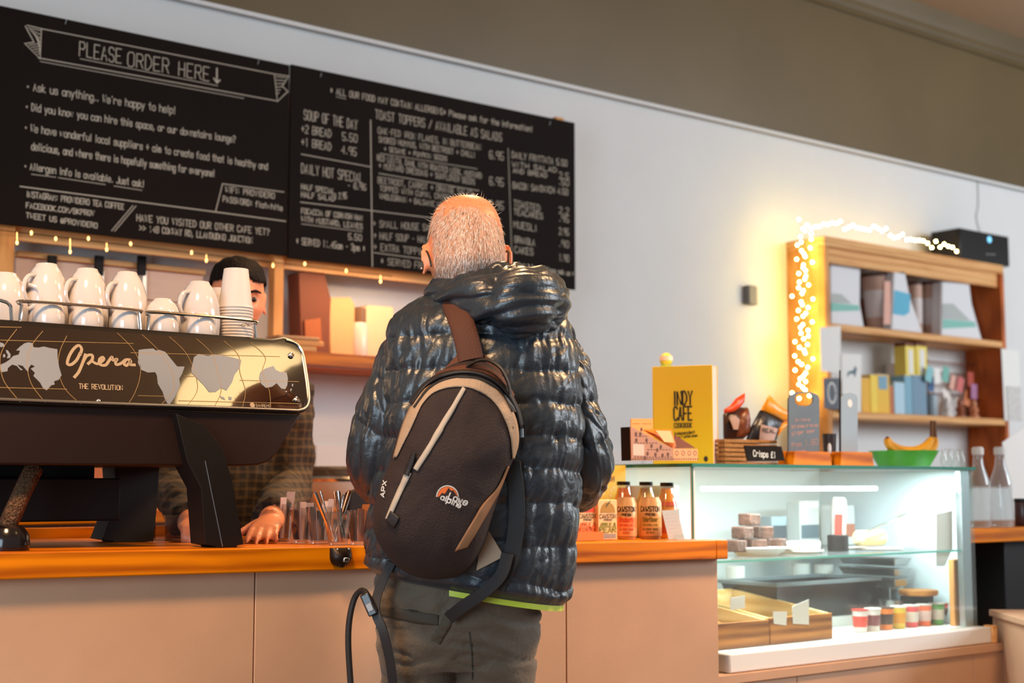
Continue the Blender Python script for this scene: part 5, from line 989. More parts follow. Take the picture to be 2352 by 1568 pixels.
for i, ((c_, x, y), nm) in enumerate(zip(cols, nms)):
    P = onY(*k1([(x, y)])[0], SHY+.03+.012*i); a = random.uniform(-.4, .4); u = V((math.cos(a), 0, math.sin(a))); v = V((-math.sin(a), 0, math.cos(a))); o = MB().obox(P, u, v, YY, .028, .042, .001).build('postcard', mat('pcard%d' % i, c_, .5)); tag(o, '%s postcard in the display at the right of the lower shelf' % nm, 'postcard', 'postcards on the lower shelf')
(a0, b0), (a1, b1) = k1([(1140, 935), (1440, 985)]); p, q = onY(a0, b0, SHY+.20), onY(a1, b1, SHY+.20); t = thing('card_rack', 'thin brown rack carrying postcards at the right of the lower shelf', 'rack', (p.x, p.y, zz[1]+.0186))
for k in range(4): zq = p.z-.06*k; MB().box(p.x, q.x, SHY+.195, SHY+.2, zq-.004, zq+.004).build('rack_bar', M_brown, t)
for x_ in (p.x, q.x): MB().box(x_-.004, x_+.004, SHY+.201, SHY+.206, zz[1]+.0186, p.z+.02).build('rack_post', M_brown, t)
for i, (x, y, c_) in enumerate(((1255, 1215, (230, 220, 214)), (1330, 1225, (150, 80, 50)), (1410, 1230, (206, 130, 90)))): cyl('ornament_figure', '%s figurine on the lower shelf under the postcards' % ['white', 'brown', 'terracotta'][i], 'figurine', *k1([(x, 1255)])[0], k1([(x, y-70)])[0][1], SHY+.03, 12, mat('fig%d' % i, c_, .5), [(1, 0), (1, .1), (.6, .2), (.9, .45), (.5, .65), (.6, .8), (.3, 1)], zz[1]+.0186, 'figurines')
# speaker on the shelf, thermostat and cable on the wall, papers at the right
a, b_ = onY(2206, 600, SHY+.01), onY(2319, 600, SHY+.01); zs1 = onY(2260, 533, SHY+.01).z
sp = thing('wifi_speaker', 'black box speaker with a glowing blue dot logo standing on top of the wall shelf', 'speaker', (a.x, SHY, zt2+.0005))
MB().box(a.x, b_.x, SHY+.01, SHY+.2, zt2+.0006, zs1).build('speaker_cabinet', M_black, sp, bevel=.006)
c = onY(2272, 550, SHY+.0095); MB().lathe([(.018, 0), (.018, .003), (.001, .0035)], c, 18, (XX, ZZ, -YY)).build('glowing_logo', mat('blue_logo_glow', (120, 200, 240), .4, emit=1.2), sp)  # blue dot logo made to glow by its material
P0, P1 = onY(2265, 586, SHY+.0095), onY(2286, 587, SHY+.0095); mb = MB(); write(mb, '---', P0, P1, ZZ, (0, -1, 0), .003, .013); mb.build('lettering', M_letw, sp, smooth=False)
p = onY(1725, 678, WY-.02); k = depth(p)/FPX; t = thing('thermostat', 'small grey thermostat on the white wall left of the string lights', 'thermostat', p)
MB().box(p.x-13*k*1.2, p.x+10*k, WY-.04, WY-.001, p.z-22*k, p.z+22*k).build('housing', mat('thermo_grey', (120, 116, 108), .5), t, bevel=.004); MB().box(p.x+10.3*k, p.x+17*k, WY-.035, WY-.001, p.z-22*k, p.z+20*k).build('front_cover', mat('thermo_pale', (176, 172, 166), .5), t, bevel=.003)
o = MB().tube(cr([onY(2246, 414, WY-.004), onY(2247, 470, WY-.004), onY(2243, 500, WY-.004), onY(2252, 536, WY-.004)], 8), .0045, 6).build('speaker_cable', mat('cable_white', (206, 206, 206), .5)); tag(o, 'thin white cable running down the wall to the speaker', 'cable')
pin('wall_notice', 'white notice on the right end of the wall shelf', [(2300, 800), (2340, 806), (2346, 966), (2308, 966)], SHY-.008, M_paper)
pin('news_clipping', 'grey news clipping below the white notice at the right', [(2312, 886), (2344, 888), (2348, 968), (2316, 966)], SHY-.012, mat('clipping', (206, 200, 196), .7, var=.2, vscale=60))
pin('wall_notice', 'large white sheet at the right edge of the photo below the clipping', [(2302, 1016), (2352, 980), (2400, 980), (2400, 1190), (2330, 1190)], 3.6, M_paper)
# string lights on the shelf
st = thing('string_lights', 'tangle of glowing fairy lights around the top and left of the wall shelf', 'string lights', (X0, SHY, 2.3))
M_fb = mat('fairy_bulb', (255, 226, 130), .3, emit=58); rnd = random.Random(5)
pts = []
for i in range(60):
    t = i/59; y = 530+t*385; x = 1846+22*math.sin(i*2.4)*rnd.uniform(.3, 1)-6*t+(rnd.uniform(-6, 6)); pts.append(onY(x, y, SHY+rnd.uniform(.03, .09)))
for i in range(40):
    t = i/39; x = 1835+t*372; y = 523+(max(0, t-.25)**1.15)*78+rnd.uniform(-11, 10)*(1-.5*t); p = onY(x, y, SHY+.02); p.z = max(p.z, zt2+.008)+rnd.uniform(0, .03); pts.append(p)
for p in pts:
    if p.x > X0-.007 and p.z < zt2: p.x = X0-.008
    MB().ball(p, .0065, n=8, m=6).build('bulb', M_fb, st)
mb = MB(); mb.tube([p+V((0, 0.004, .004)) for p in pts[:60]], .0009, 4); mb.tube([p+V((0, .004, .004)) for p in pts[60:]], .0009, 4); mb.build('wire', mat('green_wire', (70, 90, 40), .6), st)
# ---------------------------------------------------------------- people
def apply_remesh(o, vox, smooth_it=3, name=None):
    md = o.modifiers.new('r', 'REMESH'); md.mode = 'VOXEL'; md.voxel_size = vox; md.use_smooth_shade = True
    if smooth_it: s_ = o.modifiers.new('s', 'SMOOTH'); s_.factor = .5; s_.iterations = smooth_it
    bpy.context.view_layer.update(); dg = bpy.context.evaluated_depsgraph_get(); me = bpy.data.meshes.new_from_object(o.evaluated_get(dg)); o.modifiers.clear(); old = o.data; mats = [m for m in old.materials]
    o.data = me; bpy.data.meshes.remove(old); me.name = o.name
    if not me.materials:
        for m_ in mats: me.materials.append(m_)
    me.shade_smooth(); return o
def sm(a, b, x):
    t = min(1, max(0, (x-a)/(b-a))); return t*t*(3-2*t)
def head_mesh(mb, M, jaw=1.0, nu=72, nv=56):
    """head around the origin (x right, y forward, z up), ears about z=0, placed by matrix M"""
    rows = []
    for i in range(nv+1):
        ph = PI*i/nv; row = []
        for j in range(nu):
            a = 2*PI*j/nu; d = V((math.sin(ph)*math.cos(a), math.sin(ph)*math.sin(a), -math.cos(ph)))
            x, y, z = d.x*.0765, d.y*.096, d.z*.122
            if z > 0:
                hh = math.sqrt(max(1e-9, 1-d.z*d.z)); kk = max(0.0, 1-d.z**2.7)**(1/2.7)/max(hh, 1e-4); kk = min(kk, 1.35); x *= kk; y *= kk
            low = sm(-.015, -.11, z)
            x *= 1-.30*low*jaw
            if y < 0: y *= 1-.42*sm(-.02, -.10, z); x *= 1-.12*sm(-.03, -.1, z)
            else:
                y *= 1-.04*low; y = min(y, .088+.012*sm(.09, .0, abs(z)))
                g = lambda cx, cz, sx, sz: math.exp(-((x-cx)/sx)**2-((z-cz)/sz)**2)
                f = sm(0, .05, y)
                y += f*(.024*g(0, -.034, .011, .010)+.015*g(0, -.018, .009, .018)+.007*g(0, .03, .05, .012)-.011*(g(.031, .006, .016, .011)+g(-.031, .006, .016, .011))+.008*g(0, -.066, .022, .0045)+.007*g(0, -.078, .018, .005)-.004*g(0, -.072, .024, .0025)+.011*g(0, -.105, .02, .014)-.006*g(0, -.09, .02, .006)+.004*(g(.045, -.02, .018, .016)+g(-.045, -.02, .018, .016))+.006*(g(.011, -.04, .006, .006)+g(-.011, -.04, .006, .006)))
            row.append(M @ V((x, y, z)))
        rows.append(row)
    mb.loft(rows[1:-1]); 
def ear_mesh(mb, M, side, splay=.55, size=1.0):
    rows = []; n, m_ = 26, 14
    for i in range(m_+1):
        ph = PI*i/m_; row = []
        for j in range(n):
            a = 2*PI*j/n; u = math.sin(ph)*math.cos(a); v = math.sin(ph)*math.sin(a); w = -math.cos(ph)
            wid = .0175*(1.05 if v > 0 else .8); hx = u*wid; hz = v*.0335*size; th_ = w*.0052
            r_ = math.hypot(u, v); th_ += .007*sm(.5, 1, r_)*(1 if w > 0 else .7)-.004*(1-r_) if w > 0 else .006*sm(.5, 1, r_)
            # local: back along -y, outwards along x
            o_ = V((side*(.012+th_), -hx-.010, hz-.004)); row.append(o_)
        rows.append(row)
    R_ = Matrix.Translation(V((side*.066, .004, -.004))) @ Matrix.Rotation(side*splay, 4, 'Z') @ Matrix.Rotation(-.15, 4, 'X')
    mb.loft([[M @ (R_ @ p) for p in r] for r in rows[1:-1]])
def hand_mesh(mb, wrist, dirf, up, side, curl=.5, s=1.0):
    """palm and five fingers: dirf = pointing direction, up = back of the hand, side=+1 thumb on the right"""
    f = V(dirf).normalized(); u = V(up); u = (u-f*u.dot(f)).normalized(); r = f.cross(u)*1.0; W_ = V(wrist)
    rings = []
    for t, hw, ht in ((-.02, .027, .019), (.0, .028, .018), (.03, .037, .017), (.065, .042, .014), (.088, .040, .011), (.096, .036, .007)):
        rings.append([W_+f*(t*s)+r*(hw*s*math.cos(a))+u*(ht*s*math.sin(a)) for a in [2*PI*k/16 for k in range(16)]])
    mb.loft(rings)
    for k, (o_, L_, rr_) in enumerate(((.030, .074, .0088), (.0105, .083, .0092), (-.0095, .077, .0088), (-.029, .060, .0078))):
        p = W_+f*.086*s+r*(o_*side*s); d = (f+r*(o_*side*3)).normalized(); P = [p-f*.012*s, p]; an = 0
        for seg in (.46, .30, .24):
            an += curl*(.8+.1*k); dd = d*math.cos(an)-u*math.sin(an); p = p+dd*(L_*seg*s); P.append(p)
        mb.tube(cr(P, 3), [rr_*s*(1.06-.30*i/12) for i in range(13)], 10); mb.ball(P[-1], rr_*s*.76, n=10, m=8)
    p = W_+f*.018*s+r*(.030*side*s); P = [p-r*(.012*side*s), p]; d = (f*.75+r*(.75*side)-u*.35).normalized()
    for L_, add in ((.036, 0), (.030, .35), (.024, .45)):
        d = (d+f*.35*add-u*.3*add).normalized(); p = p+d*(L_*s); P.append(p)
    mb.tube(cr(P, 3), [.0118*s*(1.05-.32*i/12) for i in range(13)], 10); mb.ball(P[-1], .0085*s, n=10, m=8)
def ringxy(c, ax, ay, a, b, n, e=2.3, az=None):
    out = []
    for k in range(n):
        t = 2*PI*k/n; ct, st = math.cos(t), math.sin(t); q = V(c)+ax*(a*math.copysign(abs(ct)**(2/e), ct))+ay*(b*math.copysign(abs(st)**(2/e), st)); out.append(q)
    return out
def interp(rows, n):
    """smooth interpolation of parameter rows (equal tuples of numbers) -> n rows"""
    A = np.array(rows, float); L_ = len(A); out = []
    for q in np.linspace(0, L_-1, n):
        i = min(int(q), L_-2); t = q-i; p0, p1, p2, p3 = A[max(i-1, 0)], A[i], A[i+1], A[min(i+2, L_-1)]
        out.append(.5*((2*p1)+(p2-p0)*t+(2*p0-5*p1+4*p2-p3)*t*t+(3*p1-p0-3*p2+p3)*t**3))
    return out
nz = lambda x, y, z=0.: noise.noise(V((x, y, z)))
def quilt(s, t, seed=0, H=.066, Wc=.135, A=.0068, wr=1.0, slant=0.0):
    """padded baffles: s along the body, t around it (metres) -> outward displacement"""
    s2 = s+slant*t+.011*nz(t*7+seed, s*5)+.005*nz(t*20, s*14+seed); row = math.floor(s2/H); fs = s2/H-row
    t2 = t+.03*nz(s*4+seed, t*3)+(row % 2)*Wc*.5+.03*math.sin(row*12.9+seed); ft = t2/Wc-math.floor(t2/Wc)
    ds = min(fs, 1-fs)*H; dt = min(ft, 1-ft)*Wc
    puff = (1-math.exp(-(ds/.011)**1.2))*(.72+.28*(1-math.exp(-(dt/.016)**1.2)))
    fold = (nz(t*48+seed, s*9)*.0062+nz(t*95, s*14+seed)*.0028)*(.35+.9*math.exp(-ds/.016))+(nz(s*52, t*14+seed)*.003)*math.exp(-dt/.02)
    big = nz(s*9+seed, t*9)*.009+abs(nz(s*17+2*t*9, t*22+seed))*.007
    cre = -.0022*math.exp(-(nz(s*13+seed+t*8, t*13)/.05)**2)
    return A*puff+wr*(fold+big+cre)
# ------- the customer
DM = 2.95; KM = DM/FPX
def W(px, py, dd=0.0): return at(px, py, DM+dd)
skin = mat('skin', (228, 142, 100), .42, sss=.25, var=.06, vscale=30, bump=.08, bscale=250)
head_c = W(1072, 587, .01)
hy = math.atan2(FH.y, FH.x)-PI/2
HM = Matrix.Translation(head_c) @ Matrix.Rotation(hy+.20, 4, 'Z') @ Matrix.Rotation(-.10, 4, 'X') @ Matrix.Rotation(-.035, 4, 'Y') @ Matrix.Scale(1.03, 4)
mb = MB(); head_mesh(mb, HM); ear_mesh(mb, HM, -1, .62, 1.05); ear_mesh(mb, HM, 1, .75, 1.05)
neck0 = HM @ V((0, -.012, -.055)); neck1 = W(1078, 720, .03)
mb.tube([neck0, neck0.lerp(neck1, .5), neck1, neck1-ZZ*.06], [.064, .065, .070, .09], 24)
LS, LE, LW = W(955, 770, .02), W(868, 1062, .0), W(930, 1110, .30)
RS, RE, RW = W(1255, 830, .03), W(1340, 1062, .04), W(1265, 1115, .32)
def prow(y, xl, xr, b, dd): return (y, (xl+xr)/2, (xr-xl)/2, b, dd)
tor = [prow(700, 1000, 1160, .055, .03), prow(745, 930, 1250, .085, .03), prow(850, 925, 1270, .10, .03), prow(1000, 930, 1265, .105, .03), prow(1180, 935, 1250, .11, .03), prow(1330, 915, 1225, .115, .02), prow(1440, 910, 1215, .115, .02), prow(1520, 925, 1200, .10, .02)]
mb.loft([ringxy(W(cx, y, dd), RT, FH, hw*KM, b, 32) for y, cx, hw, b, dd in tor])
for S_, E_, H_, sd in ((LS, LE, LW, 1), (RS, RE, RW, -1)):
    P = cr([S_, S_.lerp(E_, .5), E_, E_.lerp(H_, .5), H_], 5); n_ = len(P); mb.tube(P, [.046-.018*i/(n_-1) for i in range(n_)], 14)
    hand_mesh(mb, H_+(H_-E_).normalized()*.015, (H_-E_).normalized()+RT*(.35*sd), ZZ, sd, .55)
hipL, hipR = W(985, 1500, .02), W(1130, 1500, .02)
feet = []
for hp_, off in ((hipL, -.005), (hipR, .005)):
    an = V((hp_.x+RT.x*off*3, hp_.y+RT.y*off*3, .07)); kn = hp_.lerp(an, .47)+FH*.025; mb.tube(cr([hp_+ZZ*.05, kn, an], 6), [.085-.045*i/12 for i in range(13)], 16); feet.append(an)
man = mb.build('person', skin, smooth=True); tag(man, 'balding grey haired person seen from behind in a dark quilted jacket and olive trousers', 'person')
apply_remesh(man, .0052, 2)
# hair: cropped shell over sides and back plus fine strands
bvhm = BVHTree.FromPolygons([v.co.copy() for v in man.data.vertices], [tuple(p.vertices) for p in man.data.polygons])
HMi = HM.inverted()
def hairw(l):  # 0 bald .. 1 full
    crown = sm(.028, .068, l.z+.25*l.y+.28*l.x+.022*nz(l.x*40, l.y*40, l.z*40)+.008*nz(l.x*130, l.y*130, l.z*130)); low = sm(-.062, -.048, l.z-.25*max(0, -l.y-.06)); front = sm(.03, -.005, l.y)
    return (1-crown*.96)*low*front
def skin_hair_material():
    m_ = mat('cropped_hair', (196, 170, 152), .6, var=.22, vscale=150, bump=.25, bscale=500, stretch=(1, 1, .25)); return m_
rn = random.Random(3); mb = MB(); cnt = 0
vs_ = [v for v in man.data.vertices if (HMi @ v.co).z > -.075 and abs((HMi @ v.co).z) < .14]
cand = [(v.co.copy(), v.normal.copy(), HMi @ v.co) for v in vs_]
cand = [c for c in cand if abs(c[2].x) < .0815 and c[2].y < .03 and not (abs(c[2].x) > .066 and -.045 < c[2].z < .04 and c[2].y > -.03)]
whorl = V((.004, -.062, .085))
for k in range(6500):
    co_, no_, l = rn.choice(cand); wgt = hairw(l)
    if rn.random() > max(.05, wgt): continue
    away = (l-whorl); away -= (HMi.to_3x3() @ no_)*(away.dot(HMi.to_3x3() @ no_)); d = HM.to_3x3() @ (away.normalized()*.8+V((0, 0, -.55)))
    d += V((rn.uniform(-.25, .25), rn.uniform(-.25, .25), rn.uniform(-.2, .2))); d = (d-no_*d.dot(no_)).normalized(); L_ = rn.uniform(.008, .017)*(.5+.5*wgt); p = co_+V((rn.uniform(-.003, .003), rn.uniform(-.003, .003), rn.uniform(-.003, .003)))
    h = bvhm.find_nearest(p); p = h[0]; s_ = no_.cross(d).normalized()*rn.uniform(.0003, .0006); lift = .0016 if wgt > .3 else .004
    a, b_, c_ = p, p+d*L_*.55+no_*lift, p+d*L_+no_*(lift*1.25+rn.uniform(-.0006, .0012)); mb.cur = 0 if rn.random() < .62 else (1 if rn.random() < .6 else 2)
    mb.add([a-s_, a+s_, b_+s_*.8, b_-s_*.8, c_], [(0, 1, 2, 3), (3, 2, 4)])
for k in range(70):   # flyaway hairs on the crown
    co_, no_, l = rn.choice(cand)
    if l.z < .06: continue
    d = (no_+V((rn.uniform(-.8, .8), rn.uniform(-.8, .8), .1))).normalized(); s_ = no_.cross(d).normalized()*.0004; mb.add([co_-s_, co_+s_, co_+d*rn.uniform(.008, .02)], [(0, 1, 2)])
mb.build('hair', [mat('hair_white', (236, 220, 210), .45), mat('hair_grey', (190, 166, 150), .45), mat('hair_dark', (132, 96, 72), .5)], man, smooth=False, normals=False)
# cropped under-layer
mb = MB(); idx = {}; me = man.data
for p in me.polygons:
    ls = [HMi @ me.vertices[i].co for i in p.vertices]
    if all(abs(l.x) < .083 and -.07 < l.z < .14 and hairw(l) > .35 for l in ls) and not any(abs(l.x) > .069 and -.05 < l.z < .04 and l.y > -.035 for l in ls):
        f_ = []
        for i in p.vertices:
            if i not in idx: idx[i] = len(mb.v); mb.v.append(me.vertices[i].co+me.vertices[i].normal*.0009)
            f_.append(idx[i])
        mb.f.append(f_); mb.mi.append(0)
mb.build('hair_stubble', mat('hair_base', (200, 150, 122), .6, var=.2, vscale=90, bump=.3, bscale=400), man, normals=False)
# glasses and earring
mb = MB(); L3 = lambda x, y, z: HM @ V((x, y, z))
for s_ in (-1, 1):
    mb.tube(cr([L3(s_*.074, .08, .006), L3(s_*.082, .02, .010), L3(s_*.083, -.012, .006), L3(s_*.080, -.026, -.012), L3(s_*.078, -.028, -.03)], 6), .0022, 6)
for s_ in (-1, 1): mb.tube([L3(s_*.034+.024*math.cos(a), .108, .004+.018*math.sin(a)) for a in [2*PI*k/20 for k in range(21)]], .0015, 6); mb.tube([L3(s_*.058, .108, .006), L3(s_*.074, .08, .006)], .0018, 6)
mb.tube([L3(-.01, .108, .007), L3(.01, .108, .007)], .0015, 6)
mb.build('glasses', mat('glasses_dark', (50, 40, 36), .3), man)
MB().ball(L3(-.0915, .008, -.024), .0035, n=10, m=8).build('earring', M_chrome, man); MB().ball(W(1016, 648, -.0), .0042, n=10, m=8).build('collar_stud', mat('brass_stud', (200, 160, 80), .3, .9), man)
# ------- jacket
M_jk = mat('jacket_nylon', (44, 49, 55), .35, spec=.65, bump=.22, bscale=70, coat=.05)
jr = [prow(672, 1006, 1158, .075, .035), prow(690, 965, 1222, .10, .03), prow(716, 922, 1278, .115, .02), prow(760, 896, 1306, .135, .01), prow(840, 884, 1325, .15, 0), prow(940, 880, 1333, .16, -.005), prow(1040, 874, 1334, .165, -.005), prow(1140, 862, 1328, .17, -.005), prow(1230, 848, 1318, .172, -.005), prow(1300, 846, 1308, .172, -.005), prow(1345, 850, 1303, .168, -.005)]
NS, NT = 250, 330; rows = interp(jr, NS); rings = []
for i, (y, cx, hw, b, dd) in enumerate(rows):
    c = W(cx, y, dd); a_ = hw*KM; ring = []; s_ = c.z; per = PI*(a_+b)
    tilt = sm(1120, 1345, y)*.165
    for k in range(NT):
        t = 2*PI*k/NT; ct, st = math.cos(t), math.sin(t); e = 2.35
        q = V((a_*math.copysign(abs(ct)**(2/e), ct), b*math.copysign(abs(st)**(2/e), st), 0)); nrm = V((ct/a_*1.0, st/b, 0)).normalized()
        arc = t*per/(2*PI); top = sm(0, 30, i); hem = 1-.75*sm(NS-14, NS-2, i)
        # keep the pattern seamless behind: measured from the middle of the front
        dsp = quilt(-s_, arc-per*.75, 1.7, H=.067)*top*hem
        tuck = -.010*sm(NS-16, NS-1, i)
        ring.append(c+RT*(q.x+nrm.x*(dsp+tuck))+FH*(q.y+nrm.y*(dsp+tuck))+ZZ*(-tilt*q.x-.02*tilt))
    rings.append(ring)
jk = MB().loft(rings, False, False).build('jacket', M_jk, man, angle=180)
def sleeve(pts, rad, seed, nm, H=.082, ns=210, nt=150, flat=1.0):
    P = [V(p) for p in pts]; Q = cr(P, 24); L_ = [0]
    for a, b in zip(Q, Q[1:]): L_.append(L_[-1]+(b-a).length)
    out = []; tot = L_[-1]; rr_ = interp([(r,) for r in rad], 200); u = None; j = 0
    for i in range(ns):
        d = tot*i/(ns-1)
        while j < len(Q)-2 and L_[j+1] < d: j += 1
        f_ = (d-L_[j])/max(1e-6, L_[j+1]-L_[j]); p = Q[j].lerp(Q[j+1], f_); ta = (Q[min(len(Q)-1, j+3)]-Q[max(0, j-2)]).normalized()
        u = ta.cross(FH).normalized() if u is None else (u-ta*u.dot(ta)).normalized(); v = ta.cross(u); r = rr_[int(i/(ns-1)*199)][0]; ring = []
        for k in range(nt):
            t = 2*PI*k/nt; disp = quilt(d, t*r, seed, H=H, Wc=.16, A=.0055, wr=1.2, slant=.16)*min(1, (ns-1-i)/6)
            ring.append(p+u*((r+disp)*math.cos(t))+v*((r+disp)*math.sin(t)*flat))
        out.append(ring)
    o = MB().loft(out).build(nm, M_jk, jk, angle=180); return o
slL = sleeve([W(992, 765, .02), W(955, 800, .01), W(913, 880, -.005), W(884, 975, -.01), W(868, 1052, .01), W(880, 1088, .09), W(915, 1105, .2), W(935, 1112, .29)], [.044, .060, .063, .062, .062, .057, .045, .040], 4.2, 'sleeve')
slR = sleeve([W(1235, 775, .03), W(1268, 810, .03), W(1302, 890, .03), W(1322, 985, .03), W(1338, 1068, .05), W(1330, 1103, .12), W(1300, 1118, .22), W(1275, 1120, .31)], [.044, .056, .056, .056, .055, .050, .042, .038], 9.1, 'sleeve')
# hood lying on the shoulders
def hoodpart(path, rad, seed, nm, ns=120, nt=120, sq=.8):
    Q = cr(path, 20); L_ = len(Q); rr_ = interp(rad, ns); out = []; u = None
    for i in range(ns):
        q = (L_-1)*i/(ns-1); j = min(int(q), L_-2); p = Q[j].lerp(Q[j+1], q-j); ta = (Q[min(j+4, L_-1)]-Q[max(j-3, 0)]).normalized()
        up_ = (ZZ-ta*ZZ.dot(ta)).normalized(); v = ta.cross(up_); ru, rv = rr_[i]; ring = []
        for k in range(nt):
            t = 2*PI*k/nt; sA = q/L_*.42; z = quilt(sA, t*(ru+rv)/2, seed, H=.078, Wc=.16, A=.008, wr=2.1)
            ring.append(p+up_*((ru+z)*math.cos(t))+v*((rv+z)*math.sin(t)))
        out.append(ring)
    return MB().loft(out).build(nm, M_jk, jk, angle=180)
hoodpart([W(1014, 672, .04), W(1026, 674, -.03), W(1072, 680, -.095), W(1140, 692, -.125), W(1200, 702, -.12), W(1222, 712, -.06), W(1230, 712, .02), W(1210, 692, .09), W(1180, 670, .13)], [(.012, .02), (.022, .03), (.036, .042), (.054, .055), (.066, .06), (.064, .06), (.056, .056), (.044, .045), (.026, .03)], 3.3, 'hood')
hoodpart([W(1120, 640, -.05), W(1165, 650, -.085), W(1210, 668, -.085), W(1228, 690, -.03), W(1220, 680, .05)], [(.012, .018), (.026, .03), (.034, .036), (.034, .036), (.018, .02)], 6.6, 'hood_edge', 80, 90)
hoodpart([W(1030, 664, .08), W(1030, 658, .03), W(1062, 656, -.04), W(1110, 650, -.05), W(1160, 645, -.02), W(1185, 640, .05)], [(.010, .012), (.012, .013), (.016, .017), (.02, .021), (.022, .022), (.016, .016)], 8.1, 'collar', 90, 60)
# lime hem tape under the jacket edge
hem = rings[-1]; mb = MB(); n_ = len(hem); qn = int(.27*n_); hem = [hem[k % n_] for k in range(-qn, qn+1)]; mb.loft([hem, [p-ZZ*.011 for p in hem]], False, False, False); mb.build('hem_tape', mat('lime_tape', (196, 206, 60), .5), jk)
hl = rings[-1]; cc_ = sum(hl, V())/len(hl)
MB().loft([[p for p in hl], [cc_+(p-cc_)*.86+ZZ*.03 for p in hl]], False, False).build('lining', M_blackm, jk)
# ------- trousers
M_tr = mat('olive_trousers', (94, 79, 62), .75, var=.10, vscale=9, bump=.25, bscale=130, sheen=.15)
mb = MB()
tr_ = [prow(1290, 880, 1255, .135, .01), prow(1340, 862, 1246, .145, 0), prow(1400, 856, 1240, .15, 0), prow(1470, 866, 1236, .148, 0), prow(1530, 878, 1226, .13, .005)]
mb.loft([ringxy(W(cx, y, dd), RT, FH, hw*KM, b, 40, 2.5) for y, cx, hw, b, dd in interp(tr_, 16)])
for sd, xa_, xb_ in ((0, 872, 1050), (1, 1050, 1232)):
    L0 = [(1455, (xa_+xb_)/2+(14 if sd == 0 else -14), 90, .125, 0), (1540, (xa_+xb_)/2, 89, .115, 0), (1640, (xa_+xb_)/2, 84, .105, .01), (1850, (xa_+xb_)/2, 72, .09, .02), (2050, (xa_+xb_)/2, 66, .08, .005), (2250, (xa_+xb_)/2, 63, .078, 0), (2300, (xa_+xb_)/2, 66, .082, 0)]
    mb.loft([ringxy(W(cx, y, dd), RT, FH, hw*KM, b, 32, 2.2) for y, cx, hw, b, dd in interp(L0, 30)])
trs = mb.build('trousers', M_tr, man); apply_remesh(trs, .0075, 4)
for v in trs.data.vertices:
    p = v.co; a = p.dot(RT); q = p.z; v.co = p+v.normal*(nz(a*9, q*13, p.dot(FH)*5)*.012+abs(nz(a*14+q*20, q*26-a*6, 3))*.010-.006*math.exp(-(nz(a*8+q*9, q*17, 8)/.06)**2)+nz(a*30, q*40)*.003)
trs.data.shade_smooth()
def bvh_of(*obs):
    vv = []; ff = []
    for o in obs:
        k = len(vv); vv += [mw(o) @ v.co for v in o.data.vertices]; ff += [tuple(i+k for i in p.vertices) for p in o.data.polygons]
    return BVHTree.FromPolygons(vv, ff)
def onto(bvh, px, py, off=.002, D=DM-.2):
    d = ray(px, py); L_ = d.length; d = d/L_; h = bvh.ray_cast(CAM, d)
    if h[0] is None:
        p = at(px, py, D); h = bvh.find_nearest(p)
    n = h[1]; n = n if n.dot(d) < 0 else -n
    return h[0]+n*off
def patch(bvh, top, bot, nu, nv, off=.002, D=DM-.2, mbx=None):
    T = cr([V((*p, 0)) for p in top], 12) if len(top) > 2 else [V((*top[0], 0)), V((*top[-1], 0))]; B_ = cr([V((*p, 0)) for p in bot], 12) if len(bot) > 2 else [V((*bot[0], 0)), V((*bot[-1], 0))]
    def samp(P, t): q = t*(len(P)-1); i = min(int(q), len(P)-2); return P[i].lerp(P[i+1], q-i)
    G = []
    for j in range(nv+1): G.append([onto(bvh, *samp(T, i/nu).lerp(samp(B_, i/nu), j/nv).xy, off, D) for i in range(nu+1)])
    mbx = mbx or MB(); return mbx.grid(G)
def strip(bvh, path, wpx, off=.002, nv=3, n=40, D=DM-.2, mbx=None):
    P = cr([V((*p, 0)) for p in path], 14) if len(path) > 2 else [V((*path[0], 0)).lerp(V((*path[1], 0)), k/14) for k in range(15)]
    ws = wpx if isinstance(wpx, (list, tuple)) else [wpx]*2; G = []
    for i, p in enumerate(P):
        t = (P[min(i+1, len(P)-1)]-P[max(i-1, 0)]).normalized(); s_ = V((-t.y, t.x, 0)); q = i/(len(P)-1)*(len(ws)-1); k = min(int(q), len(ws)-2); w_ = ws[k]+(ws[k+1]-ws[k])*(q-k)
        G.append([onto(bvh, *(p+s_*(w_*(j/nv-.5))).xy, off, D) for j in range(nv+1)])
    mbx = mbx or MB(); return mbx.grid(G)
bt = bvh_of(trs)
patch(bt, [(868, 1392), (940, 1400), (1008, 1412)], [(872, 1412), (940, 1428), (1006, 1436)], 20, 4, .002).build('pocket_flap', mat('olive_dark', (70, 59, 46), .8), trs, solid=.002)
strip(bt, [(1036, 1405), (1020, 1440), (1000, 1474)], 22, .004).build('strap_loop', mat('olive_strap', (80, 68, 50), .8), trs, solid=.002)
strip(bt, [(1078, 1450), (1084, 1500), (1086, 1560)], 3, .0012).build('seam', mat('olive_seam', (52, 48, 38), .9), trs)
strip(bt, [(880, 1320), (960, 1330), (1060, 1345)], 3, .0015).build('yoke_seam', mat('olive_seam', (52, 48, 38), .9), trs)
MB().ball(onto(bt, 978, 1334, .002), .006, .006, .006, 10, 6).build('button', M_blackm, trs)
# shoes
for an in feet:
    mb = MB(); rg = []
    for t, hw, ht in ((-.07, .02, .05), (-.065, .034, .075), (-.03, .04, .085), (.03, .044, .07), (.09, .05, .05), (.14, .046, .042), (.17, .03, .034), (.178, .012, .02)):
        c = V((an.x, an.y, 0))+FH*t; rg.append([c+RT*(hw*math.cos(a))+ZZ*(ht*(.5+.5*math.sin(a))+.001) for a in [2*PI*k/18 for k in range(18)]])
    mb.loft(rg); mb.build('shoe', mat('shoe_brown', (60, 44, 36), .6), man)
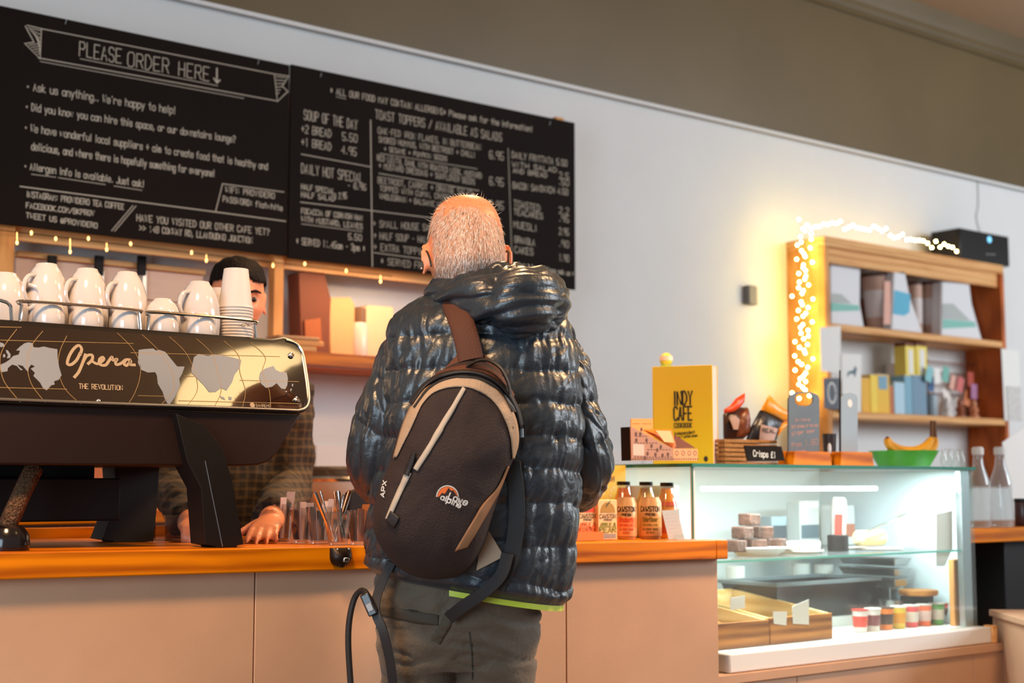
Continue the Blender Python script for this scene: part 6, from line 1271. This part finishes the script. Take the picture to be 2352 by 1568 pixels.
# ------- backpack
bpk = thing('backpack', 'dark brown day pack with tan trim slung on the customer\'s left shoulder', 'backpack', W(1030, 1320, -.2))
M_bp = mat('pack_brown', (46, 29, 24), .8, bump=.35, bscale=300, var=.08, vscale=12); M_bpw = mat('pack_rust', (92, 48, 29), .7, bump=.3, bscale=300); M_bpt = mat('pack_tan', (176, 146, 118), .7, bump=.25, bscale=260); M_bpp = mat('pack_piping', (188, 170, 150), .6); M_bpk = mat('pack_black', (34, 26, 24), .6)
DB = 2.74; oc = [(1000, 862), (1040, 836), (1090, 826), (1140, 846), (1172, 890), (1190, 940), (1194, 990), (1184, 1040), (1160, 1100), (1134, 1178), (1108, 1258), (1066, 1316), (1002, 1330), (940, 1318), (894, 1284), (862, 1230), (857, 1180), (870, 1120), (892, 1070), (908, 1015), (930, 955), (962, 898)]
O = cr([V((x, y, 0)) for x, y in oc], 8, True); c2 = V((1040, 1080, 0)); rings = []
for sc, D in ((.93, DB+.052), (.985, DB+.04), (1.0, DB+.022), (.985, DB+.004), (.955, DB-.016), (.91, DB-.032), (.84, DB-.046), (.74, DB-.058), (.60, DB-.068), (.44, DB-.075), (.28, DB-.079), (.14, DB-.081)):
    ring = []
    for p in O:
        q = c2+(p-c2)*sc; w_ = at(q.x, q.y, D); ring.append(w_+FW*(nz(q.x*.011, q.y*.011, 2)*.010*min(1, (1.02-sc)*5)+.004*nz(q.x*.03, q.y*.03, 5)*min(1, (1.0-sc)*8 if sc < 1 else 0)))
    rings.append(ring)
body = MB().loft(rings).build('pack_body', M_bp, bpk, angle=180)
bb = bvh_of(body); DBm = DB-.05
patch(bb, [(906, 1052), (934, 958), (972, 900), (1030, 872), (1100, 872), (1150, 906), (1180, 956), (1188, 1010), (1178, 1052)], [(914, 1050), (946, 985), (972, 930), (1008, 898), (1068, 890), (1118, 910), (1150, 948), (1170, 1000), (1174, 1052)], 60, 5, .0022, DBm).build('tan_arch', M_bpt, bpk, solid=.0015)
patch(bb, [(950, 912), (985, 872), (1040, 846), (1100, 842), (1150, 866), (1178, 908)], [(966, 902), (998, 868), (1040, 854), (1100, 858), (1146, 884), (1172, 920)], 40, 4, .0026, DBm).build('rust_yoke', M_bpw, bpk, solid=.0015)
z1 = strip(bb, [(948, 930), (985, 884), (1040, 860), (1102, 862), (1152, 892), (1182, 942), (1192, 984)], 7, .0042, 2, DBm and 40, DBm); z1.build('zip_cord', M_bpk, bpk, solid=.003)
strip(bb, [(955, 938), (990, 893), (1040, 870), (1100, 872), (1146, 900), (1174, 946)], 3, .0042, 2, 40, DBm).build('zip_edge', M_bpk, bpk, solid=.002)
strip(bb, [(1067, 892), (1040, 938), (1008, 992), (980, 1040), (956, 1078)], [9, 13, 12], .0025, 2, 40, DBm).build('piping', M_bpp, bpk, solid=.0015)
strip(bb, [(940, 1084), (922, 1124), (906, 1160), (892, 1192)], [14, 12, 10], .0025, 2, 40, DBm).build('piping', M_bpp, bpk, solid=.0015)
strip(bb, [(955, 1040), (946, 1066), (936, 1092)], [10, 14, 12], .005, 2, 20, DBm).build('zip_garage', M_bpk, bpk, solid=.003)
patch(bb, [(900, 1172), (920, 1188)], [(888, 1196), (908, 1212)], 6, 6, .003, DBm).build('rubber_tab', M_bpk, bpk, solid=.002)
patch(bb, [(1164, 1068), (1140, 1118), (1108, 1156), (1078, 1206), (1044, 1264)], [(1166, 1070), (1146, 1122), (1124, 1164), (1098, 1210), (1072, 1254)], 30, 4, .0024, DBm).build('side_flash', mat('pack_bronze', (150, 104, 68), .65), bpk, solid=.0015)
# strap over the left shoulder, grab loop, straps
bj = bvh_of(jk, slL)
for o in jk.children:
    pass
M_strap = mat('strap_rust', (82, 43, 26), .75, bump=.35, bscale=300)
Q = cr([at(1024, 656, 2.95), at(1030, 668, 2.91), at(1046, 704, 2.835), at(1060, 740, 2.795), at(1072, 780, 2.772), at(1082, 828, 2.755)], 10); rg = []
for i, p in enumerate(Q):
    t = (Q[min(i+1, len(Q)-1)]-Q[max(i-1, 0)]).normalized(); s_ = t.cross(FW).normalized()*.0245; n_ = s_.cross(t).normalized(); n_ = n_ if n_.dot(FW) < 0 else -n_
    rg.append([p+s_*a+n_*b for a, b in ((-1, -.004), (1, -.004), (1.02, .002), (.9, .006), (.5, .0085), (0, .0092), (-.5, .0085), (-.9, .006), (-1.02, .002))])
MB().loft(rg).build('shoulder_strap', M_strap, bpk, angle=60)
mb = MB(); P = [at(1042, 838, DB+.06), at(1040, 850, DB+.02)]
mb.poly3([at(1002, 866, DB+.02), at(1052, 812, DB+.04), at(1110, 810, DB+.04), at(1160, 862, DB+.02), at(1080, 860, DB+.005)], -FW, .006); mb.build('strap_anchor', M_bpw, bpk, bevel=.002)
P = cr([at(1062, 862, DB-.005), at(1078, 838, DB-.028), at(1112, 826, DB-.036), at(1146, 842, DB-.034), at(1166, 876, DB-.03), at(1172, 905, DB-.03)], 10)
rg = []
for i, p in enumerate(P):
    t = (P[min(i+1, len(P)-1)]-P[max(i-1, 0)]).normalized(); s_ = t.cross(FW).normalized(); rg.append([p+FW*(.012*math.cos(a))+s_*(.0035*math.sin(a)) for a in [2*PI*k/10 for k in range(10)]])
MB().loft(rg).build('grab_loop', M_bpk, bpk)
def wcord(pts, r, nm, m_, par=bpk): return MB().tube(cr([at(*p) for p in pts], 8), r, 8).build(nm, m_, par)
wcord([(1150, 898, DB-.026), (1166, 918, DB-.03), (1184, 944, DB-.022)], .0036, 'zip_pull', M_chrome); wcord([(1158, 886, DB-.024), (1172, 906, DB-.028)], .0042, 'zip_slider', M_chrome)
wcord([(1184, 944, DB-.022), (1194, 965, DB-.01), (1197, 985, DB+.0)], .003, 'pull_cord', M_bpk); wcord([(1197, 984, DB), (1198, 1004, DB)], .0045, 'cord_end', mat('cord_grey', (130, 150, 160), .5))
# compression tab, side shadow strip and lower straps
MB().poly3([at(1122, 1218, DB+.03), at(1158, 1277, DB+.02), at(1094, 1310, DB+.02), at(1100, 1268, DB+.028)], -FW, .004).build('tan_tab', M_bpt, bpk, bevel=.001)
def web(pts, w, nm, m_=M_bpk, th=.003):
    Q = cr([at(*p) for p in pts], 10); rg = []
    for i, p in enumerate(Q):
        t = (Q[min(i+1, len(Q)-1)]-Q[max(i-1, 0)]).normalized(); s_ = t.cross(FW).normalized(); rg.append([p+s_*(w*a)+FW*(th*b) for a, b in ((-1, -1), (1, -1), (1, 1), (-1, 1))])
    return MB().loft(rg).build(nm, m_, bpk, bevel=.001)
web([(1176, 1060, 2.77), (1186, 1140, 2.768), (1184, 1220, 2.765), (1170, 1290, 2.765), (1140, 1350, 2.765)], .016, 'side_shadow_strip')  # black strip put in for the dark shadow right of the bag
web([(1166, 1270, 2.755), (1150, 1320, 2.745), (1110, 1360, 2.745), (1060, 1395, 2.76), (1030, 1420, 2.775)], .012, 'hip_strap')
web([(900, 1290, 2.80), (872, 1350, 2.79), (862, 1400, 2.775), (880, 1450, 2.765), (896, 1520, 2.77), (905, 1590, 2.78)], .009, 'waist_strap')
wcord([(862, 1402, 2.77), (846, 1370, 2.78), (832, 1356, 2.80), (815, 1372, 2.81), (803, 1420, 2.81), (800, 1480, 2.81), (806, 1580, 2.81)], .0062, 'loose_strap', M_bpk)
mb = MB(); A_, B_ = at(836, 1362, 2.775), at(858, 1412, 2.765); d = (B_-A_).normalized(); s_ = d.cross(FW).normalized(); mb.obox(A_.lerp(B_, .5), d, s_, FW, (B_-A_).length*.5, .0095, .005); o = mb.build('buckle', mat('buckle_black', (40, 36, 36), .3), bpk, bevel=.003)
MB().obox(A_.lerp(B_, .62)-FW*.006, d, s_, FW, .008, .006, .002).build('buckle_clip', mat('buckle_grey', (130, 126, 124), .3), o, bevel=.001)
# emblem: half sun, ridge and two words
def bpx(x, y, off=.0030): return onto(bb, x, y, off, DBm)
mb = MB(); cx, cy, R_ = 1031, 1140, 25; ang = .12
arcp = [(cx+R_*math.cos(PI+a)-3, cy+R_*1.05*math.sin(PI+a)) for a in [PI*k/20 for k in range(21)]]
mb.cur = 0; strip_pts = [bpx(*p, .0034) for p in arcp]
def fan(mbx, pts, c, off): C_ = bpx(*c, off); Q = [bpx(*p, off) for p in pts]; mbx.add([C_]+Q, [(0, i+1, i+2) for i in range(len(Q)-1)])
ins = [(cx-3+(x-cx+3)*.9, cy+(y-cy)*.9) for x, y in arcp]
mo = MB(); fan(mo, ins, (cx-3, cy-2), .0030); mo.build('emblem_sun', mat('emblem_orange', (236, 110, 40), .6), bpk, normals=False)
ridge = [(1007, 1141), (1016, 1130), (1022, 1133), (1031, 1119), (1037, 1126), (1041, 1124), (1052, 1141)]
mo = MB(); fan(mo, ridge, (1030, 1142), .0036); mo.build('emblem_ridge', M_bp, bpk, normals=False)
mb = MB(); mb.grid([[bpx(cx-3+(x-cx+3)*f_, cy+(y-cy)*f_, .0036) for x, y in arcp] for f_ in (.94, 1.02)])
def bag_text(t, x0, y0, x1, y1, hpx, th):
    P0, P1 = V((x0, -y0, 0)), V((x1, -y1, 0)); pr = lambda p: bpx(p.x, -p.y, .0042); u = (P1-P0).normalized(); write(mb, t, P0, P1, V((-u.y, u.x, 0)), ZZ, th, hpx, 0, proj=pr)
bag_text('Lowe', 1030, 1143, 1070, 1159, 14, 2.5); bag_text('alpine', 1012, 1145, 1056, 1165, 13, 2.4)
mb.build('emblem_lettering', mat('emblem_white', (236, 226, 216), .6), bpk, smooth=False, normals=False)
mb = MB(); P0, P1 = V((886, -1142, 0)), V((892, -1106, 0)); write(mb, 'APX', P0, P1, V((-1, .17, 0)), ZZ, 1.7, 8, 0, proj=lambda p: bpx(p.x, -p.y, .004)); mb.build('side_lettering', M_letw, bpk, smooth=False, normals=False)
# ------- the barista
DBa = 4.14; KB = DBa/FPX
def Bq(px, py, dd=0.0): return at(px, py, DBa+dd)
hb = Bq(544, 692, 0); yaw = hy+PI-.02+.42
BM = Matrix.Translation(hb) @ Matrix.Rotation(yaw, 4, 'Z') @ Matrix.Rotation(-.10, 4, 'X') @ Matrix.Scale(1.0, 4)
mb = MB(); head_mesh(mb, BM); ear_mesh(mb, BM, -1, .3); ear_mesh(mb, BM, 1, .3)
n0 = BM @ V((0, -.012, -.06)); n1 = Bq(548, 850, .03); mb.tube([n0, n0.lerp(n1, .5), n1], [.054, .055, .075], 20)
brow = [(830, 548, 55, .06), (870, 545, 130, .09), (960, 540, 135, .11), (1080, 530, 128, .115), (1240, 530, 125, .115), (1400, 530, 128, .12), (1500, 530, 120, .11)]
mb.loft([ringxy(Bq(cx, y, .03), RT, FH, hw*KB, b, 28) for y, cx, hw, b in brow])
Bls, Ble, Blw = Bq(660, 885, .02), Bq(668, 1115, -.02), Bq(615, 1178, -.36)
Brs, Bre, Brw = Bq(430, 885, .02), Bq(400, 1110, -.05), Bq(440, 1200, -.44)
zct = ctop(1.3)
Blw = onZ(622, 1196, zct+.045); Brw = onZ(440, 1206, zct+.035)
for S_, E_, H_ in ((Bls, Ble, Blw), (Brs, Bre, Brw)):
    P = cr([S_, S_.lerp(E_, .5), E_, E_.lerp(H_, .5), H_], 5); n_ = len(P); mb.tube(P, [.056-.026*i/(n_-1) for i in range(n_)], 14)
def hand_to(wr, tg, up, side, curl): d = V(tg)-V(wr); hand_mesh(mb, wr, d, up, side, curl, .92)
t1 = onZ(590, 1236, zct+.012); hand_to(Blw, t1, ZZ*.8-FH*.5, 1, .22)
t2_ = onZ(478, 1222, zct+.03); hand_to(Brw, t2_, ZZ, -1, .95)
for px in (490, 570):
    h_ = Bq(px, 1480, .03); mb.tube([h_, V((h_.x, h_.y, .5)), V((h_.x, h_.y, .06))], [.085, .06, .042], 14)
bar = mb.build('person', skin); tag(bar, 'dark haired person in a dark checked shirt behind the cups with hands on the worktop', 'person'); apply_remesh(bar, .006, 2)
# hair cap, eyes, brows
mb = MB(); idx = {}; me = bar.data; BMi = BM.inverted()
def hb_(l): return l.z > .052-.9*max(0, -l.y+.02)-.02*sm(0, .03, -l.y) and l.z > -.06 and (l.y < .088 or l.z > .062) and not (abs(l.x) > .066 and l.z < .03 and l.y > -.03)
for p in me.polygons:
    ls = [BMi @ me.vertices[i].co for i in p.vertices]
    if all(abs(l.x) < .085 and l.length < .16 and hb_(l) for l in ls):
        f_ = []
        for i in p.vertices:
            if i not in idx: l = BMi @ me.vertices[i].co; idx[i] = len(mb.v); mb.v.append(me.vertices[i].co+me.vertices[i].normal*(.006+.004*sm(.0, .1, l.z)+.004*nz(l.x*60, l.y*60, l.z*30)))
            f_.append(idx[i])
        mb.f.append(f_); mb.mi.append(0)
mb.build('hair', mat('dark_hair', (20, 12, 9), .7, spec=.15, bump=.6, bscale=120), bar, solid=-.006, normals=False)
for s_ in (-1, 1):
    c = BM @ V((s_*.031, .0775, .006)); mb = MB(); mb.ball(c, .0112, n=18, m=12); mb.cur = 1; fd = (BM.to_3x3() @ V((0, 1, -.1))).normalized(); u = fd.orthogonal().normalized(); v = fd.cross(u); mb.lathe([(.0076, .0084), (.005, .0106), (.0005, .0114)], c, 14, (u, v, fd)); mb.build('eye', [mat('eye_white', (160, 128, 110), .25), mat('iris_dark', (36, 22, 16), .2)], bar)
    mb = MB(); mb.tube(cr([BM @ V((s_*.014, .096, .024)), BM @ V((s_*.032, .097, .030)), BM @ V((s_*.050, .084, .025))], 5), [.002+.0018*math.sin(PI*(i+1)/13) for i in range(11)], 8); mb.build('eyebrow', mat('dark_hair', (44, 30, 24)), bar)
# checked shirt
def plaid():
    m_ = mat('checked_shirt', (52, 40, 30), .85); nt = m_.node_tree; b = nt.nodes['Principled BSDF']; tc = nt.nodes.new('ShaderNodeTexCoord'); mix = None
    def band(axis, sc, w_, col, prev):
        wv = nt.nodes.new('ShaderNodeTexWave'); wv.bands_direction = axis; wv.inputs['Scale'].default_value = sc; wv.inputs['Distortion'].default_value = 1.5; wv.inputs['Detail Scale'].default_value = 1.5; nt.links.new(tc.outputs['Object'], wv.inputs['Vector'])
        g = nt.nodes.new('ShaderNodeMath'); g.operation = 'GREATER_THAN'; g.inputs[1].default_value = w_; nt.links.new(wv.outputs['Fac'], g.inputs[0])
        ml = nt.nodes.new('ShaderNodeMath'); ml.operation = 'MULTIPLY'; ml.inputs[1].default_value = .30; nt.links.new(g.outputs[0], ml.inputs[0])
        mx = nt.nodes.new('ShaderNodeMix'); mx.data_type = 'RGBA'; nt.links.new(ml.outputs[0], mx.inputs['Factor'])
        if prev: nt.links.new(prev.outputs['Result'], mx.inputs['A'])
        else: mx.inputs['A'].default_value = (*lin((38, 28, 20)), 1)
        mx.inputs['B'].default_value = (*lin(col), 1); return mx
    a = band('Z', 13, .72, (110, 82, 48), None); a = band('X', 13, .72, (104, 80, 48), a); a = band('Z', 26, .9, (26, 22, 20), a); nt.links.new(a.outputs['Result'], b.inputs['Base Color']); return m_
M_shirt = plaid(); mb = MB()
mb.loft([ringxy(Bq(cx, y, .03), RT, FH, hw*KB+.016, b+.016, 28) for y, cx, hw, b in [(848, 547, 72, .075), (868, 545, 132, .092)]+brow[2:6]])
for S_, E_, H_ in ((Bls, Ble, Blw), (Brs, Bre, Brw)):
    P = cr([S_, S_.lerp(E_, .5), E_, E_.lerp(H_, .5), E_.lerp(H_, .93)], 6); n_ = len(P); mb.tube(P, [.078-.030*i/(n_-1)+.004*math.sin(i*1.7) for i in range(n_)], 18)
shirt = mb.build('checked_shirt', M_shirt, bar); apply_remesh(shirt, .009, 3)
for v in shirt.data.vertices: p = v.co; v.co = p+v.normal*(nz(p.x*16, p.y*16, p.z*22)*.010+.004*nz(p.x*40, p.y*40, p.z*50))
mb = MB()
for px in (490, 570):
    h_ = Bq(px, 1480, .03); mb.tube([h_+ZZ*.1, h_, V((h_.x, h_.y, .5)), V((h_.x, h_.y, .09))], [.11, .1, .075, .06], 16)
mb.build('dark_trousers', M_blackm, bar)
for px in (490, 570):
    h_ = Bq(px, 1480, .03); MB().loft([[V((h_.x, h_.y, 0))-FH*t+RT*(hw*math.cos(a))+ZZ*(ht*(.5+.5*math.sin(a))+.001) for a in [2*PI*k/14 for k in range(14)]] for t, hw, ht in ((-.06, .03, .07), (0, .042, .08), (.1, .046, .05), (.17, .03, .03))]).build('shoe', M_black, bar)
# ---------------------------------------------------------------- light
def area(name, loc, tgt, size, power, col, sy=None, spread=None):
    l = bpy.data.lights.new(name, 'AREA'); l.energy = power; l.color = col; l.size = size
    if sy: l.shape = 'RECTANGLE'; l.size_y = sy
    if spread: l.spread = spread
    o = bpy.data.objects.new(name, l); COL.objects.link(o); o.location = loc; o.rotation_euler = (V(tgt)-V(loc)).to_track_quat('-Z', 'Y').to_euler(); return o
WARM = (1, .62, .32); COOL = (.82, .92, 1.0); NEU = (1, .93, .86)
w = bpy.data.worlds.new('world'); SC.world = w; w.use_nodes = True; bg = w.node_tree.nodes['Background']; bg.inputs[0].default_value = (.80, .82, .88, 1); bg.inputs[1].default_value = .30
area('daylight_window_right', (8.6, -1.6, 2.9), (4.6, 4.8, 1.9), 3.6, 320, COOL, 2.0)
area('daylight_door_right', (9.6, 2.6, 1.6), (7.0, 4.85, 1.4), 1.4, 18, COOL, 2.0)
area('daylight_window_left', (-1.7, .6, 1.5), (1.8, 2.4, 1.2), 1.6, 85, (.62, .83, 1.0), 1.8)
area('ceiling_lamp_front', (3.5, 1.5, 2.9), (2.3, 2.7, .6), .4, 24, WARM, spread=1.7)
area('ceiling_lamp_bar', (2.8, 3.5, 3.2), (2.2, 3.0, 1.0), .35, 17, WARM, spread=1.6)
area('ceiling_lamp_left', (.5, 1.7, 2.8), (1.2, 2.7, .8), .35, 19, WARM, spread=1.7)
area('string_glow_fill', (2.9, 4.5, 1.93), (2.9, 4.6, 1.2), .5, 3, (1, .6, .28), .06)  # added light standing in for the string bulbs' warm glow below the boards
a_ = area('case_lamp', ((XC+XR)/2, CY+.09, 1.158), ((XC+XR)/2, CY+.09, .6), 1.1, 17, (.82, .96, 1.0), .05); a_.rotation_euler = (0, 0, 0)

# lamp added out of view and shaped for the cream reflection in the machine
def mirror(x, y, Y): p = onP(x, y, .003); d = p-CAM; d = d-PN*(2*d.dot(PN)); return p+d*((Y-p.y)/d.y)
fin = Z3([(1345, 1215), (1338, 1150), (1350, 1080), (1390, 1015), (1470, 940), (1580, 865), (1720, 805), (1880, 772), (2040, 762), (2160, 775), (2255, 820), (2270, 862), (2200, 880), (2110, 950), (2040, 1040), (1990, 1140), (1965, 1215), (1955, 1250), (1500, 1232)])
P = [mirror(x, y, 1.0) for x, y in fin]
lt = thing('reflected_glow_fin', 'unseen added cream fin lamp mirrored in the right end of the espresso machine front', 'emitter', sum(P, V())/len(P))
mb = MB(); mb.poly3(P, (0, -1, 0), .03); mb.build('fin_sheet', mat('cream_glow', (255, 214, 150), .6, emit=11), lt)
c = max(P, key=lambda q: q.z); MB().tube([c+V((0, -.015, -.01)), V((c.x, c.y-.015, zt+.11))], .004, 6).build('cord', M_blackm, lt)  # cord added with the unseen fin
